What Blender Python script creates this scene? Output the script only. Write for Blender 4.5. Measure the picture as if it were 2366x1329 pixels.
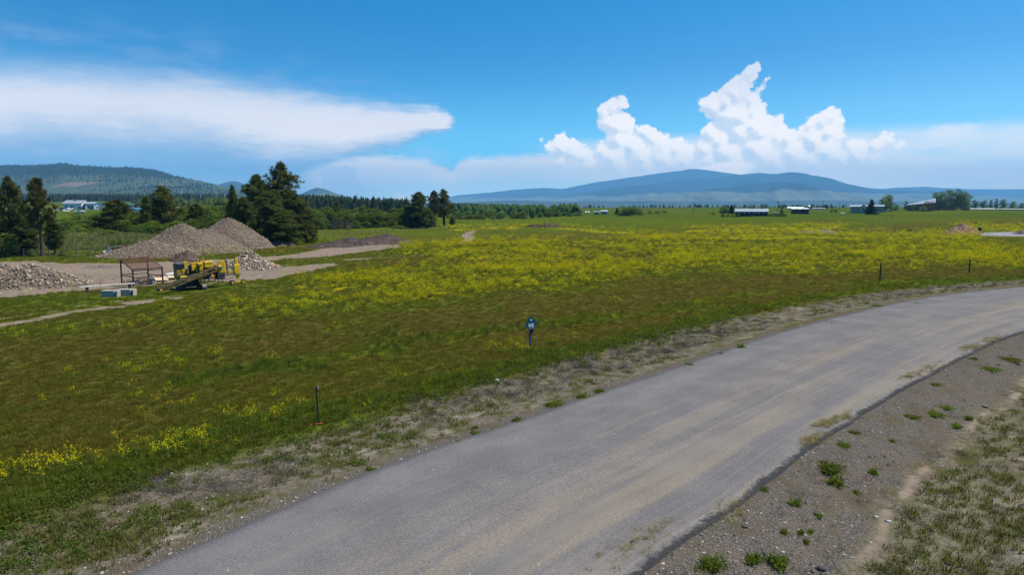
import bpy, math, random
import numpy as np
from mathutils import Vector, Matrix

for o in list(bpy.data.objects):
    bpy.data.objects.remove(o)
SC = bpy.context.scene
COL = SC.collection
rad = math.radians

# ------------------------------------------------------------------ camera
FPX = 24 / 36 * 2366                       # focal length in photo pixels
PITCH = math.atan(192.5 / FPX)
CAMH = 7.5
cam = bpy.data.cameras.new('camera')
cam.lens = 24; cam.sensor_width = 36
cam.clip_start = 0.1; cam.clip_end = 100000
camo = bpy.data.objects.new('camera', cam); COL.objects.link(camo)
camo.location = (0, 0, CAMH)
camo.rotation_euler = (math.pi / 2 - PITCH, 0, 0)
SC.camera = camo

# ------------------------------------------------------------------ light
SUN_AZ, SUN_EL = 78.0, 57.0                # degrees right of the view axis, above the horizon
sun = bpy.data.lights.new('sun', 'SUN')
sun.energy = 5.0; sun.angle = rad(0.53); sun.color = (1.0, 0.955, 0.88)
suno = bpy.data.objects.new('sun', sun); COL.objects.link(suno)
sd = Vector((math.sin(rad(SUN_AZ)) * math.cos(rad(SUN_EL)), math.cos(rad(SUN_AZ)) * math.cos(rad(SUN_EL)), math.sin(rad(SUN_EL))))
suno.rotation_euler = sd.to_track_quat('Z', 'Y').to_euler()
suno.location = (60, 30, 90)

SC.view_settings.view_transform = 'Standard'
SC.view_settings.look = 'None'
EXPO = 0.55
SC.view_settings.exposure = EXPO
SC.view_settings.gamma = 1.0
SC.view_settings.use_curve_mapping = False
SC.render.engine = 'CYCLES'
SC.cycles.use_denoising = True
SC.cycles.max_bounces = 6
SC.cycles.diffuse_bounces = 2
SC.cycles.glossy_bounces = 2
SC.cycles.transmission_bounces = 3
SC.cycles.transparent_max_bounces = 6
SC.cycles.volume_bounces = 0
SC.cycles.sample_clamp_indirect = 4.0
SC.cycles.use_adaptive_sampling = True
SC.cycles.adaptive_threshold = 0.008


def raydir(u, v):
    """photo pixel (2366 x 1329) to a direction in the world"""
    x = (u - 1183.0) / FPX; y = -(v - 664.5) / FPX
    return np.array([x, math.cos(PITCH) + y * math.sin(PITCH), -math.sin(PITCH) + y * math.cos(PITCH)])


def azel(u, v):
    d = raydir(u, v); d = d / np.linalg.norm(d)
    return math.degrees(math.atan2(d[0], d[1])), math.degrees(math.asin(d[2]))


class NB:
    """small helper for node trees"""
    def __init__(s, nt): s.nt = nt
    def n(s, typ, ins=None, **kw):
        nd = s.nt.nodes.new(typ)
        for k, x in kw.items(): setattr(nd, k, x)
        for k, x in (ins or {}).items(): s.put(nd.inputs[k], x)
        return nd
    def put(s, sock, x):
        if isinstance(x, bpy.types.NodeSocket): s.nt.links.new(x, sock)
        else:
            try: sock.default_value = x
            except Exception:
                sock.default_value = (x[0], x[1], x[2], 1.0)
    def m(s, op, a, b=None, c=None, clamp=False):
        nd = s.n('ShaderNodeMath', operation=op, use_clamp=clamp)
        s.put(nd.inputs[0], a)
        if b is not None: s.put(nd.inputs[1], b)
        if c is not None: s.put(nd.inputs[2], c)
        return nd.outputs[0]
    def vm(s, op, a, b=None):
        nd = s.n('ShaderNodeVectorMath', operation=op)
        s.put(nd.inputs[0], a)
        if b is not None: s.put(nd.inputs['Scale' if op == 'SCALE' else 1], b)
        return nd.outputs['Value'] if op in ('DISTANCE', 'LENGTH', 'DOT_PRODUCT') else nd.outputs[0]
    def ss(s, x, lo, hi, a=0.0, b=1.0):
        nd = s.n('ShaderNodeMapRange', {'Value': x, 'From Min': lo, 'From Max': hi, 'To Min': a, 'To Max': b}, interpolation_type='SMOOTHSTEP')
        return nd.outputs[0]
    def mix(s, f, a, b, bt='MIX'):
        nd = s.n('ShaderNodeMix', data_type='RGBA', blend_type=bt)
        s.put(nd.inputs[0], f); s.put(nd.inputs[6], a); s.put(nd.inputs[7], b)
        return nd.outputs[2]
    def noise(s, vec, scale, detail=3, rough=0.55, dim='3D', col=False):
        nd = s.n('ShaderNodeTexNoise', {'Vector': vec, 'Scale': scale, 'Detail': detail, 'Roughness': rough}, noise_dimensions=dim)
        return nd.outputs['Color' if col else 'Fac']
    def curve(s, x, pts):
        nd = s.n('ShaderNodeFloatCurve', {'Value': x})
        c = nd.mapping.curves[0]
        pts = sorted(pts)
        while len(c.points) < len(pts): c.points.new(0.5, 0.5)
        for p, q in zip(c.points, pts): p.location = q; p.handle_type = 'VECTOR'
        nd.mapping.extend = 'HORIZONTAL'
        nd.mapping.update()
        return nd.outputs[0]


# ------------------------------------------------------------------ sky
W = bpy.data.worlds.new('World'); SC.world = W
W.use_nodes = True
W.cycles.sampling_method = 'MANUAL'; W.cycles.sample_map_resolution = 512
wn = W.node_tree; wn.nodes.clear()
B = NB(wn)
geo = B.n('ShaderNodeTexCoord').outputs['Generated']
sep = B.n('ShaderNodeSeparateXYZ', {0: geo})
dx, dy, dz = sep.outputs
AZ = B.m('MULTIPLY', B.m('ARCTAN2', dx, dy), 57.29578)
EL = B.m('MULTIPLY', B.m('ARCSINE', dz), 57.29578)
PV = B.n('ShaderNodeCombineXYZ', {0: AZ, 1: EL, 2: 0.0}).outputs[0]
# the clear sky: physical sky, sampled a little higher so that the blue deepens quickly above the horizon
lift = B.n('ShaderNodeCombineXYZ', {0: dx, 1: dy, 2: B.m('MULTIPLY_ADD', dz, 2.1, 0.05)}).outputs[0]
sky = B.n('ShaderNodeTexSky', {0: B.vm('NORMALIZE', lift)}, sky_type='NISHITA', sun_disc=False, sun_elevation=rad(SUN_EL),
          sun_rotation=rad(SUN_AZ), altitude=1100.0, air_density=1.0, dust_density=0.35, ozone_density=3.2)
hs = B.n('ShaderNodeHueSaturation', {'Hue': 0.488, 'Saturation': 1.6, 'Value': 1.2, 'Color': sky.outputs[0]})
SKYCOL = B.mix(B.m('MULTIPLY', B.ss(EL, 16.0, 1.0), 0.34), hs.outputs[0], (0.29 * 6.8, 0.585 * 6.8, 0.87 * 6.8, 1))
SKY_STRENGTH = 0.1


def C(r, g, b):
    """display colour 0-255 to a sky radiance (the background strength is divided out)"""
    f = lambda c: ((c / 255 + 0.055) / 1.055) ** 2.4 if c > 10 else c / 255 / 12.92
    k = SKY_STRENGTH * 2 ** EXPO
    return (f(r) / k, f(g) / k, f(b) / k, 1.0)


def pxcurve(pts, emax=20.0):
    """photo pixels to a curve of elevation over azimuth, both scaled to 0..1"""
    out = []
    for u, v in pts:
        a, e = azel(u, v); out.append(((a + 45) / 90, max(0.0, e) / emax))
    return out


AZN = B.m('MULTIPLY_ADD', AZ, 1 / 90, 0.5)
# slow and fine distortion used by all clouds
nz1 = B.noise(PV, 0.55, 4, 0.6, col=True)
nz2 = B.noise(PV, 2.2, 4, 0.65, col=True)
w1 = B.vm('SCALE', B.vm('SUBTRACT', nz1, (0.5, 0.5, 0.5)), 1.0)
w2 = B.vm('SCALE', B.vm('SUBTRACT', nz2, (0.5, 0.5, 0.5)), 0.55)

# --- veil and sheet of the big anvil on the left
def topbot(ptop, pbot, wob):
    elw = B.m('ADD', EL, wob)
    top = B.m('MULTIPLY', B.curve(AZN, pxcurve(ptop)), 20.0)
    bot = B.m('MULTIPLY', B.curve(AZN, pxcurve(pbot)), 20.0)
    return B.m('DIVIDE', B.m('SUBTRACT', top, elw), B.m('MAXIMUM', B.m('SUBTRACT', top, bot), 0.05)), top, elw
stretch = B.n('ShaderNodeVectorMath', {0: PV, 1: (0.25, 1.0, 1.0)}, operation='MULTIPLY').outputs[0]
wisp = B.noise(stretch, 0.9, 6, 0.62)
wispf = B.noise(stretch, 2.6, 5, 0.6)
wobA = B.m('ADD', B.m('MULTIPLY', B.m('SUBTRACT', wisp, 0.5), 2.3), B.m('MULTIPLY', B.m('SUBTRACT', wispf, 0.5), 0.8))
tA, topA, elA = topbot([(-500, 90), (-200, 118), (0, 130), (250, 140), (480, 160), (700, 200), (900, 234), (990, 246), (1035, 258), (1056, 276), (1100, 300)],
                  [(-500, 440), (-200, 436), (0, 430), (300, 426), (560, 418), (660, 406), (750, 388), (840, 362), (950, 332), (1030, 301), (1056, 285), (1100, 310)], wobA)
gA = B.ss(B.m('ADD', AZN, B.m('MULTIPLY', B.m('SUBTRACT', wispf, 0.5), 0.012)), (azel(1056, 270)[0] + 45) / 90, (azel(1030, 270)[0] + 45) / 90)
later = B.ss(AZ, azel(380, 300)[0], azel(820, 300)[0], 0.0, 0.34)
core = B.m('MULTIPLY', B.ss(tA, -0.06, 0.30), B.ss(B.m('SUBTRACT', tA, later), 0.42, B.m('MULTIPLY_ADD', later, -0.9, 1.06), 1.0, 0.0))
aA = B.m('MULTIPLY', B.m('MULTIPLY', core, gA), 0.97)
colA = B.mix(B.ss(B.m('ADD', tA, B.m('MULTIPLY', B.m('SUBTRACT', wispf, 0.5), 0.35)), B.m('ADD', later, 0.26), B.m('MULTIPLY_ADD', later, 0.5, 0.86)), C(216, 224, 238), C(112, 152, 200))
# grey-blue veil hanging below the anvil
veil = B.m('MULTIPLY', B.m('MULTIPLY', B.ss(tA, 0.20, 0.70), gA), B.ss(AZ, azel(1000, 0)[0], azel(700, 0)[0], 0.0, 0.86))
# thin wisps above it
thinmask = B.m('MULTIPLY', B.ss(AZ, azel(560, 0)[0], azel(150, 0)[0]), B.m('MULTIPLY', B.ss(EL, azel(0, 190)[1], azel(0, 120)[1]), B.ss(EL, azel(0, 20)[1], azel(0, 75)[1])))
thin = B.m('MULTIPLY', B.m('MULTIPLY', thinmask, B.ss(wisp, 0.38, 0.72)), 0.5)
thin2 = B.m('MULTIPLY', B.m('MULTIPLY', B.ss(tA, -0.55, 0.02), gA), B.m('MULTIPLY', B.ss(wisp, 0.42, 0.7), 0.42))
cur = B.mix(B.m('MAXIMUM', thin, thin2), SKYCOL, C(150, 180, 225))
cur = B.mix(veil, cur, B.mix(B.ss(wisp, 0.3, 0.7), C(96, 134, 180), C(122, 156, 196)))
# --- far anvils in the middle
wobB = B.m('ADD', B.m('MULTIPLY', B.m('SUBTRACT', wispf, 0.5), 0.95), B.m('MULTIPLY', B.m('SUBTRACT', wisp, 0.5), 0.35))
tB, topB, elB = topbot([(480, 480), (600, 430), (680, 400), (745, 376), (790, 360), (835, 352), (930, 356), (990, 364), (1020, 380), (1045, 390), (1062, 366), (1090, 358), (1240, 352), (1400, 350), (1700, 360), (2400, 380)],
                  [(600, 520), (700, 470), (800, 470), (1000, 470), (1240, 470), (1700, 470), (2400, 470)], wobB)
aB = B.m('MULTIPLY', B.m('MULTIPLY', B.m('MULTIPLY', B.ss(tB, -0.03, 0.16), B.ss(AZ, azel(640, 0)[0], azel(760, 0)[0])), B.ss(tB, 0.10, 1.15, 1.0, 0.35)), 0.92)
cur = B.mix(aB, cur, B.mix(B.ss(tB, 0.2, 0.8), C(206, 214, 228), C(165, 190, 220)))
# --- soft stratus and bright haze on the right
st = B.m('MULTIPLY', B.ss(wisp, 0.26, 0.54), B.m('MULTIPLY', B.ss(EL, azel(1183, 300)[1], azel(1183, 345)[1]), B.ss(AZ, azel(1180, 0)[0], azel(1800, 0)[0])))
st = B.m('MAXIMUM', B.m('MULTIPLY', st, 0.85), B.m('MULTIPLY', B.m('MULTIPLY', B.ss(EL, azel(1183, 330)[1], azel(1183, 385)[1]), B.ss(AZ, azel(1280, 0)[0], azel(1650, 0)[0])), 0.30))
cur = B.mix(st, cur, C(216, 227, 241))
lens = B.m('SUBTRACT', 1.0, B.vm('LENGTH', B.n('ShaderNodeVectorMath', {0: B.vm('SUBTRACT', B.vm('ADD', PV, B.vm('SCALE', w1, 0.6)), (*azel(2205, 303), 0)), 1: (0.42, 1.4, 1.0)}, operation='MULTIPLY').outputs[0]))
cur = B.mix(B.m('MULTIPLY', B.ss(lens, 0.0, 0.7), 0.7), cur, C(225, 232, 244))
bankn = B.ss(B.noise(stretch, 1.3, 6, 0.62), 0.30, 0.66)
bank = B.m('MULTIPLY', B.m('MULTIPLY', B.ss(EL, azel(1183, 312)[1], azel(1183, 352)[1]), B.ss(EL, azel(1183, 425)[1], azel(1183, 375)[1], 0.25, 1.0)), B.m('MULTIPLY', B.ss(AZ, azel(1225, 0)[0], azel(1420, 0)[0]), B.m('MULTIPLY_ADD', bankn, 0.55, 0.32)))
cur = B.mix(bank, cur, C(216, 227, 242))
glow = B.m('MULTIPLY', B.ss(AZ, -10.0, 42.0), B.ss(EL, 24.0, 2.0))
cur = B.mix(B.m('MULTIPLY', glow, 0.30), cur, C(165, 214, 250))
cur = B.mix(aA, cur, colA)
cur2 = cur
bright = B.mix(B.ss(EL, 12.0, 0.4), (1, 1, 1, 1), (2.75, 2.15, 1.5, 1))


# --- heaped clouds: a field made of many round lobes
def lobes(name, pts, minr=1.0):
    g = bpy.data.node_groups.new(name, 'ShaderNodeTree')
    g.interface.new_socket('P', in_out='INPUT', socket_type='NodeSocketVector')
    g.interface.new_socket('F', in_out='OUTPUT', socket_type='NodeSocketFloat')
    gb = NB(g)
    gi = gb.n('NodeGroupInput'); go = gb.n('NodeGroupOutput')
    acc = None
    for (u, v, r) in pts:
        a, e = azel(u, v); rr = r * 1.22 / 27.5
        f = gb.m('MULTIPLY_ADD', gb.vm('DISTANCE', gi.outputs[0], (a, e, 0)), -1.0, rr)
        acc = f if acc is None else gb.m('SMOOTH_MAX', acc, f, 0.25)
    g.links.new(acc, go.inputs[0])
    return g
CUM = [(1298, 335, 22), (1328, 350, 24), (1283, 345, 18), (1353, 360, 18), (1270, 340, 10),
       (1400, 258, 17), (1420, 245, 17), (1438, 232, 12), (1444, 240, 9), (1408, 280, 23), (1433, 288, 25), (1452, 285, 14), (1433, 320, 28), (1398, 345, 20), (1418, 360, 32), (1463, 335, 23),
       (1493, 302, 13), (1508, 318, 17), (1533, 335, 19), (1563, 338, 18), (1593, 347, 17), (1533, 362, 28), (1483, 358, 28), (1580, 365, 24), (1475, 300, 7),
       (1645, 308, 21), (1668, 325, 23), (1633, 340, 22), (1698, 312, 14),
       (1630, 236, 14), (1650, 244, 24), (1683, 230, 24), (1703, 210, 22), (1718, 190, 18), (1733, 172, 15), (1744, 158, 10), (1736, 160, 10),
       (1683, 262, 27), (1713, 268, 27), (1741, 232, 15), (1745, 255, 19), (1738, 285, 27), (1763, 300, 27), (1713, 303, 28), (1798, 275, 8), (1798, 310, 22), (1828, 322, 22),
       (1768, 188, 5), (1758, 200, 6), (1775, 183, 4), (1752, 210, 5),
       (1858, 307, 14), (1878, 289, 15), (1903, 275, 16), (1923, 262, 13), (1934, 280, 12), (1918, 303, 21), (1942, 315, 11), (1883, 318, 26), (1973, 335, 13), (1993, 330, 9),
       (2043, 316, 10), (2056, 318, 9), (2028, 335, 15), (2075, 335, 10),
       (1683, 350, 32), (1758, 345, 36), (1833, 350, 33), (1908, 345, 28), (1983, 355, 24), (1640, 372, 22), (1253, 320, 4), (1620, 232, 4), (1300, 372, 18), (1360, 380, 22), (1430, 384, 26), (1500, 384, 24), (1560, 380, 22), (1700, 372, 28), (1800, 374, 28), (1880, 370, 26), (1950, 366, 22), (2020, 360, 16)]
GC = lobes('cumulus_lobes', CUM)
bil1 = B.n('ShaderNodeTexVoronoi', {'Vector': B.vm('ADD', PV, B.vm('SCALE', w2, 0.35)), 'Scale': 1.35, 'Detail': 3.0, 'Roughness': 0.6, 'Lacunarity': 2.2}, feature='F1', distance='EUCLIDEAN', normalize=True)
def cumF(off):
    p0 = B.vm('ADD', PV, off)
    a = B.vm('SCALE', B.vm('SUBTRACT', B.noise(p0, 1.0, 8, 0.72, col=True), (0.5, 0.5, 0.5)), 1.45)
    a2 = B.vm('SCALE', B.vm('SUBTRACT', B.noise(p0, 4.5, 5, 0.7, col=True), (0.5, 0.5, 0.5)), 0.42)
    p1 = B.vm('ADD', B.vm('ADD', p0, a), a2)
    g = B.n('ShaderNodeGroup', node_tree=GC); B.put(g.inputs[0], p1)
    vo = B.n('ShaderNodeTexVoronoi', {'Vector': B.vm('ADD', p0, B.vm('SCALE', a, 0.5)), 'Scale': 2.4, 'Detail': 4.0, 'Roughness': 0.55, 'Lacunarity': 2.3}, feature='F1', normalize=True)
    return B.m('ADD', g.outputs[0], B.m('MULTIPLY', B.m('SUBTRACT', 0.38, vo.outputs['Distance']), 0.20))
f0 = cumF((0, 0, 0)); f1 = cumF((0.36, 0.52, 0))
lit = B.m('MULTIPLY_ADD', B.m('SUBTRACT', f0, f1), 0.75, 0.50)
low = B.ss(EL, azel(1183, 400)[1], azel(1183, 300)[1])
aC = B.m('MULTIPLY', B.ss(f0, -0.03, B.m('MULTIPLY_ADD', low, -0.42, 0.58)), B.ss(EL, azel(1183, 428)[1], azel(1183, 345)[1]))
aC = B.m('MULTIPLY', aC, B.m('MULTIPLY_ADD', low, 0.22, 0.76))
shade = B.mix(low, C(176, 200, 229), C(188, 209, 235))
colC = B.mix(B.ss(lit, 0.20, 0.72), shade, C(238, 244, 253))
cur = B.mix(aC, cur, colC)
# blue-shaded tower in front of the far anvil and small pink heap at its foot
GD = lobes('shaded_tower_lobes', [(752, 406, 11), (766, 398, 12), (783, 394, 10), (775, 408, 18), (806, 401, 14), (820, 406, 11), (770, 425, 20), (800, 425, 22), (824, 420, 10), (775, 445, 22), (808, 448, 24)])
gd = B.n('ShaderNodeGroup', node_tree=GD); B.put(gd.inputs[0], B.vm('ADD', PV, B.vm('SCALE', B.vm('ADD', w1, w2), 1.7)))
aD = B.m('MULTIPLY', B.ss(gd.outputs[0], 0.0, 0.2), B.ss(EL, azel(790, 470)[1], azel(790, 415)[1], 0.0, 0.45))
cur = B.mix(aD, cur, C(118, 165, 211))
GE = lobes('low_heap_lobes', [(905, 464, 11), (922, 455, 9), (938, 460, 12), (880, 470, 9), (1000, 462, 12)])
ge = B.n('ShaderNodeGroup', node_tree=GE); B.put(ge.inputs[0], B.vm('ADD', PV, B.vm('SCALE', w2, 0.6)))
cur = B.mix(B.m('MULTIPLY', B.ss(ge.outputs[0], 0.0, 0.2), 0.5), cur, C(205, 212, 228))
# cloud cap lying behind the saddle of the mountain
capv = B.n('ShaderNodeVectorMath', {0: B.vm('SUBTRACT', B.vm('ADD', PV, B.vm('SCALE', w1, 0.35)), (*azel(1668, 394), 0)), 1: (0.25, 1.0, 1.0)}, operation='MULTIPLY').outputs[0]
sepc = B.n('ShaderNodeSeparateXYZ', {0: capv})
tilt = B.n('ShaderNodeCombineXYZ', {0: sepc.outputs[0], 1: B.m('MULTIPLY_ADD', sepc.outputs[0], -0.42, sepc.outputs[1]), 2: 0.0}).outputs[0]
cap = B.m('SUBTRACT', 0.75, B.vm('LENGTH', tilt))
cur = B.mix(B.m('MULTIPLY', B.ss(cap, 0.0, 0.3), 0.95), cur, C(246, 249, 253))
# whitening close to the horizon
cur = B.mix(1.0, cur, bright, 'MULTIPLY')
# three nested shaders, so that rays that miss the clouds skip their nodes
bg3 = B.n('ShaderNodeBackground', {'Color': cur, 'Strength': SKY_STRENGTH})
bg2 = B.n('ShaderNodeBackground', {'Color': B.mix(1.0, cur2, bright, 'MULTIPLY'), 'Strength': SKY_STRENGTH})
bg1 = B.n('ShaderNodeBackground', {'Color': SKYCOL, 'Strength': SKY_STRENGTH})
inc = B.m('MULTIPLY', B.m('MULTIPLY', B.m('GREATER_THAN', AZ, azel(640, 400)[0]), B.m('LESS_THAN', AZ, azel(2160, 300)[0])), B.m('MULTIPLY', B.m('GREATER_THAN', EL, -0.3), B.m('LESS_THAN', EL, azel(1745, 120)[1])))
low2 = B.m('MULTIPLY', B.m('LESS_THAN', EL, 19.0), B.m('LESS_THAN', B.m('ABSOLUTE', AZ), 70.0))
mx1 = B.n('ShaderNodeMixShader', {0: inc, 1: bg2.outputs[0], 2: bg3.outputs[0]})
mx2 = B.n('ShaderNodeMixShader', {0: low2, 1: bg1.outputs[0], 2: mx1.outputs[0]})
wo = B.n('ShaderNodeOutputWorld', {'Surface': mx2.outputs[0]})

# ------------------------------------------------------------------ noise, terrain and masks (numpy)
def _hash(ix, iy, seed):
    h = (ix.astype(np.int64) * 374761393 + iy.astype(np.int64) * 668265263 + seed * 1442695041) & 0xFFFFFFFF
    h = ((h ^ (h >> 13)) * 1274126177) & 0xFFFFFFFF
    h = (h ^ (h >> 16)) & 0xFFFFFF
    return h / float(0xFFFFFF)


def vnoise(x, y, seed=0):
    x = np.asarray(x, float); y = np.asarray(y, float)
    ix = np.floor(x); iy = np.floor(y); fx = x - ix; fy = y - iy
    fx = fx * fx * (3 - 2 * fx); fy = fy * fy * (3 - 2 * fy)
    a = _hash(ix, iy, seed); b = _hash(ix + 1, iy, seed); c = _hash(ix, iy + 1, seed); d = _hash(ix + 1, iy + 1, seed)
    return (a * (1 - fx) + b * fx) * (1 - fy) + (c * (1 - fx) + d * fx) * fy


def fbm(x, y, seed=0, oct=4, gain=0.5):
    t = 0; a = 1; s = 0
    for i in range(oct):
        t = t + a * vnoise(np.asarray(x) * 2 ** i + 17.3 * i, np.asarray(y) * 2 ** i - 9.1 * i, seed + i); s += a; a *= gain
    return t / s


def sstep(x, a, b):
    t = np.clip((np.asarray(x, float) - a) / (b - a), 0, 1); return t * t * (3 - 2 * t)


def proj(x, y, z=0.0):
    dz = np.asarray(z) - CAMH
    cz = np.asarray(y) * math.cos(PITCH) - dz * math.sin(PITCH)
    cy = np.asarray(y) * math.sin(PITCH) + dz * math.cos(PITCH)
    cz = np.maximum(cz, 0.05)
    return 1183 + FPX * np.asarray(x) / cz, 664.5 - FPX * cy / cz


def flat(u, v):
    d = raydir(u, v); t = -CAMH / d[2]; return (d[0] * t, d[1] * t)


def smoothline(pts, step=1.2):
    P = [np.array(p) for p in pts]; out = []
    for i in range(len(P) - 1):
        p0 = P[max(i - 1, 0)]; p1 = P[i]; p2 = P[i + 1]; p3 = P[min(i + 2, len(P) - 1)]
        n = max(2, int(np.linalg.norm(p2 - p1) / step))
        for k in range(n):
            t = k / n
            out.append(0.5 * ((2 * p1) + (-p0 + p2) * t + (2 * p0 - 5 * p1 + 4 * p2 - p3) * t * t + (-p0 + 3 * p1 - 3 * p2 + p3) * t ** 3))
    out.append(P[-1]); return np.array(out)


LEFTPX = [(290, 1329), (845, 1095), (1190, 975), (1560, 850), (1850, 755), (2130, 690), (2366, 663)]
RIGHTPX = [(1470, 1329), (1720, 1160), (1960, 975), (2240, 820), (2366, 768)]
ROADL = smoothline([(-27, -14), (-16, 2)] + [flat(*p) for p in LEFTPX] + [(62, 67.5), (84, 72), (120, 75), (170, 74)])
ROADR = smoothline([(-17, -12), (-6, 2.6)] + [flat(*p) for p in RIGHTPX] + [(43, 48.5), (60, 56), (86, 61.5), (120, 64.5), (170, 63.5)])


def sdist(x, y, line):
    """signed distance to a line; positive on the left of its direction"""
    x = np.asarray(x, float).ravel(); y = np.asarray(y, float).ravel()
    if x.size < 32:
        a = line[:-1]; e = line[1:] - a; L = (e ** 2).sum(1)
        px = x[:, None] - a[None, :, 0]; py = y[:, None] - a[None, :, 1]
        t = np.clip((px * e[:, 0] + py * e[:, 1]) / L, 0, 1)
        d = (px - t * e[:, 0]) ** 2 + (py - t * e[:, 1]) ** 2
        k = d.argmin(1); i = np.arange(x.size); sg = np.sign(e[k, 0] * py[i, k] - e[k, 1] * px[i, k])
        return np.sqrt(d[i, k]) * np.where(sg == 0, 1, sg)
    best = np.full(x.shape, 1e9); sg = np.zeros(x.shape)
    for a, b in zip(line[:-1], line[1:]):
        ex, ey = b - a; L = ex * ex + ey * ey
        px = x - a[0]; py = y - a[1]
        t = np.clip((px * ex + py * ey) / L, 0, 1)
        qx = px - t * ex; qy = py - t * ey
        d = qx * qx + qy * qy
        m = d < best
        best = np.where(m, d, best); sg = np.where(m, np.sign(ex * py - ey * px), sg)
    return np.sqrt(best) * np.where(sg == 0, 1, sg)


def roadsd(x, y):
    x = np.asarray(x, float); y = np.asarray(y, float)
    sl = np.full(x.shape, 200.0); sr = np.full(x.shape, -200.0)
    near = (y < 130) & (np.abs(x) < 260)
    if near.any():
        sl[near] = sdist(x[near], y[near], ROADL); sr[near] = -sdist(x[near], y[near], ROADR)
    return sl, sr


def Hgt(x, y):
    x = np.atleast_1d(np.asarray(x, float)); y = np.atleast_1d(np.asarray(y, float))
    sl, sr = roadsd(x, y)
    n = fbm(x * 0.35, y * 0.35, 5, 4) - 0.5
    nb = fbm(x * 0.035, y * 0.035, 9, 3) - 0.5
    z = np.full(x.shape, -0.05)
    left = -0.20 * sstep(sl, 0.2, 3.0) + 0.12 * np.exp(-((sl - 6.2) / 1.6) ** 2) * 1.0 + n * 0.16 * sstep(sl, 0.6, 3) + nb * 0.9 * sstep(sl, 8, 45) * (y < 2500)
    right = -0.55 * sstep(sr, 0.1, 3.6) + 0.30 * sstep(sr, 4.2, 8) + n * 0.24 * sstep(sr, 0.4, 2.5)
    z = z + np.where(sl > 0, left, 0) + np.where(sr > 0, right, 0)
    yy = np.maximum(y, 1.0); q = x / yy
    lf = sstep(-q, 0.12, 0.34)
    z = z + lf * np.interp(y, [0, 260, 600, 1500, 3500, 9000], [0, 0, 4.2, 16, 48, 60])
    z = z + (1 - lf) * np.interp(y, [0, 1500, 3500, 9000], [0, 0, -26, -34])
    z = z + sstep(q, 0.02, 0.3) * np.interp(y, [0, 180, 480, 1500], [0, 0, 1.9, 1.9])
    # pale grassy swell beyond the yard fence, low grassy bank across the middle of the field
    z = z + 2.1 * np.exp(-(((x + 74) / 16) ** 2 + ((y - 124) / 10) ** 2))
    z = z + 1.0 * np.exp(-(((y - 262 - 0.05 * x) / 15) ** 2)) * sstep(q, -0.02, 0.1) * (1 - sstep(q, 0.5, 0.62))
    # the far dump ground steps up a touch behind the paver
    z = z + 0.22 * np.exp(-(((x + 24.2) / 3.0) ** 2 + ((y - 62.5) / 2.6) ** 2))
    return z


def H1(x, y): return float(Hgt(x, y)[0])


def hit(u, v, far=1600.0):
    """where the view through a photo pixel meets the ground"""
    d = raydir(u, v)
    z = 0.0
    for _ in range(14):
        if d[2] > -1e-4: t = far
        else: t = min(far, max(4.0, (z - CAMH) / d[2]))
        z = 0.5 * z + 0.5 * H1(d[0] * t, d[1] * t)
    x, y = d[0] * t, d[1] * t
    return x, y, H1(x, y)


def atdist(u, y):
    """a ground point on the azimuth of photo column u at depth y"""
    d = raydir(u, 500); x = d[0] / d[1] * y
    return x, y, H1(x, y)


def ztop(u, v, y):
    """height of the view ray through (u, v) at depth y"""
    d = raydir(u, v); return CAMH + d[2] / d[1] * y


def inpoly(u, v, poly):
    P = np.array(poly, float); r = np.zeros(u.shape, bool)
    j = len(P) - 1
    for i in range(len(P)):
        c = ((P[i, 1] > v) != (P[j, 1] > v)) & (u < (P[j, 0] - P[i, 0]) * (v - P[i, 1]) / (P[j, 1] - P[i, 1] + 1e-9) + P[i, 0])
        r ^= c; j = i
    return r


def band(u, v, pts, th):
    P = np.array(pts, float)
    vc = np.interp(u, P[:, 0], P[:, 1])
    ext = np.where((u < P[0, 0]), (P[0, 0] - u), np.where(u > P[-1, 0], u - P[-1, 0], 0)) / 30.0
    return np.exp(-((v - vc) / th) ** 2 - ext ** 2)


YELLOW = [([(930, 575), (1150, 563), (1450, 558), (1700, 550), (2000, 546), (2240, 552)], 9, 1.15), ([(1000, 592), (1300, 585), (1600, 580), (1900, 572), (2150, 572), (2420, 584)], 12, 1.05),
          ([(700, 668), (950, 640), (1200, 625), (1500, 605), (1800, 600), (1860, 605)], 23, 1.1), ([(820, 694), (1050, 672), (1250, 650), (1450, 635)], 15, 1.0),
          ([(380, 738), (550, 708), (760, 694)], 18, 0.8), ([(-80, 800), (150, 772), (330, 750), (520, 733)], 10, 0.78), ([(400, 778), (560, 765)], 9, 0.72),
          ([(150, 915), (290, 882)], 12, 0.62), ([(340, 938), (480, 918), (600, 905)], 20, 0.66), ([(160, 872), (320, 850), (480, 820)], 12, 0.6), ([(-60, 1095), (120, 1062), (300, 1042), (430, 1028)], 30, 0.72),
          ([(1860, 592), (2100, 590), (2420, 600)], 15, 1.05), ([(1050, 528), (1190, 523)], 4, 0.95), ([(1600, 533), (1780, 530), (1940, 524)], 4, 1.05), ([(2230, 524), (2420, 530)], 5, 0.95),
          ([(1940, 620), (2120, 612)], 9, 0.85), ([(560, 962), (690, 940)], 16, 0.6), ([(1130, 806), (1310, 792)], 12, 0.42), ([(1200, 520), (1420, 534), (1600, 548)], 4, 0.75),
          ([(600, 735), (760, 720), (860, 712)], 12, 0.72), ([(-40, 850), (60, 842)], 10, 0.5), ([(470, 585), (520, 580)], 4, 0.9), ([(880, 650), (1000, 615), (1100, 605)], 12, 0.8), ([(380, 1035), (520, 1010)], 10, 0.6)]
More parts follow.
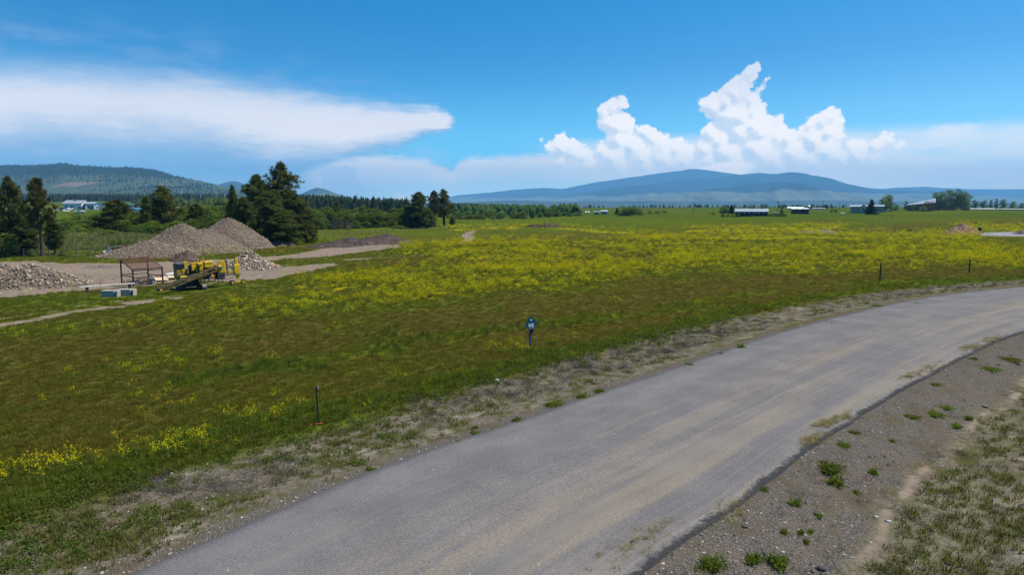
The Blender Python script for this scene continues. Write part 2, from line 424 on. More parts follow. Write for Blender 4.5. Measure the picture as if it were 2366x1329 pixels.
GREEN = [([(420, 880), (700, 822), (920, 785)], 26, 1.0), ([(1000, 772), (1250, 742), (1500, 715), (1720, 690)], 12, 0.7), ([(-60, 705), (250, 684), (420, 668)], 22, 1.0), ([(600, 700), (900, 660), (1200, 610)], 45, 0.65),
         ([(0, 800), (300, 770), (600, 740)], 30, 0.45), ([(-60, 960), (150, 930), (400, 900)], 22, 0.5), ([(1600, 690), (1900, 650), (2366, 640)], 9, 0.9), ([(1300, 665), (1800, 625), (2366, 612)], 10, 0.5), ([(100, 1000), (420, 930), (650, 905)], 14, 0.55)]
BROWN = [([(1050, 552), (1300, 546), (1600, 541), (2000, 528), (2420, 512)], 6, 0.6), ([(1500, 526), (1900, 518), (2420, 505)], 2.5, 0.35), ([(900, 600), (1200, 600), (1500, 592)], 6, 0.5), ([(1200, 700), (1700, 655), (2300, 622)], 14, 0.5)]
YARD = [(-120, 598), (60, 600), (150, 607), (270, 606), (430, 600), (520, 597), (560, 592), (640, 588), (700, 580), (740, 572), (780, 566), (880, 560), (930, 562), (925, 570), (800, 583), (720, 590), (650, 593), (612, 600), (640, 612), (700, 608), (775, 602), (782, 610), (720, 621), (650, 634), (570, 643), (480, 644), (390, 650), (300, 657), (180, 664), (-120, 684)]
PATH = [(1060, 559), (1072, 549), (1066, 539), (1080, 532.5), (1100, 531.5), (1089, 538), (1099, 546), (1090, 556), (1076, 559.5)]
DRIVE = [(2255, 536.5), (2366, 533), (2480, 533), (2480, 545), (2366, 545), (2268, 543)]
RUTS = [([(-60, 758), (60, 738), (160, 716), (300, 694), (400, 680)], 6, 1.0), ([(-60, 745), (160, 703), (300, 684)], 3, 0.7), ([(420, 660), (560, 642), (700, 622)], 4, 0.8), ([(580, 660), (680, 645)], 2.5, 0.6), ([(780, 596), (1000, 588)], 2.5, 0.55)]


def masks(x, y):
    """what covers the ground at a place: bare dirt, green, yellow flowers, dry verge, gravel shoulder, sand, driveway"""
    x = np.asarray(x, float); y = np.asarray(y, float)
    sl, sr = roadsd(x, y)
    u, v = proj(x, y, 0.0)
    k = np.clip(12.0 / np.maximum(y, 3), 0, 1)
    wu = u + (fbm(x * 0.5, y * 0.5, 31, 3) - 0.5) * 900 / np.maximum(y, 6)
    wv = v + (fbm(x * 0.4, y * 0.4, 32, 4) - 0.5) * (30000 / np.maximum(y, 6) ** 2 + 1.5)
    f_s = fbm(x * 0.9, y * 0.9, 41, 4); f_m = fbm(x * 0.22, y * 0.22, 42, 4); f_l = fbm(x * 0.05, y * 0.05, 43, 4)
    onf = y > 5
    field = (sl > 0) & onf
    yel = np.zeros(x.shape); grn = np.zeros(x.shape)
    for p, th, d in YELLOW: yel = np.maximum(yel, d * band(wu, wv, p, th))
    for p, th, d in GREEN: grn = np.maximum(grn, d * band(wu, wv, p, th))
    yel = yel * sstep(0.55 * f_s + 0.45 * f_m, 0.35, 0.63) + 0.10 * sstep(f_m, 0.58, 0.72) * sstep(v, 1100, 700)
    yel = np.where(field & (sl > 4.6), yel, 0) * np.where(v < 515, 0.35, 1) * (1 - 0.66 * sstep(v, 640, 760))
    far = sstep(-v, -560, -520)
    left = sstep(-u, -900, -300) * sstep(-v, -800, -600)
    grn = np.maximum(grn, 0.85 * far); grn = np.maximum(grn, 0.62 * left); grn = np.maximum(grn, 0.40 * sstep(-u, -1300, -700))
    grn = np.maximum(grn, 0.55 * sstep(sl + (f_l - 0.5) * 30, 14, 34))
    for p, th, d in BROWN: grn = grn - d * band(wu, wv, p, th)
    grn = grn + 0.75 * yel + (f_m - 0.5) * 0.9 + (f_l - 0.5) * 0.6
    grn = np.where(sl > 0, np.maximum(grn, 1.1 * np.exp(-((sl - 6.0 - (f_m - 0.5) * 2.5) / 1.1) ** 2)), grn)
    dirt = inpoly(wu, wv, YARD).astype(float)
    dirt = np.maximum(dirt, inpoly(u + (wu - u) * .3, v + (wv - v) * .3, PATH).astype(float))
    for p, th, d in RUTS: dirt = np.maximum(dirt, d * band(wu, wv, p, th) * sstep(f_s, 0.28, 0.5))
    dirt = np.where(field & (sl > 8), dirt, 0)
    drive = inpoly(u, v, DRIVE).astype(float) * (sl > 20)
    # verge on the left of the road
    sv = sl + (f_m - 0.5) * 1.8 + (f_s - 0.5) * 0.8
    dry = np.where(sl > 0, sstep(sv, 0.2, 0.7) * sstep(-sv, -5.4, -4.3), 0)
    grav = np.where((sl > -0.3) & (sr < 0), sstep(-(sl + (f_s - 0.5) * 0.7), -0.75, -0.35), 0)
    # bank on the right of the road
    sq = sr + (f_m - 0.5) * 1.4
    dry = np.where(sr > 0, sstep(sq, 2.0, 2.7) * 0.9, dry)
    grav = np.where(sr > -0.3, np.maximum(grav, sstep(-sq, -2.9, -2.3)), grav)
    rut = np.where(sr > 0, np.maximum(np.exp(-((sq - 2.9) / 0.26) ** 2) * sstep(f_s, .3, .5), 0.8 * np.exp(-((sq - 5.2) / 0.25) ** 2) * sstep(f_s, .3, .5)), 0)
    sand = np.where(sr > 0, (0.38 * sstep(sq, 2.4, 3.2) + 0.5 * sstep(sq, 5.2, 6.2)) * sstep(f_m + 0.3 * (f_s - 0.5), 0.42, 0.58), 0)
    rg = np.where(sr > 0, sstep(sq, 3.0, 3.5) * (1 - 0.75 * sand), 0)
    grn = np.where(sr > 0, rg * (0.55 + (f_m - 0.5)), grn)
    return dict(dirt=np.clip(np.maximum(dirt, 0.62 * rut), 0, 1), green=np.clip(grn, 0, 1), yellow=np.clip(yel, 0, 1), dry=np.clip(dry, 0, 1), grav=np.clip(grav, 0, 1), sand=np.clip(sand, 0, 1), drive=drive, sl=sl, sr=sr, fs=f_s, fm=f_m, fl=f_l, u=u, v=v, rg=rg)


# ------------------------------------------------------------------ object helpers
def put(o, parent=None):
    COL.objects.link(o)
    if parent is not None: o.parent = parent
    return o


def tag(o, label=None, cat=None, group=None, kind=None):
    if label: o['label'] = label
    if cat: o['category'] = cat
    if group: o['group'] = group
    if kind: o['kind'] = kind
    return o


def thing(name, label, cat, loc=(0, 0, 0), rz=0.0, group=None):
    o = bpy.data.objects.new(name, None)
    o.empty_display_size = 0.2
    o.location = loc; o.rotation_euler = (0, 0, rz)
    put(o); return tag(o, label, cat, group)


def rotm(rx=0, ry=0, rz=0):
    return np.array((Matrix.Rotation(rz, 3, 'Z') @ Matrix.Rotation(ry, 3, 'Y') @ Matrix.Rotation(rx, 3, 'X')))


class MB:
    """collects simple shapes into one mesh"""
    def __init__(s): s.v = []; s.f = []; s.c = []
    def add(s, vs, fs, col=None):
        n = len(s.v); s.v.extend([tuple(map(float, p)) for p in vs]); s.f.extend([tuple(i + n for i in f) for f in fs])
        s.c.extend([col or (1, 1, 1)] * len(vs)); return s
    def box(s, c, d, rot=(0, 0, 0), bev=0.0, col=None):
        x, y, z = d[0] / 2, d[1] / 2, d[2] / 2
        R = rotm(*rot)
        if bev > 0:
            b = min(bev, x * .9, y * .9, z * .9); vs = []
            for sx in (-1, 1):
                for sy in (-1, 1):
                    for sz in (-1, 1):
                        vs += [(sx * x, sy * (y - b), sz * (z - b)), (sx * (x - b), sy * y, sz * (z - b)), (sx * (x - b), sy * (y - b), sz * z)]
            fs = []
            I = lambda a, bb, cc, k: ((a * 2 + bb) * 2 + cc) * 3 + k
            for a in (0, 1):
                fs.append([I(a, 0, 0, 0), I(a, 1, 0, 0), I(a, 1, 1, 0), I(a, 0, 1, 0)][::1 if a else -1])
                fs.append([I(0, a, 0, 1), I(1, a, 0, 1), I(1, a, 1, 1), I(0, a, 1, 1)][::-1 if a else 1])
                fs.append([I(0, 0, a, 2), I(1, 0, a, 2), I(1, 1, a, 2), I(0, 1, a, 2)][::1 if a else -1])
                for bb in (0, 1):
                    fs.append([I(a, bb, 0, 0), I(a, bb, 1, 0), I(a, bb, 1, 1), I(a, bb, 0, 1)])
                    fs.append([I(a, 0, bb, 0), I(a, 1, bb, 0), I(a, 1, bb, 2), I(a, 0, bb, 2)])
                    fs.append([I(0, a, bb, 1), I(1, a, bb, 1), I(1, a, bb, 2), I(0, a, bb, 2)])
                    for cc in (0, 1): fs.append([I(a, bb, cc, 0), I(a, bb, cc, 1), I(a, bb, cc, 2)])
        else:
            vs = [(sx * x, sy * y, sz * z) for sx in (-1, 1) for sy in (-1, 1) for sz in (-1, 1)]
            fs = [(0, 1, 3, 2), (4, 6, 7, 5), (0, 4, 5, 1), (2, 3, 7, 6), (0, 2, 6, 4), (1, 5, 7, 3)]
        vs = np.array(vs) @ R.T + np.array(c)
        return s.add(vs, fs, col)
    def tube(s, p0, p1, r0, r1=None, n=8, cap=True, col=None):
        r1 = r0 if r1 is None else r1
        p0 = np.array(p0, float); p1 = np.array(p1, float); d = p1 - p0; L = np.linalg.norm(d); d = d / max(L, 1e-9)
        a = np.array([0, 0, 1.0]) if abs(d[2]) < .9 else np.array([1.0, 0, 0])
        e1 = np.cross(d, a); e1 /= np.linalg.norm(e1); e2 = np.cross(d, e1)
        vs = []
        for p, r in ((p0, r0), (p1, r1)):
            for k in range(n):
                t = 2 * math.pi * k / n; vs.append(p + r * (math.cos(t) * e1 + math.sin(t) * e2))
        fs = [(k, n + k, n + (k + 1) % n, (k + 1) % n) for k in range(n)]
        if cap: fs += [tuple(range(n)), tuple(range(2 * n - 1, n - 1, -1))]
        return s.add(vs, fs, col)
    def path(s, pts, r, n=6, col=None):
        for a, b in zip(pts[:-1], pts[1:]): s.tube(a, b, r, r, n, True, col)
        return s
    def prism(s, poly, axis, a, b, col=None):
        """polygon in the plane across the axis, pushed from a to b"""
        n = len(poly); vs = []
        for t in (a, b):
            for p, q in poly: vs.append({'x': (t, p, q), 'y': (p, t, q), 'z': (p, q, t)}[axis])
        fs = [tuple(range(n))[::-1], tuple(range(n, 2 * n))] + [(i, (i + 1) % n, n + (i + 1) % n, n + i) for i in range(n)]
        return s.add(vs, fs, col)
    def mesh(s, name):
        me = bpy.data.meshes.new(name); me.from_pydata(s.v, [], s.f); me.update(); return me
    def build(s, name, mat, parent=None, smooth=False, label=None):
        me = s.mesh(name)
        fixn(me)
        if mat: me.materials.append(mat)
        if any(c != (1, 1, 1) for c in s.c): setcol(me, 'tint', np.array(s.c))
        if smooth: me.polygons.foreach_set('use_smooth', [True] * len(me.polygons))
        o = put(bpy.data.objects.new(name, me), parent)
        if label: o['label'] = label
        return o


def fixn(me):
    import bmesh
    bm = bmesh.new(); bm.from_mesh(me); bmesh.ops.recalc_face_normals(bm, faces=bm.faces); bm.to_mesh(me); bm.free()


def setcol(me, name, rgb):
    a = me.color_attributes.new(name, 'FLOAT_COLOR', 'POINT')
    c = np.ones((len(me.vertices), 4), np.float32); c[:, :rgb.shape[1]] = rgb
    a.data.foreach_set('color', c.ravel())


def npmesh(name, V, T):
    """fast mesh of triangles or quads from arrays"""
    V = np.asarray(V, np.float32); T = np.asarray(T, np.int32)
    me = bpy.data.meshes.new(name); k = T.shape[1]
    me.vertices.add(len(V)); me.vertices.foreach_set('co', V.ravel())
    me.loops.add(T.size); me.loops.foreach_set('vertex_index', T.ravel())
    me.polygons.add(len(T)); me.polygons.foreach_set('loop_start', np.arange(0, T.size, k, dtype=np.int32))
    me.polygons.foreach_set('loop_total', np.full(len(T), k, np.int32))
    me.update(calc_edges=True); me.validate(); return me


# ------------------------------------------------------------------ materials
MATS = {}


def newmat(name):
    m = bpy.data.materials.new(name); m.use_nodes = True; m.node_tree.nodes.clear(); MATS[name] = m
    return m, NB(m.node_tree)


def finish(b, sh, disp=None):
    b.n('ShaderNodeOutputMaterial', {'Surface': sh})


def pm(name, c1, c2=None, scale=4.0, rough=0.75, metal=0.0, bump=0.0, detail=5, spec=0.3, tint=False, stain=None, obj=True):
    """general surface: two colours mixed by noise, optional stains, fine relief"""
    m, b = newmat(name)
    tc = b.n('ShaderNodeTexCoord').outputs['Object']
    f = b.noise(tc, scale, detail, 0.62)
    col = b.mix(b.ss(f, 0.32, 0.68), c1, c2 or tuple(x * 0.75 for x in c1))
    if stain:
        sc, scol, lo, hi = stain
        col = b.mix(b.ss(b.noise(tc, sc, 4, 0.65), lo, hi), col, scol)
    if tint:
        at = b.n('ShaderNodeAttribute', attribute_name='tint').outputs['Color']
        col = b.mix(1.0, col, at, 'MULTIPLY')
    ins = {'Base Color': col, 'Roughness': b.m('MULTIPLY_ADD', f, 0.2, rough - 0.1), 'Metallic': metal, 'Specular IOR Level': spec}
    if bump:
        bn = b.n('ShaderNodeBump', {'Strength': min(1.0, bump), 'Distance': 0.02, 'Height': b.noise(tc, scale * 5, 4, 0.6)})
        ins['Normal'] = bn.outputs[0]
    p = b.n('ShaderNodeBsdfPrincipled', ins)
    finish(b, p.outputs[0]); return m


def foliage(name, c1, c2, trans=0.3, tcol=None, var=0.35, rough=0.7):
    """leaves: diffuse and translucent, varied per leaf and per plant"""
    m, b = newmat(name)
    at = b.n('ShaderNodeAttribute', attribute_name='tint')
    sp = b.n('ShaderNodeSeparateColor', {0: at.outputs['Color']})
    rnd = b.n('ShaderNodeObjectInfo').outputs['Random']
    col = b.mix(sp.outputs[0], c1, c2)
    vv = b.m('MULTIPLY_ADD', rnd, var, 1 - var / 2)
    hs = b.n('ShaderNodeHueSaturation', {'Hue': b.m('MULTIPLY_ADD', rnd, 0.03, 0.485), 'Saturation': 1.0, 'Value': vv, 'Color': col})
    d = b.n('ShaderNodeBsdfDiffuse', {'Color': hs.outputs[0], 'Roughness': 0.5})
    t = b.n('ShaderNodeBsdfTranslucent', {'Color': b.mix(1.0, hs.outputs[0], tcol or (1.15, 1.2, 0.55, 1), 'MULTIPLY')})
    mx = b.n('ShaderNodeMixShader', {0: trans, 1: d.outputs[0], 2: t.outputs[0]})
    finish(b, mx.outputs[0]); return m


# ------------------------------------------------------------------ ground sheet
ys = np.concatenate([np.arange(-26, 6, 1.6), 6 * 1.0072 ** np.arange(0, 603), 6 * 1.0072 ** 603 * 1.036 ** np.arange(0, 118)])
sx = np.linspace(-1, 1, 520)
Xg = sx[None, :] * (24 + 0.98 * np.maximum(ys, 0))[:, None]
Yg = np.repeat(ys[:, None], len(sx), 1)
xf, yf = Xg.ravel(), Yg.ravel()
zf = Hgt(xf, yf)
nr, nc = Xg.shape
idx = np.arange(nr * nc).reshape(nr, nc)
quads = np.stack([idx[:-1, :-1], idx[:-1, 1:], idx[1:, 1:], idx[1:, :-1]], -1).reshape(-1, 4)
gm = npmesh('ground', np.stack([xf, yf, zf], 1), quads)
gm.polygons.foreach_set('use_smooth', np.ones(len(gm.polygons), bool))
K = masks(xf, yf)
setcol(gm, 'cover', np.stack([K['dirt'], K['green'], K['yellow'], K['dry']], 1))
setcol(gm, 'edge', np.stack([K['grav'], K['sand'], K['drive'], sstep(yf, 90, 500)], 1))
m, b = newmat('ground_cover')
pos = b.n('ShaderNodeNewGeometry').outputs['Position']
A1 = b.n('ShaderNodeAttribute', attribute_name='cover'); A2 = b.n('ShaderNodeAttribute', attribute_name='edge')
s1 = b.n('ShaderNodeSeparateColor', {0: A1.outputs['Color']}); s2 = b.n('ShaderNodeSeparateColor', {0: A2.outputs['Color']})
n_f = b.noise(pos, 9.0, 5, 0.7); n_m = b.noise(pos, 1.3, 5, 0.65); n_l = b.noise(pos, 0.12, 5, 0.6); n_x = b.noise(pos, 0.012, 4, 0.6)
brown = b.mix(b.ss(n_m, 0.3, 0.7), (0.044, 0.042, 0.007, 1), (0.080, 0.069, 0.014, 1))
green = b.mix(b.ss(n_m, 0.3, 0.7), (0.046, 0.064, 0.006, 1), (0.086, 0.104, 0.011, 1))
green = b.mix(b.m('MULTIPLY', b.ss(n_x, 0.42, 0.6), A2.outputs['Alpha']), green, (0.040, 0.070, 0.006, 1))
gfac = b.m('ADD', s1.outputs[1], b.m('MULTIPLY', b.m('SUBTRACT', n_l, 0.5), 0.9), clamp=True)
col = b.mix(b.ss(gfac, 0.15, 0.85), brown, green)
col = b.mix(b.m('MULTIPLY', b.ss(b.m('MULTIPLY_ADD', n_f, 0.6, b.m('MULTIPLY', s1.outputs[2], 0.8)), 0.42, 0.95), b.ss(s1.outputs[2], 0.08, 0.4)), col, (0.27, 0.225, 0.008, 1))
soil = b.mix(b.ss(n_f, 0.3, 0.7), (0.075, 0.060, 0.044, 1), (0.175, 0.145, 0.108, 1))
soil = b.mix(b.ss(n_m, 0.45, 0.60), soil, (0.062, 0.062, 0.022, 1))
soil = b.mix(b.ss(b.noise(pos, 0.55, 4, 0.6), 0.58, 0.72), soil, (0.235, 0.20, 0.15, 1))
col = b.mix(b.m('MULTIPLY', A1.outputs['Alpha'], b.ss(n_m, 0.25, 0.5, 0.55, 1.0)), col, soil)
vor = b.n('ShaderNodeTexVoronoi', {'Vector': pos, 'Scale': 30.0, 'Randomness': 1.0}, feature='F1')
vs_ = b.n('ShaderNodeSeparateColor', {0: vor.outputs['Color']})
grv = b.mix(vs_.outputs[0], (0.080, 0.070, 0.060, 1), (0.205, 0.178, 0.148, 1))
grv = b.mix(b.ss(vor.outputs['Distance'], 0.3, 0.75), grv, (0.06, 0.052, 0.044, 1))
grv = b.mix(b.ss(n_m, 0.40, 0.68, 0.0, 0.6), grv, (0.130, 0.098, 0.068, 1))
grv = b.mix(b.ss(b.noise(pos, 0.7, 5, 0.65), 0.50, 0.62, 0.0, 0.75), grv, (0.092, 0.074, 0.045, 1))
col = b.mix(s2.outputs[0], col, grv)
dirtc = b.mix(b.ss(n_m, 0.3, 0.72), (0.138, 0.103, 0.074, 1), (0.225, 0.176, 0.132, 1))
dirtc = b.mix(b.ss(n_l, 0.45, 0.62, 0.0, 0.6), dirtc, (0.215, 0.155, 0.115, 1))
dirtc = b.mix(b.ss(n_f, 0.52, 0.75, 0.0, 0.6), dirtc, (0.13, 0.105, 0.085, 1))
col = b.mix(b.ss(b.m('ADD', s1.outputs[0], b.m('MULTIPLY', b.m('SUBTRACT', n_m, 0.5), 0.7)), 0.3, 0.7), col, dirtc)
sandc = b.mix(n_f, (0.135, 0.115, 0.088, 1), (0.25, 0.218, 0.17, 1))
col = b.mix(b.ss(b.m('ADD', s2.outputs[1], b.m('MULTIPLY', b.m('SUBTRACT', n_m, 0.5), 0.8)), 0.3, 0.7), col, sandc)
col = b.mix(s2.outputs[2], col, (0.22, 0.21, 0.21, 1))
col = b.mix(1.0, col, b.mix(n_f, (0.72, 0.72, 0.72, 1), (1.28, 1.28, 1.28, 1)), 'MULTIPLY')
bmp = b.n('ShaderNodeBump', {'Strength': 0.7, 'Distance': 0.05, 'Height': b.m('ADD', n_f, b.m('MULTIPLY', vor.outputs['Distance'], s2.outputs[0]))})
finish(b, b.n('ShaderNodeBsdfPrincipled', {'Base Color': col, 'Roughness': 1.0, 'Specular IOR Level': 0.0, 'Normal': bmp.outputs[0]}).outputs[0])
gm.materials.append(m)
tag(put(bpy.data.objects.new('ground', gm)), kind='structure')

# ------------------------------------------------------------------ road: crowned asphalt sheet with thickness at its edges
NS, NA = 340, 25


def resample(line, n):
    d = np.concatenate([[0], np.cumsum(np.hypot(*np.diff(line, axis=0).T))]); t = np.linspace(0, d[-1], n)
    return np.stack([np.interp(t, d, line[:, 0]), np.interp(t, d, line[:, 1])], 1), t


rl, tl = resample(ROADL, NS)
# pair every left point with the nearest point of the right edge
rr_, _ = resample(ROADR, 1600)
near = np.array([rr_[np.argmin(((rr_ - p) ** 2).sum(1))] for p in rl])
for _ in range(6): near[1:-1] = (near[:-2] + 2 * near[1:-1] + near[2:]) / 4
rv = []; ruv = []
edgen = lambda t, s: (fbm(np.array([t * 1.7]), np.array([s * 9.0]), 77 + s, 4)[0] - 0.5) * 0.16 + (fbm(np.array([t * 0.3]), np.array([s * 3.0]), 87 + s, 2)[0] - 0.5) * 0.12
for i in range(NS):
    a = rl[i]; c = near[i]; d = (c - a); Lw = np.linalg.norm(d); d /= Lw
    a = a + d * edgen(tl[i], 0); c = c + d * edgen(tl[i], 1)
    row = [(a[0] - d[0] * .05, a[1] - d[1] * .05, -0.14)]
    for j in range(NA - 2):
        s = j / (NA - 3); p = a + (c - a) * s
        row.append((p[0], p[1], 0.005 + 0.07 * (1 - (2 * s - 1) ** 2)))
    row.append((c[0] + d[0] * .10, c[1] + d[1] * .10, -0.16))
    rv += row
    ruv += [(-0.02, tl[i])] + [(j / (NA - 3), tl[i]) for j in range(NA - 2)] + [(1.02, tl[i])]
ri = np.arange(NS * NA).reshape(NS, NA)
rq = np.stack([ri[:-1, :-1], ri[:-1, 1:], ri[1:, 1:], ri[1:, :-1]], -1).reshape(-1, 4)
rm = npmesh('road', np.array(rv), rq[:, ::1])
fixn(rm)
rm.polygons.foreach_set('use_smooth', np.ones(len(rm.polygons), bool))
setcol(rm, 'along', np.array([(s_, t_ / 10, 0) for s_, t_ in ruv]))
m, b = newmat('dusty_asphalt')
pos = b.n('ShaderNodeNewGeometry').outputs['Position']
al = b.n('ShaderNodeSeparateColor', {0: b.n('ShaderNodeAttribute', attribute_name='along').outputs['Color']})
across, along = al.outputs[0], al.outputs[1]
lane = b.n('ShaderNodeCombineXYZ', {0: b.m('MULTIPLY', across, 9.0), 1: b.m('MULTIPLY', along, 0.55), 2: 0.0}).outputs[0]
streak = b.noise(lane, 1.0, 6, 0.6)
lane2 = b.n('ShaderNodeCombineXYZ', {0: b.m('MULTIPLY', across, 46.0), 1: b.m('MULTIPLY', along, 0.7), 2: 3.0}).outputs[0]
streak2 = b.noise(lane2, 1.0, 4, 0.6)
grit = b.n('ShaderNodeTexNoise', {'Vector': pos, 'Scale': 34.0, 'Detail': 3.0, 'Roughness': 0.7}).outputs[0]
patch = b.noise(pos, 0.45, 5, 0.6)
asp = b.mix(b.ss(patch, 0.3, 0.7), (0.112, 0.103, 0.099, 1), (0.150, 0.137, 0.129, 1))
dustw = b.m('MULTIPLY', b.ss(across, 0.30, 0.66), b.ss(across, 1.0, 0.90))
dust = b.m('MULTIPLY', b.m('MULTIPLY', b.ss(streak, 0.40, 0.68), dustw), 0.6)
dust = b.m('MAXIMUM', dust, b.m('MULTIPLY', b.ss(streak2, 0.46, 0.72), b.m('MULTIPLY', b.ss(across, 0.05, 0.6), 0.7)))
col = b.mix(dust, asp, (0.215, 0.172, 0.122, 1))
red = b.m('MULTIPLY', b.m('MULTIPLY', b.ss(across, 0.40, 0.47), b.ss(across, 0.56, 0.48)), b.ss(streak2, 0.45, 0.7))
col = b.mix(b.m('MULTIPLY', red, 0.45), col, (0.21, 0.15, 0.108, 1))
tyre = b.m('MULTIPLY', b.ss(streak, 0.55, 0.36), 0.4)
col = b.mix(tyre, col, (0.104, 0.099, 0.100, 1))
edg = b.m('ADD', across, b.m('MULTIPLY', b.m('SUBTRACT', b.noise(pos, 5.0, 5, 0.7), 0.5), 0.07))
edg = b.m('ADD', edg, b.m('MULTIPLY', b.m('SUBTRACT', b.noise(pos, 0.8, 3, 0.6), 0.55), 0.045))
col = b.mix(b.ss(edg, 0.970, 0.992), col, (0.036, 0.034, 0.034, 1))
col = b.mix(b.ss(edg, 0.035, 0.0, 0.0, 0.55), col, (0.10, 0.092, 0.088, 1))
col = b.mix(1.0, col, b.mix(b.ss(grit, 0.25, 0.75), (0.58, 0.58, 0.58, 1), (1.42, 1.42, 1.42, 1)), 'MULTIPLY')
peb = b.n('ShaderNodeTexVoronoi', {'Vector': pos, 'Scale': 5.0, 'Randomness': 1.0}, feature='F1')
pr = b.n('ShaderNodeSeparateColor', {0: peb.outputs['Color']})
col = b.mix(b.m('MULTIPLY', b.ss(peb.outputs['Distance'], 0.12, 0.07), b.m('GREATER_THAN', pr.outputs[1], 0.82)), col, b.mix(pr.outputs[0], (0.07, 0.06, 0.055, 1), (0.45, 0.40, 0.34, 1)))
bmp = b.n('ShaderNodeBump', {'Strength': 0.5, 'Distance': 0.012, 'Height': grit})
finish(b, b.n('ShaderNodeBsdfPrincipled', {'Base Color': col, 'Roughness': 0.95, 'Specular IOR Level': 0.05, 'Normal': bmp.outputs[0]}).outputs[0])
rm.materials.append(m)
tag(put(bpy.data.objects.new('road', rm)), kind='structure')

# ------------------------------------------------------------------ hills and mountains
def hillmat(name, dark, light, scale, zlo, zhi, bias, bare=None):
    """forest and meadow patches: forest high up and in the folds, meadow on the lower slopes"""
    m, b = newmat(name)
    pos = b.n('ShaderNodeNewGeometry').outputs['Position']
    sp = b.n('ShaderNodeSeparateXYZ', {0: pos})
    st = b.n('ShaderNodeVectorMath', {0: pos, 1: (1.0, 0.35, 1.5)}, operation='MULTIPLY').outputs[0]
    n1 = b.noise(st, scale, 6, 0.6); n2 = b.noise(st, scale * 6, 5, 0.65)
    hh = b.ss(sp.outputs[2], zlo, zhi)
    f = b.m('ADD', b.m('MULTIPLY_ADD', n1, 1.5, b.m('MULTIPLY', n2, 0.5)), b.m('MULTIPLY_ADD', hh, 0.9, bias))
    tree = b.ss(f, 0.95, 1.12)
    col = b.mix(tree, b.mix(n2, light, tuple(c * 0.75 for c in light[:3]) + (1,)), dark)
    if bare: col = b.mix(b.m('MULTIPLY', b.ss(b.noise(st, scale * 2.3, 3, 0.5), 0.63, 0.7), b.m('SUBTRACT', 1.0, hh)), col, bare)
    finish(b, b.n('ShaderNodeBsdfDiffuse', {'Color': col}).outputs[0])
    return m


def ridge(name, prof, D, front, back, seed, amp, mat, nx=260, nf=54, nb=12, base=-40.0, jag=0.0):
    P = np.array(prof, float)
    us = np.linspace(P[0, 0], P[-1, 0], nx)
    # smooth the skyline slightly and roughen it with noise
    vs = np.interp(us, P[:, 0], P[:, 1])
    k = np.hanning(9); k /= k.sum()
    vs = np.convolve(np.pad(vs, 4, mode='edge'), k, mode='valid')
    vs = vs + (fbm(us * 0.06, us * 0 + seed, seed, 4) - 0.5) * jag
    q = np.array([raydir(u, 480)[0] / raydir(u, 480)[1] for u in us])
    zc = np.array([ztop(u, v, D) for u, v in zip(us, vs)])
    ts = np.concatenate([np.linspace(-front, 0, nf), np.linspace(0, back, nb + 1)[1:]])
    X = q[None, :] * (D + ts)[:, None]; Y = np.repeat((D + ts)[:, None], nx, 1)
    f = np.where(ts < 0, 1 + ts / front, 1 - ts / back)[:, None]
    sc = front * 0.32
    warp = fbm(X / sc, Y / sc, seed + 3, 3) - 0.5
    r = 1 - np.abs(2 * fbm(X / sc + warp * 0.8, Y / (sc * 2.2), seed + 1, 5) - 1)
    sh = f ** 1.35
    Z = base + (zc - base)[None, :] * sh + (r - 0.62) * amp * np.sin(np.pi * np.clip(f, 0, 1)) ** 0.8 * np.clip((zc - base) / max(1.0, (zc - base).max()), 0.1, 1)[None, :]
    I = np.arange(X.size).reshape(X.shape)
    Q = np.stack([I[:-1, :-1], I[:-1, 1:], I[1:, 1:], I[1:, :-1]], -1).reshape(-1, 4)
    me = npmesh(name, np.stack([X.ravel(), Y.ravel(), Z.ravel()], 1), Q)
    me.polygons.foreach_set('use_smooth', np.ones(len(me.polygons), bool))
    me.materials.append(mat)
    tag(put(bpy.data.objects.new(name, me)), kind='structure')
    return X, Y, Z, f


hm_near = hillmat('forested_hill', (0.014, 0.028, 0.016, 1), (0.060, 0.076, 0.040, 1), 0.0021, 90, 240, -0.42, (0.14, 0.10, 0.075, 1))
hm_far = hillmat('distant_mountain', (0.014, 0.026, 0.022, 1), (0.13, 0.14, 0.085, 1), 0.0009, 40, 360, -0.30)
hm_cone = hillmat('distant_butte', (0.030, 0.048, 0.030, 1), (0.092, 0.102, 0.058, 1), 0.0013, 40, 200, -0.45)
hm_foot = hillmat('mountain_foot_meadow', (0.030, 0.048, 0.030, 1), (0.055, 0.064, 0.036, 1), 0.0012, 0, 90, -0.22)
HILL = ridge('hill_ridge', [(-420, 398), (-100, 385), (0, 381), (60, 382), (110, 381), (150, 377), (190, 383), (250, 386), (330, 388), (370, 394), (400, 405), (440, 414), (480, 420), (510, 428), (560, 440), (640, 452), (720, 463), (820, 474)], 4300, 2300, 1500, 11, 95, hm_near, 300, 80, jag=2.0)
LOWR = ridge('low_ridge', [(560, 458), (640, 452), (700, 455), (750, 459), (800, 464), (850, 468.5), (910, 472), (1000, 475)], 2700, 1100, 700, 12, 14, hm_near, 120, 40)
ridge('far_hill', [(430, 450), (490, 432), (510, 426), (530, 420), (545, 418), (560, 422), (585, 432), (640, 450), (700, 466)], 9000, 2200, 1800, 13, 60, hm_cone, 120, 40)
ridge('cone_hill', [(620, 474), (690, 452), (712, 441), (725, 436), (735, 433), (752, 437), (765, 442), (790, 451), (810, 456), (832, 466), (870, 475)], 7400, 1500, 1500, 14, 70, hm_cone, 160, 50, jag=1.2)
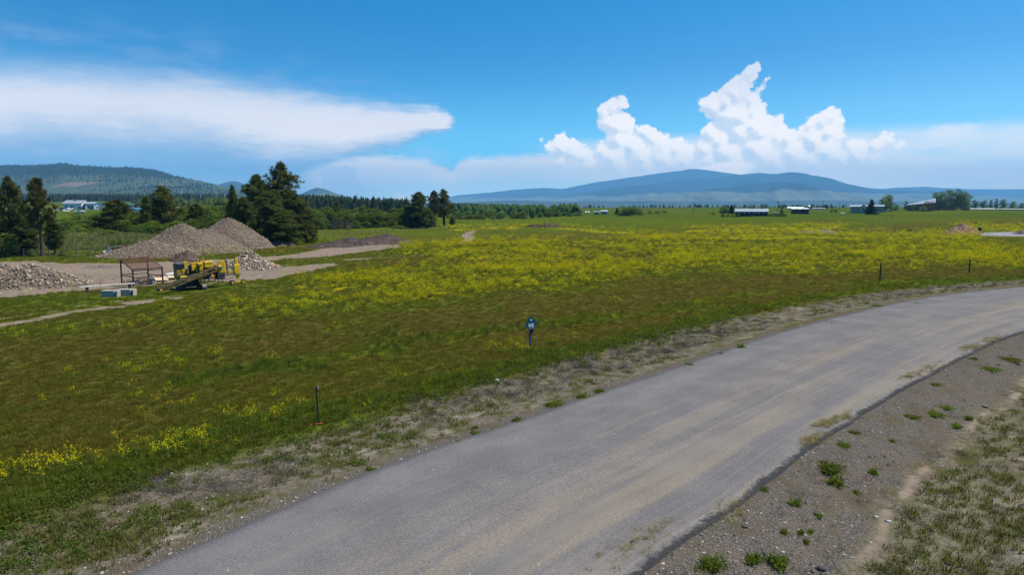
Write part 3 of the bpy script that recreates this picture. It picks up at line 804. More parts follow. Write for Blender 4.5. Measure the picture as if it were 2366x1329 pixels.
ridge('mountain_back_ridge', [(980, 474), (1050, 452), (1110, 447), (1190, 438), (1230, 436), (1262, 434), (1300, 437), (1335, 429), (1380, 420), (1430, 414), (1480, 406), (1530, 399), (1570, 394), (1603, 390), (1640, 394), (1690, 401), (1740, 408), (1800, 420), (1860, 440), (1940, 472)], 18800, 4600, 1200, 15, 700, hm_far, 260, 60, jag=1.6)
ridge('mountain_front_ridge', [(1120, 476), (1240, 463), (1330, 448), (1450, 431), (1560, 417), (1640, 412), (1680, 407), (1720, 402), (1750, 399), (1790, 402), (1815, 398), (1840, 400), (1875, 408), (1905, 410), (1950, 424), (2000, 434), (2070, 440), (2150, 442), (2230, 448), (2320, 455), (2480, 466)], 14300, 3700, 2500, 16, 700, hm_far, 320, 70, jag=1.6)
ridge('mountain_shoulder', [(1290, 476), (1500, 455), (1650, 438), (1750, 425), (1800, 420), (1850, 425), (1900, 438), (2000, 452), (2150, 464), (2300, 472)], 10600, 2400, 2000, 17, 460, hm_far, 260, 60, jag=1.4)
ridge('mountain_far_right', [(1930, 470), (2000, 441), (2060, 434), (2130, 431), (2170, 434), (2240, 437), (2366, 437), (2520, 442), (2600, 470)], 19000, 3600, 1200, 18, 250, hm_far, 160, 40, jag=1.2)
ridge('mountain_foothills', [(960, 480), (1060, 468), (1180, 463), (1320, 466), (1500, 464), (1700, 466), (1900, 463), (2100, 466), (2300, 468), (2520, 474)], 8200, 1900, 1300, 19, 70, hm_foot, 260, 40, jag=1.5)

# ------------------------------------------------------------------ the air between here and the mountains
hb = MB().box((0, 9900, 500), (48000, 21400, 1100))
hz = hb.build('haze', None)
m, b = newmat('blue_haze')
vol = b.n('ShaderNodeVolumePrincipled', {'Color': (0.23, 0.60, 1.0, 1), 'Density': 7.4e-5, 'Anisotropy': 0.0})
b.n('ShaderNodeOutputMaterial', {'Volume': vol.outputs[0]})
hz.data.materials.append(m)
tag(hz, 'blue summer haze lying over the valley and the mountains', 'haze', kind='stuff')

# ------------------------------------------------------------------ trees
RNG = np.random.default_rng(7)


def unitv(n, rng):
    v = rng.normal(size=(n, 3)); return v / np.linalg.norm(v, axis=1, keepdims=True)


def tris_from(base, tip, side):
    """triangles: base -/+ side, tip"""
    n = len(base)
    V = np.stack([base - side, base + side, tip], 1).reshape(-1, 3)
    return V, np.arange(3 * n).reshape(n, 3)


def needle_clumps(cent, dirs, rng, per, length, width, spread=0.9):
    n = len(cent)
    c = np.repeat(cent, per, 0); d = np.repeat(dirs, per, 0)
    r = unitv(n * per, rng)
    dd = d * (1 - spread * 0.5) + r * spread; dd /= np.linalg.norm(dd, axis=1, keepdims=True)
    L = length * rng.uniform(0.55, 1.15, (n * per, 1))
    side = np.cross(dd, unitv(n * per, rng)); side /= np.linalg.norm(side, axis=1, keepdims=True) + 1e-9
    b = c + r * length * 0.25
    V, T = tris_from(b, b + dd * L, side * width * rng.uniform(0.7, 1.3, (n * per, 1)))
    clump = np.repeat(rng.uniform(0, 1, n), per); col = np.clip(0.55 * clump + 0.45 * rng.uniform(0, 1, n * per), 0, 1)
    return V, T, np.repeat(col, 3)


def limb(MBo, p0, p1, r0, r1, n=5): MBo.tube(p0, p1, r0, r1, n, False)


def pine_mesh(seed, h=12.0, R=2.6, base=0.18, shape='round', nb=70, per=16, droop=0.0, clear=0.0, lean=0.0, needle=0.55, width=0.085):
    """ponderosa-like tree of height h; returns (trunk, crown) meshes"""
    rng = np.random.default_rng(seed)
    tk = MB(); pts = []
    K = 9
    for i in range(K + 1):
        t = i / K
        pts.append(np.array([lean * t * h + 0.12 * math.sin(3 * t + seed) * t, 0.12 * math.cos(2.3 * t + seed) * t, t * h * 0.97]))
    for i in range(K):
        r0 = 0.30 * (h / 12) * (1 - i / K) ** 0.8 + 0.03; r1 = 0.30 * (h / 12) * (1 - (i + 1) / K) ** 0.8 + 0.02
        limb(tk, pts[i], pts[i + 1], r0 * (1.35 if i == 0 else 1), r1, 7)
    ax = lambda t: np.array([np.interp(t, np.linspace(0, 1, K + 1), [p[k] for p in pts]) for k in range(3)])
    cents = []; dirs = []
    for k in range(nb):
        t = base + (1 - base) * (k + rng.uniform()) / nb
        s = (t - base) / (1 - base)
        if shape == 'round': prof = (math.sin(math.pi * min(1, 0.12 + 0.88 * s ** 0.8)) ** 0.6) if s < 0.97 else 0.25
        elif shape == 'cone': prof = (1 - s) ** 0.85 * 0.95 + 0.07
        elif shape == 'flat': prof = 0.45 + 0.65 * s if s < 0.8 else 1.05 * (1 - (s - 0.8) / 0.2) ** 0.5
        else: prof = (1 - s ** 2.2) * (0.62 + 0.38 * min(1, s * 4)) + 0.08
        lump = 0.62 + 0.65 * vnoise(np.array([t * 5.5 + seed]), np.array([(k % 5) * 1.7]), seed)[0]
        L = R * prof * lump * rng.uniform(0.75, 1.12)
        if rng.uniform() < clear: continue
        a = rng.uniform(0, 2 * math.pi)
        up = 0.30 - droop + 0.45 * s
        d = np.array([math.cos(a), math.sin(a), up]); d /= np.linalg.norm(d)
        p0 = ax(t); p1 = p0 + d * L + np.array([0, 0, 0.12 * L])
        limb(tk, p0, p1, 0.05 * (h / 12) * (1 - 0.6 * s), 0.015, 3)
        nclump = max(2, int(2 + 3.2 * L))
        for j in range(nclump):
            f = 0.30 + 0.72 * (j + rng.uniform()) / nclump
            off = rng.normal(size=3) * np.array([0.24, 0.24, 0.15]) * (0.5 + 0.35 * L)
            cents.append(p0 + (p1 - p0) * f + off); dirs.append(d + np.array([0, 0, 0.5]))
    for j in range(5): cents.append(ax(1.0) + rng.normal(size=3) * 0.18); dirs.append(np.array([0, 0, 1.0]))
    V, T, c = needle_clumps(np.array(cents), np.array(dirs), rng, per, needle, width)
    cm = npmesh('crown', V, T); setcol(cm, 'tint', np.stack([c, c, c], 1))
    tm = tk.mesh('trunk')
    return tm, cm, h, R


def leafy_mesh(seed, h=8.0, R=3.2, nl=22, leaves=2600, size=0.30, low=0.06, tall=1.0, ragged=0.3, stems=1):
    """broadleaf tree: lobes of small leaves on a forked trunk"""
    rng = np.random.default_rng(seed)
    tk = MB(); lob = []
    cz = h * (low + (1 - low) * 0.5); rz = h * (1 - low) * 0.5
    for k in range(nl):
        t = (k + rng.uniform(0.1, 0.9)) / nl; a = rng.uniform(0, 6.28)
        prof = (0.72 + 0.28 * min(1, t * 3)) * math.sqrt(max(0.05, 1 - (max(0, t - 0.35) / 0.72) ** 2))
        rr = R * prof * rng.uniform(0.25, 0.78)
        rl_ = R * rng.uniform(0.28, 0.44) * (1.0 - 0.35 * t)
        c = np.array([rr * math.cos(a), rr * math.sin(a), h * (low + (0.97 - low) * t) - rl_ * (0.75 * t - 0.15)])
        lob.append((c, rl_))
    for s in range(stems):
        a = rng.uniform(0, 6.28); ox = 0.25 * R * (s > 0) * math.cos(a); oy = 0.25 * R * (s > 0) * math.sin(a)
        fork = np.array([ox * 1.4, oy * 1.4, h * (low + 0.12)])
        limb(tk, (ox, oy, -0.1), fork, 0.026 * h, 0.018 * h, 7)
        for c, r in lob[s::stems]:
            mid = (fork + c) / 2 + rng.normal(size=3) * 0.15
            limb(tk, fork, mid, 0.010 * h, 0.007 * h, 4); limb(tk, mid, c, 0.007 * h, 0.003 * h, 3)
    w = np.array([r ** 2 for c, r in lob]); cnt = (leaves * w / w.sum()).astype(int)
    Vs = []; cs = []
    for (c, r), n in zip(lob, cnt):
        d = unitv(n, rng); d[:, 2] = np.where((d[:, 2] < -0.5) & (rng.uniform(0, 1, n) < 0.6), -d[:, 2], d[:, 2])
        rad_ = r * (0.55 + 0.5 * rng.uniform(0, 1, n) ** 0.5) * (1 + ragged * rng.normal(size=n) * 0.5)
        p = c + d * rad_[:, None] * np.array([1, 1, 0.85])
        nrm = d + unitv(n, rng) * 0.8; nrm /= np.linalg.norm(nrm, axis=1, keepdims=True)
        e1 = np.cross(nrm, unitv(n, rng)); e1 /= np.linalg.norm(e1, axis=1, keepdims=True); e2 = np.cross(nrm, e1)
        s_ = size * rng.uniform(0.6, 1.3, (n, 1))
        Vs.append(np.stack([p - e1 * s_ * 0.5, p + e2 * s_ * 0.38, p + e1 * s_ * 0.6, p - e2 * s_ * 0.38], 1).reshape(-1, 3))
        lc = rng.uniform(0, 1); cs.append(np.repeat(np.clip(0.5 * lc + 0.5 * rng.uniform(0, 1, n), 0, 1), 4))
    V = np.concatenate(Vs); c = np.concatenate(cs)
    cm = npmesh('crown', V, np.arange(len(V)).reshape(-1, 4)); setcol(cm, 'tint', np.stack([c, c, c], 1))
    return tk.mesh('trunk'), cm, h, R


bark = pm('pine_bark', (0.075, 0.052, 0.038), (0.035, 0.026, 0.020), 3.0, 0.95, bump=0.6)
barkg = pm('grey_bark', (0.16, 0.14, 0.115), (0.075, 0.064, 0.052), 3.0, 0.95, bump=0.5)
F_PINE = foliage('pine_needles', (0.028, 0.042, 0.011, 1), (0.165, 0.178, 0.056, 1), 0.3)
F_PINE2 = foliage('pine_needles_olive', (0.034, 0.044, 0.011, 1), (0.185, 0.176, 0.058, 1), 0.3)
F_SPRUCE = foliage('spruce_needles', (0.016, 0.034, 0.017, 1), (0.052, 0.085, 0.042, 1), 0.2)
F_LEAF = foliage('cottonwood_leaves', (0.058, 0.094, 0.016, 1), (0.185, 0.245, 0.048, 1), 0.5)
F_LEAF2 = foliage('willow_leaves', (0.095, 0.130, 0.024, 1), (0.245, 0.290, 0.060, 1), 0.5)
F_GREY = foliage('bare_grey_twigs', (0.070, 0.060, 0.062, 1), (0.150, 0.130, 0.130, 1), 0.1, (1, 1, 1, 1))
F_RUST = foliage('reddish_leaves', (0.050, 0.034, 0.014, 1), (0.130, 0.082, 0.034, 1), 0.25, (1.1, 1, .7, 1))
TV = {}
def reg(key, gen, fol, bk):
    tm, cm, h, R = gen
    tm.materials.append(bk); cm.materials.append(fol)
    TV[key] = (tm, cm, h, R)
reg('pineA', pine_mesh(1, 15, 3.4, 0.12, 'oval', 120, 17), F_PINE, bark)
reg('pineB', pine_mesh(2, 14, 3.0, 0.10, 'cone', 120, 16), F_PINE, bark)
reg('pineC', pine_mesh(3, 13, 2.7, 0.34, 'oval', 66, 20, clear=0.22, lean=0.02), F_PINE2, bark)
reg('pineD', pine_mesh(4, 13, 2.8, 0.36, 'oval', 66, 20, clear=0.22), F_PINE2, bark)
reg('pineE', pine_mesh(5, 12, 3.2, 0.02, 'oval', 120, 18, droop=0.15), F_PINE, bark)
reg('pineF', pine_mesh(6, 15, 3.3, 0.22, 'oval', 90, 17, clear=0.15), F_PINE2, bark)
reg('spruce', pine_mesh(8, 11, 2.6, 0.02, 'cone', 130, 15, droop=0.35, needle=0.45), F_SPRUCE, bark)
reg('leafA', leafy_mesh(21, 9, 3.4, 30, 4400), F_LEAF, barkg)
reg('leafB', leafy_mesh(22, 9, 3.0, 28, 4200, tall=1.2), F_LEAF, barkg)
reg('leafC', leafy_mesh(23, 8, 3.6, 26, 3800, low=0.02, stems=2), F_LEAF2, barkg)
reg('leafD', leafy_mesh(24, 10, 2.6, 22, 3600, low=0.06), F_LEAF, barkg)
reg('leafE', leafy_mesh(25, 9, 4.4, 34, 6500, low=0.03, stems=3), F_LEAF, barkg)
reg('bushA', leafy_mesh(31, 3, 2.2, 18, 1900, 0.20, low=0.02, stems=3), F_LEAF2, barkg)
reg('bushB', leafy_mesh(32, 2.6, 2.0, 16, 1700, 0.18, low=0.0, stems=3), F_LEAF, barkg)
reg('bushG', leafy_mesh(33, 4, 2.4, 18, 1500, 0.16, low=0.05, stems=4, ragged=0.6), F_GREY, barkg)
reg('bushR', leafy_mesh(34, 5, 3.0, 20, 2200, 0.2, low=0.05, stems=3), F_RUST, barkg)
REFR = {'pineA': 3.2, 'pineB': 2.7, 'pineC': 2.9, 'pineD': 3.0, 'pineE': 3.0, 'pineF': 3.0, 'spruce': 2.3}


def tree(name, key, u, bv, tv, wpx, label, cat='tree', group=None, dist=None, rz=None):
    """a tree whose foot is at photo pixel (u, bv), or at depth dist, whose tip reaches row tv and whose crown is wpx wide"""
    if dist is None: x, y, z = hit(u, bv)
    else: x, y, z = atdist(u, dist)
    hgt = max(0.6, ztop(u, tv, y) - z)
    cz = math.hypot(x, y)
    wid = wpx / FPX * y * 1.0
    tm, cm, h, R = TV[key]
    ref = REFR.get(key, R * 0.95)
    o = thing(name, label, cat, (x, y, z - 0.05), RNG.uniform(0, 6.28) if rz is None else rz, group)
    sxy = wid / (2 * ref); sz = hgt / (h * 1.02)
    for nm, me in (('trunk', tm), ('crown', cm)):
        c = bpy.data.objects.new(nm, me); put(c, o)
    o.scale = (sxy, sxy, sz)
    return o


ORD = ['first', 'second', 'third', 'fourth', 'fifth', 'sixth', 'seventh', 'eighth', 'ninth', 'tenth', 'eleventh', 'twelfth', 'thirteenth', 'fourteenth', 'fifteenth', 'sixteenth', 'seventeenth', 'eighteenth', 'nineteenth', 'twentieth', 'twenty-first', 'twenty-second', 'twenty-third', 'twenty-fourth', 'twenty-fifth', 'twenty-sixth', 'twenty-seventh', 'twenty-eighth', 'twenty-ninth', 'thirtieth']

# pines standing left of the gravel yard
G = 'pines and shrubs left of the gravel yard'
tree('pine_tree', 'pineC', 28, 590, 405, 76, 'tall open-topped pine at the far left edge, leftmost of the two old pines', group=G, rz=0.4)
tree('pine_tree', 'pineD', 98, 592, 408, 68, 'tall old pine with bare lower trunk, right of the leftmost pine', group=G, rz=2.0)
tree('pine_tree', 'pineE', 60, 588, 500, 70, 'dark dense pine crowded between the two tall pines at far left', group=G)
tree('pine_tree', 'pineA', 128, 588, 500, 44, 'small dark pine at the right foot of the left pine pair', group=G)
tree('pine_tree', 'pineE', -14, 590, 480, 80, 'dark pine cut off by the left edge of the picture', group=G)
tree('shrub', 'bushA', 18, 592, 535, 78, 'large bright green shrub at the left edge above the yard', 'shrub', G)
tree('shrub', 'bushA', -40, 590, 528, 70, 'bright green shrub half outside the left edge', 'shrub', G)
tree('shrub', 'bushB', 78, 593, 574, 30, 'small green shrub at the fence below the two tall pines', 'shrub', G)
tree('shrub', 'bushB', 142, 592, 574, 26, 'low dark shrub touching the metal fence gate', 'shrub', G)
tree('shrub', 'bushB', 268, 575, 552, 42, 'dark rounded shrub left of the big gravel heap', 'shrub', G)
tree('shrub', 'bushB', 302, 574, 553, 40, 'second dark shrub wedged against the left slope of the big gravel heap', 'shrub', G)
tree('shrub', 'bushB', 205, 590, 580, 14, 'tiny shrub in the weeds left of the parked implement', 'shrub', G)
# trees of the left valley
G = 'trees in the hollow behind the gravel yard'
L = [('pineA', 60, 125, 470, 60), ('leafA', 160, 150, 512, 62), ('leafA', 196, 158, 505, 64), ('leafC', 176, 136, 524, 50), ('leafB', 232, 165, 494, 70), ('pineE', 268, 140, 460, 84), ('leafB', 300, 155, 488, 58), ('leafA', 322, 168, 490, 60), ('pineB', 338, 134, 452, 44), ('pineF', 379, 138, 428, 74), ('leafC', 352, 130, 512, 60), ('leafA', 420, 158, 480, 70), ('pineE', 452, 150, 470, 52), ('leafB', 482, 165, 476, 66), ('leafC', 512, 172, 486, 50), ('leafA', 215, 128, 530, 60), ('leafC', 250, 124, 534, 46), ('leafA', 400, 132, 512, 60), ('leafB', 440, 136, 508, 56), ('leafA', 500, 140, 508, 56), ('leafA', 545, 190, 488, 50), ('leafB', 185, 178, 496, 60), ('leafA', 150, 165, 506, 50), ('leafE', 255, 180, 488, 80), ('leafE', 300, 136, 508, 70), ('leafA', 345, 172, 480, 64), ('leafE', 400, 176, 474, 84), ('leafE', 460, 184, 470, 84), ('leafB', 520, 186, 474, 60), ('leafE', 330, 128, 520, 60)]
L.sort(key=lambda r: r[1])
for i, (k, u, d, tv, w) in enumerate(L):
    nm = 'pine_tree' if k.startswith('pine') else 'leafy_tree'
    tree(nm, k, u, 0, tv - (5 if nm == 'leafy_tree' else 0), w * 1.22, f"{'dark pine' if nm == 'pine_tree' else 'green leafy tree'}, {ORD[i]} from the left in the hollow behind the yard", group=G, dist=d)
# the big pine clump behind the gravel heap
G = 'big pine clump behind the gravel heap'
for k, u, bv, tv, w, lab in [('pineB', 543, 563, 425, 46, 'slim pine, leftmost of the big dark clump behind the gravel heap'), ('pineE', 566, 566, 455, 66, 'dense low pine at the left foot of the big dark clump'),
                             ('pineA', 597, 560, 399, 86, 'tall dark pine left of the tallest tree in the big clump'), ('pineF', 655, 558, 372, 96, 'tallest pine in the picture, crown of the big dark clump'),
                             ('pineE', 628, 565, 440, 100, 'broad dark pine filling the middle of the big clump'), ('pineA', 676, 562, 440, 84, 'dark pine on the right flank of the tallest pine'),
                             ('pineE', 700, 561, 478, 70, 'lower pine at the right end of the big dark clump'), ('pineE', 652, 566, 490, 90, 'low spreading pine below the tallest pine')]:
    tree('pine_tree', k, u, bv, tv, w, lab, group=G)
tree('shrub', 'bushB', 722, 560, 542, 34, 'low dark shrub at the right foot of the big pine clump', 'shrub', G)
tree('shrub', 'bushB', 690, 566, 548, 44, 'dark juniper-like shrub under the right side of the big pine clump', 'shrub', G)
# leafy belt behind the wire fence
G = 'leafy woodland belt behind the wire fence'
rg = np.random.default_rng(40)
row = []
for i in range(17): row.append((['leafA', 'leafB', 'leafC', 'leafD', 'leafA'][i % 5], 710 + i * 15 + rg.uniform(-4, 4), 531 - i * 0.5, 486 + rg.uniform(-4, 10), 34 + rg.uniform(-3, 9)))
for i in range(13): row.append((['leafB', 'leafA', 'leafD'][i % 3], 715 + i * 18 + rg.uniform(-5, 5), 521 - i * 0.3, 474 + rg.uniform(-3, 8) + (i > 8) * 5, 36 + rg.uniform(-3, 8)))
row.sort(key=lambda r: r[1])
for i, (k, u, bv, tv, w) in enumerate(row):
    tree('leafy_tree', k, u, bv, tv, w * 1.15, f'{ORD[i]} tree from the left in the leafy belt behind the wire fence', group=G)
tree('pine_tree', 'pineD', 779, 520, 464, 26, 'dark pine top rising above the leafy belt near its middle', group=G)
tree('dead_shrub', 'bushG', 806, 531, 505, 32, 'leafless grey shrub in front of the leafy belt', 'shrub', G)
tree('dead_shrub', 'bushG', 774, 531, 500, 34, 'grey twiggy shrub left of the leafless shrub in the leafy belt', 'shrub', G)
G = 'pine group in the middle of the field edge'
for k, u, bv, tv, w, lab in [('pineE', 968, 527, 443, 64, 'broad dense pine standing at the end of the leafy belt'), ('pineE', 948, 527, 470, 40, 'dark pine leaning into the left of the broad dense pine'), ('pineD', 1004, 524, 439, 36, 'tall narrow pine, left one of the open pair by the field track'),
                             ('pineF', 1026, 523, 436, 50, 'tall open pine with bare trunk, right one of the pair by the field track'), ('pineE', 990, 527, 480, 34, 'low dark pine between the dense pine and the open pair'), ('pineE', 1045, 521, 500, 14, 'small young pine right of the open pair')]:
    tree('pine_tree', k, u, bv, tv, w, lab, group=G)
# trees across the middle distance: (variant, u, foot row, top row, width)
G = 'tree line across the middle distance'
L = [('leafC', 1062, 507, 492, 26), ('leafC', 1082, 507, 494, 22), ('leafA', 1098, 506, 493, 18), ('leafC', 1113, 507, 496, 22), ('leafA', 1133, 504, 488, 22), ('leafB', 1156, 506, 489, 26), ('bushA', 1138, 508, 501, 14), ('leafA', 1190, 505, 488, 22), ('leafA', 1207, 506, 486, 26), ('leafD', 1232, 505, 486, 13), ('leafB', 1248, 503, 488, 16),
     ('leafB', 1266, 502, 487, 18), ('leafA', 1286, 501, 489, 20), ('spruce', 1299, 495, 478, 10), ('spruce', 1311, 495, 477, 11), ('spruce', 1327, 493, 477, 10), ('spruce', 1336, 493, 477, 10), ('leafC', 1318, 500, 492, 13), ('spruce', 1426, 495, 483, 8), ('leafE', 1453, 499, 475, 42), ('leafA', 1480, 498, 483, 18), ('bushB', 1501, 494, 489, 14),
     ('bushB', 1518, 493, 487, 16), ('bushB', 1535, 492, 486, 14), ('leafA', 1672, 494, 478, 18), ('spruce', 1690, 494, 473, 14), ('bushA', 1646, 496, 489, 14)]
for i, (k, u, bv, tv, w) in enumerate(L):
    kind = 'spruce' if k == 'spruce' else ('shrub' if k.startswith('bush') else 'leafy tree')
    tree(kind.replace(' ', '_') if kind != 'spruce' else 'spruce_tree', k if k != 'leafC' else 'leafA', u, bv, tv - (3 if i % 3 == 0 else 0), w * (1.2 + 0.35 * ((i * 7) % 5) / 4), f'small distant {kind}, {ORD[i]} from the left in the tree line beyond the track', 'shrub' if kind == 'shrub' else 'tree', G)
# trees about the farmsteads on the right
G = 'farmstead trees on the right'
for nm, k, u, bv, tv, w, lab in [('leafy_tree', 'leafA', 1737, 488, 472, 15, 'round dark tree rising behind the long dark barn roof, left one'), ('leafy_tree', 'leafD', 1761, 487, 470, 12, 'upright dark tree rising behind the long dark barn roof, right one'),
                                 ('leafy_tree', 'leafD', 1806, 497, 474, 12, 'narrow green tree between the dark barn and the tarped hay stack'),
                                 ('spruce_tree', 'spruce', 2013, 496, 460, 24, 'dark pointed spruce in front of the pale farmhouse'), ('leafy_tree', 'leafA', 2040, 489, 458, 30, 'bright green round tree right behind the farmhouse'), ('leafy_tree', 'leafE', 2050, 488, 447, 34, 'tall green tree behind the bright tree by the farmhouse'),
                                 ('leafy_tree', 'leafC', 2071, 487, 471, 14, 'dark round bush-like tree right of the tall farmhouse trees'), ('leafy_tree', 'leafD', 2093, 487, 463, 13, 'narrow green tree left of the sloping barn roof'), ('leafy_tree', 'leafD', 2119, 486, 467, 11, 'thin small tree in front of the sloping roof barn'),
                                 ('leafy_tree', 'leafA', 2108, 489, 471, 15, 'small round tree hiding the left end of the sloping roof barn'), ('leafy_tree', 'leafC', 2132, 489, 474, 18, 'low leafy tree in front of the middle of the sloping roof barn'), ('shrub', 'bushR', 2148, 488.5, 462, 38, 'reddish brown shrub below the big grey-green grove'), ('leafy_tree', 'leafE', 2170, 486, 440, 48, 'left tree of the big grove beside the sloping roof barn'), ('leafy_tree', 'leafE', 2205, 486, 434, 58, 'tallest middle tree of the big grove on the right'),
                                 ('leafy_tree', 'leafE', 2228, 485, 446, 40, 'right tree of the big grove beside the white-roofed barns'), ('dead_shrub', 'bushG', 2190, 487, 452, 34, 'greyish twiggy tree in the shade of the big grove'), ('shrub', 'bushB', 2236, 487, 474, 18, 'dark shrub at the right foot of the big grove'), ('dead_shrub', 'bushG', 2226, 487, 460, 24, 'pale grey twiggy tree at the right of the big grove'),
                                 ('leafy_tree', 'leafA', 2252, 483, 461, 18, 'round tree, first one right of the big grove'), ('leafy_tree', 'leafA', 2272, 483, 462, 20, 'dark round tree, second one right of the big grove'), ('leafy_tree', 'leafD', 2289, 482, 460, 10, 'narrow tree, left of the two slim ones by the right edge'),
                                 ('leafy_tree', 'leafD', 2301, 482, 458, 11, 'narrow tree, right of the two slim ones by the right edge'), ('leafy_tree', 'leafA', 2317, 481, 459, 18, 'bright round tree near the right edge above the white greenhouse'), ('leafy_tree', 'leafC', 2340, 481, 464, 18, 'loose grey-green tree next to the right edge'), ('leafy_tree', 'leafC', 2362, 481, 468, 16, 'tree cut by the right edge of the picture')]:
    tree(nm, k, u, bv, tv, w, lab, 'shrub' if 'shrub' in nm else 'tree', G)
G = 'far grove behind the hay stack'
for i, u in enumerate([1842, 1853, 1864, 1876, 1888, 1899, 1908]):
    tree('leafy_tree' if i < 5 else 'spruce_tree', 'leafA' if i < 5 else 'spruce', u, 483, 472 + (i % 3) - (1.5 if i == 3 else 0), 13 if i < 5 else 7, f'far dark tree, {ORD[i]} from the left in the grove behind the hay stack', group=G)


# far woods that read as one mass
def woods(name, pts, hts, wid, mat, label):
    rng = np.random.default_rng(len(pts))
    Vs = []; Ts = []; cs = []; n0 = 0
    P = np.array(pts, float); Hh = np.array(hts, float); Wd = np.array(wid, float)
    N = len(P)
    for lay, (z0, z1, w0) in enumerate([(0.05, 0.55, 1.0), (0.30, 0.80, 0.78), (0.58, 1.02, 0.5)]):
        k = 6; ang0 = rng.uniform(0, 6.28, N)
        ring = []
        for j in range(k):
            a = ang0 + 2 * math.pi * j / k; rr = Wd * w0 * rng.uniform(0.65, 1.25, N)
            ring.append(np.stack([P[:, 0] + rr * np.cos(a), P[:, 1] + rr * np.sin(a), P[:, 2] + Hh * (z0 + rng.uniform(-0.04, 0.06, N))], 1))
        tip = np.stack([P[:, 0] + rng.uniform(-.15, .15, N) * Wd, P[:, 1], P[:, 2] + Hh * z1], 1)
        V = np.concatenate(ring + [tip]); ii = np.arange(N)
        for j in range(k): Ts.append(np.stack([n0 + ii + j * N, n0 + ii + ((j + 1) % k) * N, n0 + ii + k * N], 1))
        Vs.append(V); cs.append(np.tile(rng.uniform(0, 1, N), k + 1)); n0 += len(V)
    c = np.concatenate(cs)
    me = npmesh(name, np.concatenate(Vs), np.concatenate(Ts)); setcol(me, 'tint', np.stack([c, c, c], 1)); me.materials.append(mat)
    tag(put(bpy.data.objects.new(name, me)), label, 'forest', kind='stuff')


F_FAR = foliage('far_conifers', (0.012, 0.022, 0.010, 1), (0.034, 0.050, 0.020, 1), 0.08)
F_FARL = foliage('far_broadleaf', (0.026, 0.050, 0.012, 1), (0.074, 0.110, 0.026, 1), 0.2)
rg = np.random.default_rng(5)


def slope_wood(u0, u1, d0, d1, n, h0, h1, dens=0.0, seed=0):
    us = rg.uniform(u0, u1, n); ds = rg.uniform(d0, d1, n) ** 1.0
    q = (us - 1183) / FPX / (math.cos(PITCH) + (664.5 - 480) / FPX * math.sin(PITCH))
    x = q * ds; y = ds; keep = fbm(x * 0.006, y * 0.006, 60 + seed, 3) > dens
    x, y = x[keep], y[keep]; z = Hgt(x, y) - 0.3
    h = rg.uniform(h0, h1, len(x))
    return np.stack([x, y, z], 1), h


p, h = slope_wood(-60, 540, 1150, 1700, 1500, 9, 17, 0.36, 1)
woods('far_pine_wood', p, h, h * 0.24, F_FAR, 'dark pine wood along the foot of the left hills')
p, h = slope_wood(680, 945, 520, 1100, 1000, 8, 14, 0.30, 2)
woods('far_pine_wood', p, h, h * 0.26, F_FAR, 'dark pine wood behind the leafy belt, below the cone hill')
p, h = slope_wood(1040, 1250, 760, 1250, 1000, 6, 11, 0.25, 3)
fe = np.clip((1250 - proj(p[:, 0], p[:, 1], p[:, 2])[0]) / 190, 0.0, 1.0); kk = rg.uniform(0, 1, len(h)) < 0.25 + 0.75 * fe; p, h = p[kk], (h * (0.55 + 0.45 * fe))[kk]
woods('far_pine_wood', p, h, h * 0.25, F_FAR, 'dark pine wood right of the open pine pair, below the far mountain')
p, h = slope_wood(1048, 1345, 430, 800, 420, 3, 9, 0.46, 6)
woods('far_leafy_wood', p, h, h * 0.55, F_FARL, 'leafy thickets behind the tree line right of the open pine pair')
p, h = slope_wood(300, 700, 330, 900, 420, 5, 11, 0.45, 4)
woods('far_leafy_wood', p, h, h * 0.5, F_FARL, 'leafy thickets between the left valley and the pine wood')
p, h = slope_wood(1230, 2000, 1100, 1450, 170, 3, 8, 0.5, 5)
woods('far_tree_scatter', p, h, h * 0.4, F_FAR, 'scattered tiny trees along the far edge of the plain')
# pines on the slopes of the near hills
for (X, Y, Z, f), n, nm, lab, hh, seed in ((HILL, 5200, 'hill_forest', 'pine forest covering the upper slopes of the left hill ridge', (8, 14), 1), (LOWR, 900, 'hill_forest', 'sparse pines along the low ridge below the cone hill', (7, 12), 2)):
    i = rg.integers(0, X.shape[0] - 1, n * 3); j = rg.integers(0, X.shape[1] - 1, n * 3)
    a, bb = rg.uniform(0, 1, n * 3), rg.uniform(0, 1, n * 3)
    lerp = lambda M: (M[i, j] * (1 - a) + M[i + 1, j] * a) * (1 - bb) + (M[i, j + 1] * (1 - a) + M[i + 1, j + 1] * a) * bb
    x, y, z = lerp(X), lerp(Y), lerp(Z)
    dens = fbm(x * 0.0021 * 1.3, y * 0.0021 * 0.8, 70 + seed, 4)
    ff = f[i, 0]
    keep = ((dens - 0.5) * 1.9 + 0.5 + 0.45 * ff ** 2 + rg.uniform(-0.12, 0.12, n * 3)) > 0.80 if seed == 1 else (dens + 0.3 * (ff > 0.8) + rg.uniform(-0.1, 0.1, n * 3)) > 0.62
    x, y, z = x[keep][:n], y[keep][:n], z[keep][:n]
    h = rg.uniform(*hh, len(x))
    woods(nm, np.stack([x, y, z - 0.5], 1), h, h * 0.30, F_FAR, lab)

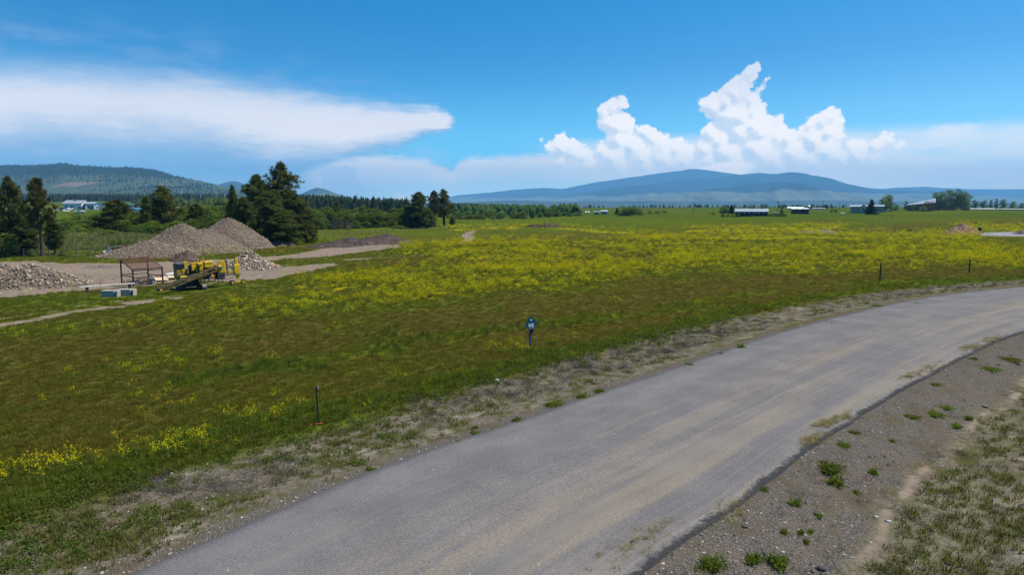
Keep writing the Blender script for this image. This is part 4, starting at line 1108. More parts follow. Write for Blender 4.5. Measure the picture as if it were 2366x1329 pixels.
# ------------------------------------------------------------------ materials of built things
Y1 = pm('paver_yellow_paint', (0.56, 0.36, 0.006), (0.42, 0.26, 0.006), 2.2, 0.5, stain=(5.0, (0.13, 0.085, 0.03, 1), 0.58, 0.75))
Y2 = pm('worn_yellow_steel', (0.36, 0.235, 0.025), (0.20, 0.13, 0.03), 3.0, 0.65, stain=(4.0, (0.09, 0.065, 0.04, 1), 0.5, 0.7))
Y3 = pm('grimy_conveyor_steel', (0.15, 0.10, 0.022), (0.075, 0.055, 0.025), 3.0, 0.7, stain=(3.0, (0.05, 0.042, 0.035, 1), 0.48, 0.66))
ORA = pm('orange_box_paint', (0.60, 0.28, 0.01), (0.5, 0.22, 0.01), 3, 0.5)
BLK = pm('black_steel', (0.016, 0.016, 0.018), (0.032, 0.030, 0.028), 4, 0.6)
NAVY = pm('dark_tank_shell', (0.012, 0.015, 0.026), (0.022, 0.026, 0.038), 3, 0.35)
RUB = pm('tyre_rubber', (0.022, 0.020, 0.019), (0.045, 0.040, 0.035), 6, 0.9)
STEEL = pm('bare_steel', (0.42, 0.42, 0.43), (0.26, 0.25, 0.25), 5, 0.4, 0.6)
TREAD = pm('track_plate_steel', (0.23, 0.20, 0.185), (0.12, 0.10, 0.09), 6, 0.6, 0.3)
RUST = pm('rusty_steel', (0.190, 0.075, 0.034), (0.095, 0.040, 0.024), 3.5, 0.85, stain=(7, (0.21, 0.105, 0.05, 1), 0.55, 0.7))
RUSTD = pm('dark_rusty_steel', (0.075, 0.030, 0.020), (0.035, 0.017, 0.014), 3.5, 0.8)
CONC = pm('cast_concrete', (0.35, 0.32, 0.28), (0.26, 0.235, 0.205), 2.5, 0.9, bump=0.4, stain=(1.3, (0.19, 0.18, 0.165, 1), 0.52, 0.7))
WOODP = pm('pale_plank', (0.72, 0.66, 0.52), (0.60, 0.53, 0.40), 3, 0.8)
PLY = pm('plywood_sheet', (0.50, 0.36, 0.20), (0.38, 0.265, 0.14), 2, 0.8, stain=(1.1, (0.55, 0.45, 0.30, 1), 0.5, 0.65))
WHITE = pm('white_paint', (0.76, 0.76, 0.74), (0.62, 0.62, 0.60), 2, 0.6)
GREYM = pm('grey_metal', (0.27, 0.28, 0.29), (0.19, 0.20, 0.21), 3, 0.5, 0.3)
TPOST = pm('steel_fence_post', (0.030, 0.034, 0.030), (0.055, 0.042, 0.032), 5, 0.7, 0.2)
WOODG = pm('weathered_wood', (0.115, 0.098, 0.080), (0.060, 0.050, 0.042), 4, 0.9)
REDP = pm('red_paint', (0.36, 0.045, 0.03), (0.25, 0.03, 0.02), 3, 0.6)
FLAG = pm('orange_plastic', (0.55, 0.13, 0.025), (0.40, 0.09, 0.02), 4, 0.6)
TEAL = pm('teal_sign_sheet', (0.006, 0.085, 0.115), (0.005, 0.065, 0.10), 3, 0.35)
SBLK = pm('dark_sign_sheet', (0.006, 0.010, 0.018), (0.004, 0.007, 0.012), 3, 0.5)
SBLU = pm('blue_marker_sheet', (0.004, 0.010, 0.16), (0.003, 0.008, 0.12), 3, 0.4)
SWHT = pm('white_sign_lettering', (0.80, 0.82, 0.84), (0.74, 0.77, 0.80), 3, 0.5)
GLASS = pm('dark_window_glass', (0.020, 0.024, 0.030), (0.035, 0.040, 0.050), 1.5, 0.12, spec=0.6)


def yaw_at(x, y): return -math.atan2(x, y)         # turns a local x axis across the view


def addtext(body, size, mat, parent, name, loc, rot, thick=0.004):
    cu = bpy.data.curves.new('t', 'FONT'); cu.body = body; cu.size = size; cu.extrude = thick; cu.align_x = 'CENTER'; cu.align_y = 'CENTER'; cu.offset = size * 0.006; cu.space_character = 1.08
    t = bpy.data.objects.new('t', cu); COL.objects.link(t)
    dg = bpy.context.evaluated_depsgraph_get(); me = bpy.data.meshes.new_from_object(t.evaluated_get(dg))
    bpy.data.objects.remove(t)
    me.materials.clear(); me.materials.append(mat)
    o = put(bpy.data.objects.new(name, me), parent); o.location = loc; o.rotation_euler = rot
    return o


KEEPOUT = []                                        # places where no scattered plant may hide a small thing

# ------------------------------------------------------------------ mile marker sign
x, y, z = hit(1226, 806)
KEEPOUT.append((x, y - 0.35, 0.45)); sg = thing('marker_sign', 'teal diamond sign reading 98 on a dark post at the field edge', 'sign', (x, y, z - 0.02), yaw_at(x, y) + rad(30))
MB().box((-0.02, 0.03, 0.50), (0.085, 0.06, 1.14)).build('post', WOODG, sg)
tilt = rad(6)
def dia(pts): return [(px * math.cos(tilt) - pz * math.sin(tilt), px * math.sin(tilt) + pz * math.cos(tilt)) for px, pz in pts]
c0 = 1.34
up = dia([(0.0, 0.50), (0.40, 0.035), (0.18, -0.235), (-0.18, -0.235), (-0.40, 0.0)])
MB().prism([(px, pz + c0) for px, pz in up], 'y', -0.032, -0.022).build('panel', TEAL, sg)
lo = dia([(0.178, -0.24), (0.045, -0.50), (-0.045, -0.50), (-0.178, -0.24)])
MB().prism([(px, pz + c0) for px, pz in lo], 'y', -0.030, -0.020).build('lower_panel', SBLK, sg, label='black lower tip of the diamond sign')
e0, e1 = dia([(-0.165, -0.237), (0.165, -0.237)])
MB().tube((e0[0], -0.034, e0[1] + c0), (e1[0], -0.034, e1[1] + c0), 0.008).build('trim', GREYM, sg)
addtext('98', 0.33, SWHT, sg, 'number', (0.0, -0.036, c0 - 0.07), (math.pi / 2, -tilt * 1.0, 0))
# small white flying bird
bird = [(-0.085, 0.02), (-0.03, 0.005), (-0.055, 0.055), (-0.01, 0.03), (0.03, 0.075), (0.035, 0.03), (0.075, 0.035), (0.04, 0.0), (0.045, -0.045), (0.01, -0.015), (-0.04, -0.03), (-0.02, -0.008)]
MB().prism([(px, pz + c0 + 0.24) for px, pz in bird], 'y', -0.037, -0.0325).build('bird_emblem', SWHT, sg)
MB().box((-0.005, -0.008, 0.57), (0.125, 0.012, 0.60)).build('blue_plate', SBLU, sg)
pl = sg.children[-1]
for k, ch in enumerate('11114'): addtext(ch, 0.085, SWHT, pl, 'digit', (0.005, -0.018, 0.57 + 0.20 - k * 0.105), (math.pi / 2, 0, 0), 0.002)


# ------------------------------------------------------------------ fence posts along the road field edge
def tpost(u, v, h, label, lean=0.0, r=0.024, group='steel fence posts along the road'):
    x, y, z = hit(u, v)
    o = thing('fence_post', label, 'post', (x, y, z - 0.05), yaw_at(x, y) + 0.5, group)
    t = MB()
    if r > 0.03: t.tube((0, 0, 0), (lean * h, 0, h), r, r * .9, 8)
    else: t.box((lean * h / 2, 0, h / 2), (0.05, 0.012, h), (0, lean, 0)).box((lean * h / 2, -0.022, h / 2), (0.014, 0.045, h), (0, lean, 0))
    t.build('stem', TPOST, o)
    s = MB()
    for k in range(9): s.box((lean * (0.3 + 0.1 * k) * h, -0.041, (0.3 + 0.078 * k) * h), (0.018, 0.012, 0.02))
    s.build('studs', TPOST, o)['kind'] = 'stuff'
    return o
p1 = tpost(737, 982, 1.42, 'dark steel post with an orange bar at its foot, nearest post to the camera', -0.045)
MB().tube((-0.012 * 1, -0.06, 1.36), (-0.04, -0.06, 1.47), 0.032, 0.026, 7).build('insulator', GREYM, p1)
p1z = p1.location
x, y, z = p1.location
KEEPOUT.append((x, y - 0.12, 0.17)); ob = thing('orange_bar', 'flat orange plastic bar lying across the foot of the nearest post', 'bar', (x - 0.06, y - 0.1, z + 0.10), yaw_at(x, y) + 0.05)
MB().box((0.0, 0, 0), (0.42, 0.07, 0.022)).build('bar', FLAG, ob); MB().box((0.02, 0.0, -0.05), (0.05, 0.05, 0.10)).build('stake', WOODG, ob)
tpost(2033, 652, 2.0, 'lone dark post in the field left of the road bend, taller of two', 0.0, 0.085, group=None)
tpost(2239, 630, 1.6, 'dark post near the right edge beside the road bend, shorter of two', 0.01, 0.085, group=None)


def fence(name, label, pts, wires, mat, post='round', r=0.05, wmat=None, wr=0.006):
    """posts at (u, foot row, top row); a thing with post parts and wire parts"""
    P = []
    for u, bv, tv in pts:
        x, y, z = hit(u, bv); P.append((x, y, z, max(0.9, ztop(u, tv, y) - z)))
    o = thing(name, label, 'fence', P[0][:3])
    ox, oy, oz = P[0][:3]
    for x, y, z, h in P:
        MB().tube((x - ox, y - oy, z - oz - 0.1), (x - ox + 0.02, y - oy, z - oz + h), r, r * 0.9, 7).build('post', mat, o)
    for f in wires:
        w = MB()
        for a, c in zip(P[:-1], P[1:]): w.tube((a[0] - ox, a[1] - oy, a[2] - oz + a[3] * f), (c[0] - ox, c[1] - oy, c[2] - oz + c[3] * f), wr, wr, 3, False)
        w.build('wire', wmat or GREYM, o)
    return o
Q = lambda X, Y: (700 + X / 6.572, 440 + Y / 6.572)
fp = [(751, 552, 543), (770.5, 549, 536.5), (788, 547.5, 539), (797, 544.5, 535), (804.5, 545, 536.5), (821.5, 543, 534.5), (837, 541.5, 534), (853, 540, 533), (867, 538, 532), (881, 537, 531), (895, 536, 530), (908.5, 534.5, 528.5), (926, 534, 528), (944, 533, 527), (962, 532, 526), (982, 531, 525), (1004, 529.5, 524), (1027, 528, 522.5), (1048, 527, 521), (1068, 526, 520), (1088, 525, 519), (1108, 524, 518), (1130, 523, 517.5), (1150, 522.5, 517)]
fence('wire_fence', 'long wire fence with thin posts below the leafy belt', fp, (0.35, 0.62, 0.9), WOODG, r=0.06)
fence('yard_fence', 'wire fence with weathered posts along the left edge of the gravel yard', [(-30, 592, 574), (55, 593.5, 575), (113, 595, 577.5), (153, 595, 577), (178, 598, 575), (222, 593, 579)], (0.4, 0.7, 0.95), WOODG, r=0.055, wr=0.01)
fence('field_fence', 'short wire fence across the flowers at the right', [(1880, 533, 515), (1950, 536, 515), (2014, 538, 515.5), (2068, 535, 514.5)], (0.45, 0.97), WOODG, r=0.05, wr=0.008)

# ------------------------------------------------------------------ heaps of stone and soil
m, b = newmat('heap_stone')
at = b.n('ShaderNodeAttribute', attribute_name='tint').outputs['Color']
tc = b.n('ShaderNodeTexCoord').outputs['Object']
nn = b.noise(tc, 7.0, 4, 0.6)
finish(b, b.n('ShaderNodeBsdfPrincipled', {'Base Color': b.mix(1.0, at, b.mix(nn, (0.7, 0.7, 0.7, 1), (1.25, 1.25, 1.25, 1)), 'MULTIPLY'), 'Roughness': 0.9, 'Specular IOR Level': 0.2}).outputs[0])
HSTONE = m
FILL = pm('heap_fines', (0.140, 0.098, 0.066), (0.085, 0.060, 0.042), 3.0, 0.95, bump=0.6)
SOIL = pm('brown_soil', (0.066, 0.042, 0.032), (0.036, 0.024, 0.019), 1.6, 0.95, bump=0.9, stain=(0.8, (0.10, 0.075, 0.06, 1), 0.52, 0.68))
SOILG = pm('grey_soil', (0.16, 0.125, 0.105), (0.10, 0.08, 0.068), 1.6, 0.95, bump=0.9)
MULCH = pm('reddish_mulch', (0.30, 0.165, 0.085), (0.16, 0.085, 0.045), 2.4, 0.95, bump=1.0, stain=(1.2, (0.085, 0.05, 0.032, 1), 0.55, 0.68))
PAL = np.array([(0.36, 0.28, 0.21), (0.26, 0.20, 0.155), (0.42, 0.34, 0.26), (0.17, 0.15, 0.135), (0.085, 0.08, 0.08), (0.31, 0.23, 0.16), (0.48, 0.43, 0.37), (0.22, 0.185, 0.155), (0.38, 0.27, 0.17)])
PAL *= 0.84 * np.array([1.02, 0.97, 0.89])
PALW = np.array([.18, .17, .13, .14, .10, .10, .05, .09, .04])
ROCKS = []
for k in range(8):
    import bmesh
    bm = bmesh.new(); bmesh.ops.create_icosphere(bm, subdivisions=1, radius=0.5)
    rr = np.random.default_rng(500 + k); sc = rr.uniform(0.6, 1.2, 3)
    vv = np.array([v.co[:] for v in bm.verts]) * sc * rr.uniform(0.8, 1.15, (len(bm.verts), 1)); tt = np.array([[v.index for v in f.verts] for f in bm.faces]); bm.free()
    ROCKS.append((vv, tt))


def heap(name, label, cones, stones, smin, smax, fill, seed, cat='heap', rough=0.12, big=0, bright=1.0, clods=None):
    """cones: (u, foot row of its centre, height, radius, stretch); heap > mound, stones"""
    C3 = []
    for u, v, h, r, st in cones:
        x, y, z = hit(u, v); C3.append((x, y, z, h, r, st))
    ox = np.mean([c[0] for c in C3]); oy = np.mean([c[1] for c in C3]); oz = np.mean([c[2] for c in C3])
    o = thing(name, label, cat, (ox, oy, oz))
    ext = max(max(abs(c[0] - ox) + c[4] * c[5], abs(c[1] - oy) + c[4]) for c in C3) + 0.3
    def hz(px, py):
        z = np.full(px.shape, -1.0)
        for (cx, cy, cz, h, r, st) in C3:
            a = yaw_at(cx, cy); dx_ = (px - (cx - ox)); dy_ = (py - (cy - oy))
            lx = (dx_ * math.cos(a) + dy_ * math.sin(a)) / st; ly = -dx_ * math.sin(a) + dy_ * math.cos(a)
            d = np.sqrt(lx ** 2 + ly ** 2) / r
            d = d * (1 + 0.22 * (fbm(px * 0.5 + seed, py * 0.5, seed, 3) - 0.5))
            zz = h * (1.04 - np.sqrt(d * d + 0.012)) / 0.93
            zz = np.where(d > 1, -0.6 * (d - 1) * h, zz)
            z = np.maximum(z, zz + (cz - oz))
        return z + (fbm(px * 1.1, py * 1.1, seed + 5, 4) - 0.5) * rough * 2 * np.clip(z * 2, 0, 1)
    n = 70; g = np.linspace(-ext, ext, n); X, Y = np.meshgrid(g, g)
    Z = hz(X, Y); Zg = (Hgt((X + ox).ravel(), (Y + oy).ravel()).reshape(X.shape) - oz)
    I = np.arange(n * n).reshape(n, n)
    Qd = np.stack([I[:-1, :-1], I[:-1, 1:], I[1:, 1:], I[1:, :-1]], -1).reshape(-1, 4)
    above = (Z > Zg - 0.35).ravel()
    Qd = Qd[above[Qd].any(1)]
    used = np.unique(Qd); remap = -np.ones(n * n, int); remap[used] = np.arange(len(used))
    V = np.stack([X.ravel(), Y.ravel(), Z.ravel()], 1)[used]
    me = npmesh('mound', V, remap[Qd]); me.materials.append(fill); me.polygons.foreach_set('use_smooth', np.ones(len(me.polygons), bool))
    put(bpy.data.objects.new('mound', me), o)
    rng = np.random.default_rng(seed)
    if stones:
        px = rng.uniform(-ext, ext, stones * 8); py = rng.uniform(-ext, ext, stones * 8); pz = hz(px, py); gz = Hgt(px + ox, py + oy) - oz
        k = (pz > gz - 0.02) | ((pz > gz - 0.35) & (rng.uniform(0, 1, len(px)) < 0.10))
        pz = np.maximum(pz, gz)
        px, py, pz = px[k][:stones], py[k][:stones], pz[k][:stones]
        Vs, Ts, Cs = [], [], []; n0 = 0
        for q in range(len(px)):
            vv, tt = ROCKS[rng.integers(8)]
            s = smin * (smax / smin) ** (rng.uniform() ** 1.8)
            R = rotm(*rng.uniform(0, 6.28, 3))
            if big and q < big:
                s = smax * rng.uniform(0.9, 1.25)
                col = PAL[rng.choice(len(PAL), p=PALW / PALW.sum())] * rng.uniform(0.8, 1.2) * bright
                mr = npmesh('stone', vv @ R.T * s, tt); mr.materials.append(HSTONE); setcol(mr, 'tint', np.tile(col, (len(vv), 1)))
                so = put(bpy.data.objects.new('stone', mr), o); so.location = (px[q], py[q], pz[q] + s * 0.15); continue
            Vs.append(vv @ R.T * s + np.array([px[q], py[q], pz[q] + s * 0.12])); Ts.append(tt + n0); n0 += len(vv)
            col = (clods if clods is not None else PAL[rng.choice(len(PAL), p=PALW / PALW.sum())]) * rng.uniform(0.7, 1.3) * bright
            Cs.append(np.tile(col, (len(vv), 1)))
        me = npmesh('stones', np.concatenate(Vs), np.concatenate(Ts)); setcol(me, 'tint', np.concatenate(Cs)); me.materials.append(HSTONE)
        so = put(bpy.data.objects.new('stones' if clods is None else 'clods', me), o); so['kind'] = 'stuff'
    return o


heap('gravel_heap', 'big twin-peaked heap of tan gravel beside the dark pine clump', [(424, 583, 4.5, 6.6, 1.15), (531, 568, 5.0, 6.8, 1.1), (345, 592, 2.3, 4.6, 1.5), (475, 579, 3.6, 5.5, 1.2)], 13000, 0.08, 0.27, FILL, 3, rough=0.10)
heap('cobble_heap', 'low broad heap of mixed cobbles at the left edge', [(-15, 661, 2.3, 3.5, 1.3), (70, 658, 2.05, 3.2, 1.3), (135, 659, 1.3, 2.4, 1.2), (-90, 660, 2.1, 3.4, 1.3)], 6200, 0.08, 0.33, FILL, 4, rough=0.10, big=60)
heap('rubble_heap', 'small pointed heap of broken rock behind the yellow paver', [(576, 615, 2.0, 2.6, 1.0), (562, 618, 1.1, 2.2, 1.2), (604, 619, 0.9, 2.0, 1.1)], 1800, 0.13, 0.40, FILL, 5, rough=0.10, bright=1.2, big=25)
heap('gravel_spill', 'thin spill of stones under the rusty screen', [(318, 655, 0.35, 1.3, 1.3), (338, 648, 0.5, 1.5, 1.5), (370, 642, 0.35, 1.5, 1.3)], 420, 0.08, 0.26, FILL, 6, rough=0.05)
heap('pale_rock_heap', 'small pale rock pile at the foot of the pine clump', [(642, 567, 0.9, 2.0, 1.4), (662, 566, 0.6, 1.6, 1.2)], 320, 0.14, 0.4, FILL, 7, bright=1.3)
heap('soil_bank', 'long dark brown bank of dug soil by the dirt track', [(775, 570, 1.0, 2.6, 2.0), (815, 566, 1.5, 3.0, 2.2), (850, 565, 1.35, 2.6, 2.0), (893, 563, 1.9, 3.4, 1.6), (870, 564, 1.7, 3.0, 1.6)], 700, 0.08, 0.34, SOIL, 8, rough=0.28, clods=np.array((0.058, 0.038, 0.030)))
heap('sand_pile', 'small pale sand pile at the right end of the soil bank', [(921, 562, 0.7, 1.7, 1.3)], 60, 0.05, 0.14, FILL, 9)
heap('dirt_clods', 'dark dirt clods dumped in the middle of the far field', [(1240, 524, 0.9, 2.0, 2.0), (1262, 524, 1.2, 2.2, 2.0), (1284, 524, 1.0, 2.0, 1.8)], 500, 0.15, 0.6, SOIL, 10, rough=0.3, clods=np.array((0.085, 0.055, 0.040)))
heap('soil_mound', 'low grey-brown mound in the flowers left of the field fence', [(1872, 538, 0.7, 2.2, 2.2), (1905, 538, 1.15, 2.3, 1.5)], 250, 0.08, 0.3, SOILG, 11, rough=0.2, clods=np.array((0.14, 0.11, 0.095)))
heap('mulch_heap', 'tall reddish mulch heap beside the small driveway', [(2222, 539, 2.7, 3.4, 1.15), (2203, 541, 1.5, 2.6, 1.3), (2243, 540, 1.5, 2.5, 1.2)], 900, 0.10, 0.40, MULCH, 12, rough=0.35, clods=np.array((0.27, 0.155, 0.085)))
heap('root_pile', 'reddish brown brush and root pile behind the yellow paver', [(430, 603, 1.3, 1.7, 1.1), (416, 601, 0.9, 1.4, 1.2)], 260, 0.1, 0.4, SOIL, 13, rough=0.4, clods=np.array((0.16, 0.085, 0.045)))
heap('dirt_patch', 'low reddish dirt scrape in the middle of the yard', [(222, 619, 0.28, 1.1, 1.5), (240, 618, 0.25, 1.0, 1.4)], 80, 0.08, 0.25, SOILG, 14, rough=0.1)
heap('gravel_pile', 'grey gravel pile cut by the right edge near the driveway', [(2372, 541, 1.3, 2.8, 1.3)], 300, 0.08, 0.2, SOILG, 15)

# ------------------------------------------------------------------ rusty screen rack
x, y, z = hit(336, 660)
gz_ = thing('screen_rack', 'rusty steel rack with a sloping bar screen in the yard', 'rack', (x, y, z), yaw_at(x, y) + rad(8))
W2, D2 = 1.62, 2.3
legs = [(-W2, 0.0, 1.62), (W2 * 0.92, 0.25, 1.62), (-W2 + 0.12, D2, 2.25), (W2, D2, 2.2)]
legs = [(-1.02, -0.1, 1.60), (1.55, 0.1, 1.62), (-1.72, 2.1, 2.35), (0.62, 2.2, 2.45)]
for (lx, ly, lh) in legs: MB().box((lx, ly, lh / 2), (0.13, 0.13, lh)).build('leg', RUSTD, gz_)
for a, c, h1 in ((0, 1, 0.78), (0, 2, 0.92), (1, 3, 0.85), (2, 3, 1.0), (0, 1, 1.48), (2, 3, 2.1)):
    MB().tube((legs[a][0], legs[a][1], h1), (legs[c][0], legs[c][1], h1), 0.045, 0.045, 6).build('cross_brace', RUSTD, gz_)
s0 = np.array([legs[0][0] - 0.05, legs[0][1] - 0.1, legs[0][2] + 0.02]); s1_ = np.array([legs[1][0] + 0.05, legs[1][1] - 0.1, legs[1][2] + 0.02]); s2_ = np.array([legs[2][0], legs[2][1] + 0.1, legs[2][2] + 0.12]); s3 = np.array([legs[3][0] + 0.15, legs[3][1] + 0.1, legs[3][2] + 0.12])
for a, c in ((s0, s2_), (s1_, s3), (s0, s1_), (s2_, s3)): MB().tube(a, c, 0.06, 0.06, 6).build('frame_rail', RUSTD, gz_)
for k in range(16):
    t = (k + 0.5) / 16; a = s0 + (s1_ - s0) * t; c = s2_ + (s3 - s2_) * t
    MB().tube(a + np.array([0, 0, .03]), c + np.array([0, 0, .03]), 0.034, 0.034, 5).build('screen_bar', RUST, gz_)
MB().tube((-0.4, 0.6, 0.18), (0.75, 1.6, 0.42), 0.09, 0.07, 7).build('loose_beam', RUSTD, gz_)

# ------------------------------------------------------------------ boards, blocks, plank
for i, (u, v, lx, ly, rz, tlt, lab) in enumerate([(372, 650, 1.25, 1.15, 0.25, 0.28, 'plywood sheet leaning on the stones, left one'), (402, 646, 1.2, 1.0, 0.12, 0.16, 'plywood sheet lying right of the leaning one by the conveyor')]):
    x, y, z = hit(u, v)
    o = thing('plywood_sheet', lab, 'board', (x, y, z + 0.30), yaw_at(x, y) + rz, 'plywood sheets')
    s_ = MB().box((0, 0, 0), (lx, ly, 0.03), (tlt, 0.03, 0)).build('sheet', PLY, o)
    MB().box((-lx * .4, -0.02, 0.03), (0.07, ly * 1.05, 0.05), (tlt, 0.03, 0)).build('batten', WOODP, o)
    MB().box((0, ly * 0.3, -0.17), (lx * .7, 0.2, 0.28)).build('support_block', WOODG, o)
x, y, z = hit(393, 637)
o = thing('white_slab', 'broken white slab lying on stones behind the plywood', 'slab', (x, y, z + .06), yaw_at(x, y) + .2); MB().box((0, 0, 0.1), (0.85, 0.4, 0.18), (0.1, -0.12, 0), 0.04).build('slab', WHITE, o)
x, y, z = hit(341, 658)
o = thing('grey_slab', 'grey concrete slab tilted against the left plywood sheet', 'slab', (x, y, z), yaw_at(x, y) + .3); MB().box((0.2, 0, 0.30), (0.55, 0.10, 0.70), (0.35, 0.2, 0), 0.02).build('slab', CONC, o)
for i, (u, v, w, lab) in enumerate([(248, 687, 1.75, 'left concrete block under the long white plank'), (286, 684, 1.75, 'right concrete block beside the grass under the white plank')]):
    x, y, z = hit(u, v)
    KEEPOUT.append((x, y - .3, 1.2)); o = thing('concrete_block', lab, 'block', (x, y, z - 0.03), yaw_at(x, y) + rad(-30), 'concrete blocks')
    blk = MB().box((0, 0.35, 0.29), (1.15, 0.62, 0.60), (0, 0, 0), 0.03)
    blk.build('block', CONC, o)
    MB().box((0.72, 0.36, 0.30), (0.16, 0.58, 0.56), (0, 0, 0), 0.02).build('end_slab', CONC, o)
x, y, z = hit(186, 676); x2, y2, z2 = hit(312, 668)
o = thing('white_plank', 'long whitish plank lying across the concrete blocks', 'plank', (x, y, z))
L_ = math.hypot(x2 - x, y2 - y)
MB().box((L_ / 2, 0, 0.52), (L_, 0.30, 0.09), (0, rad(-1.0), 0)).build('plank', WOODP, o); o.rotation_euler = (0, 0, math.atan2(y2 - y, x2 - x))
for tt in (0.12, 0.9): MB().box((L_ * tt, 0, 0.22), (0.25, 0.2, 0.52)).build('trestle_block', WOODG, o)

# ------------------------------------------------------------------ yellow slipform paver with conveyor
x, y, z = hit(466, 669)
KX = 0.00354 / 0.94; KZ = 0.00354
KEEPOUT += [(x, y - .3, 1.3), (x + 1.6, y + 1.3, 1.6), (x - 1.6, y - 1.2, 1.5), (x + 2.9, y + 2.4, 1.2), (x + .3, y - 1.2, 1.0)]; pv = thing('paver_machine', 'yellow tracked slipform paver with a long sloping conveyor', 'paver', (x, y, z), yaw_at(x, y) + rad(20))
def X_(p): return (p - 905) * KX
def Z_(p): return max(0.0, (955 - p) * KZ)
def part(name, mb, mat, parent=pv, smooth=False): return mb.build(name, mat, parent, smooth)
def bx(x0, x1, z0, z1, y0, y1, bev=0.02): return MB().box(((X_(x0) + X_(x1)) / 2, (y0 + y1) / 2, (Z_(z0) + Z_(z1)) / 2), (abs(X_(x1) - X_(x0)), abs(y1 - y0), abs(Z_(z0) - Z_(z1))), (0, 0, 0), bev)
# crawler tracks under the two near legs
for tx, ty in ((X_(915), 0.05), (X_(560), 1.55)):
    prof = []
    for k in range(13): a = math.pi / 2 + math.pi * k / 12; prof.append((-0.52 + 0.25 * math.cos(a), 0.25 + 0.25 * math.sin(a)))
    for k in range(13): a = -math.pi / 2 + math.pi * k / 12; prof.append((0.52 + 0.25 * math.cos(a), 0.25 + 0.25 * math.sin(a)))
    tb = MB().prism(prof, 'x', tx - 0.19, tx + 0.19)
    # the belt runs towards the camera: the profile lies in the y-z plane
    tr = part('track', tb, BLK); tr.location.y = ty
    for k in range(9):
        yk = -0.52 + 0.13 * k
        for zz in (0.505, -0.003): MB().box((tx, yk, zz), (0.40, 0.085, 0.022)).build('track_plate', TREAD, tr)
    for k in range(6):
        a = math.pi / 2 + math.pi * (k + .5) / 6
        for sgn in (1, -1): MB().box((tx, sgn * (-0.52 + 0.257 * math.cos(a)), 0.25 + 0.257 * math.sin(a)), (0.40, 0.085, 0.022), (sgn * (a - math.pi / 2), 0, 0)).build('track_plate', TREAD, tr)
    MB().tube((tx - 0.23, ty * 0, 0.25), (tx + 0.23, 0, 0.25), 0.10, 0.10, 12).build('drive_hub', Y2, tr)
part('leg_column', bx(882, 938, 310, 800, -0.08, 0.12), Y1); part('leg_collar', bx(850, 955, 742, 772, -0.14, 0.18), Y2); part('leg_head', bx(838, 945, 268, 322, -0.14, 0.2, 0.03), Y1)
part('leg_clamp', bx(868, 950, 430, 462, -0.12, 0.16), Y2)
part('rear_leg_column', bx(645, 735, 240, 800, 1.4, 1.68), Y1); part('rear_leg_collar', bx(620, 750, 560, 590, 1.35, 1.75), Y2)
part('cross_beam', bx(735, 1260, 258, 322, 0.5, 0.75), Y1); part('cross_beam', bx(735, 1500, 560, 610, 0.55, 0.8), Y2); part('cross_beam', bx(735, 1280, 262, 300, 1.45, 1.65), Y2)
part('side_beam', MB().box((X_(905), 0.8, Z_(300)), (0.2, 1.7, 0.2)), Y1); part('side_beam', MB().box((X_(905), 0.8, Z_(585)), (0.2, 1.7, 0.2)), Y2)
eh = part('engine_hood', bx(1030, 1262, 240, 410, 0.35, 1.5, 0.06), Y1)
MB().box((X_(1040), 0.345, Z_(330)), (0.02, 0.02, 0.5)).build('hood_seam', BLK, eh); MB().box(((X_(1060) + X_(1240)) / 2, 0.342, Z_(300)), (0.6, 0.012, 0.03)).build('hood_stripe', BLK, eh)
MB().tube((X_(1120), 0.9, Z_(245)), (X_(1120), 0.9, Z_(150)), 0.05, 0.05, 8).build('exhaust_pipe', BLK, eh)
part('engine_block', bx(745, 1300, 330, 560, 0.55, 1.4), BLK)
part('undercarriage', bx(470, 1280, 560, 700, 0.75, 1.5), BLK)
part('side_panel', bx(740, 870, 330, 480, 0.4, 0.52), Y1); part('side_panel', bx(950, 1025, 325, 420, 0.4, 0.52), Y1); part('fuel_tank', bx(470, 640, 590, 690, 0.5, 0.9, 0.05), Y1)
part('track_frame', bx(600, 905, 700, 880, 0.5, 1.4), BLK)
wt = part('water_tank', bx(425, 625, 262, 430, 0.9, 1.75, 0.07), NAVY); part('tank_cabinet', bx(432, 620, 430, 640, 0.92, 1.73), Y2); part('cabinet_door', bx(560, 625, 420, 610, 0.86, 0.91), Y1)
MB().tube((X_(580), 1.2, Z_(262)), (X_(580), 1.2, Z_(240)), 0.07, 0.07, 8).build('filler_cap', GREYM, wt)
part('control_panel', bx(658, 722, 405, 445, 1.2, 1.4), GREYM)
# conveyor
cl = np.array([X_(-95), -0.35, Z_(835)]); cu_ = np.array([X_(1270), -0.05, Z_(395)])
dv = cu_ - cl; Lc = np.linalg.norm(dv); ang = -math.atan2(dv[2], math.hypot(dv[0], dv[1])); az = math.atan2(dv[1], dv[0])
cen = (cl + cu_) / 2
cv = part('conveyor', MB().box(cen, (Lc, 0.50, 0.035), (0, ang, az)), RUB)
nn_ = np.array([-math.sin(az), math.cos(az), 0])
upv = np.array([math.sin(ang) * math.cos(az), math.sin(ang) * math.sin(az), math.cos(ang)])
for sgn in (-1, 1):
    MB().box(cen + nn_ * sgn * 0.30 + upv * 0.03, (Lc, 0.05, 0.11), (0, ang, az)).build('top_rail', Y3, cv)
    MB().box(cen + nn_ * sgn * 0.30 - upv * 0.27, (Lc, 0.05, 0.10), (0, ang, az)).build('bottom_rail', Y3, cv)
    MB().box(cl + dv * 0.60 + nn_ * sgn * 0.325 - upv * 0.12, (Lc * 0.42, 0.015, 0.24), (0, ang, az)).build('side_plate', Y3, cv)
    for k in range(9):
        p = cl + dv * (0.03 + k * 0.045); MB().box(p + nn_ * sgn * 0.30 - upv * 0.12, (0.045, 0.045, 0.22), (0, ang, az)).build('truss_post', Y2, cv)
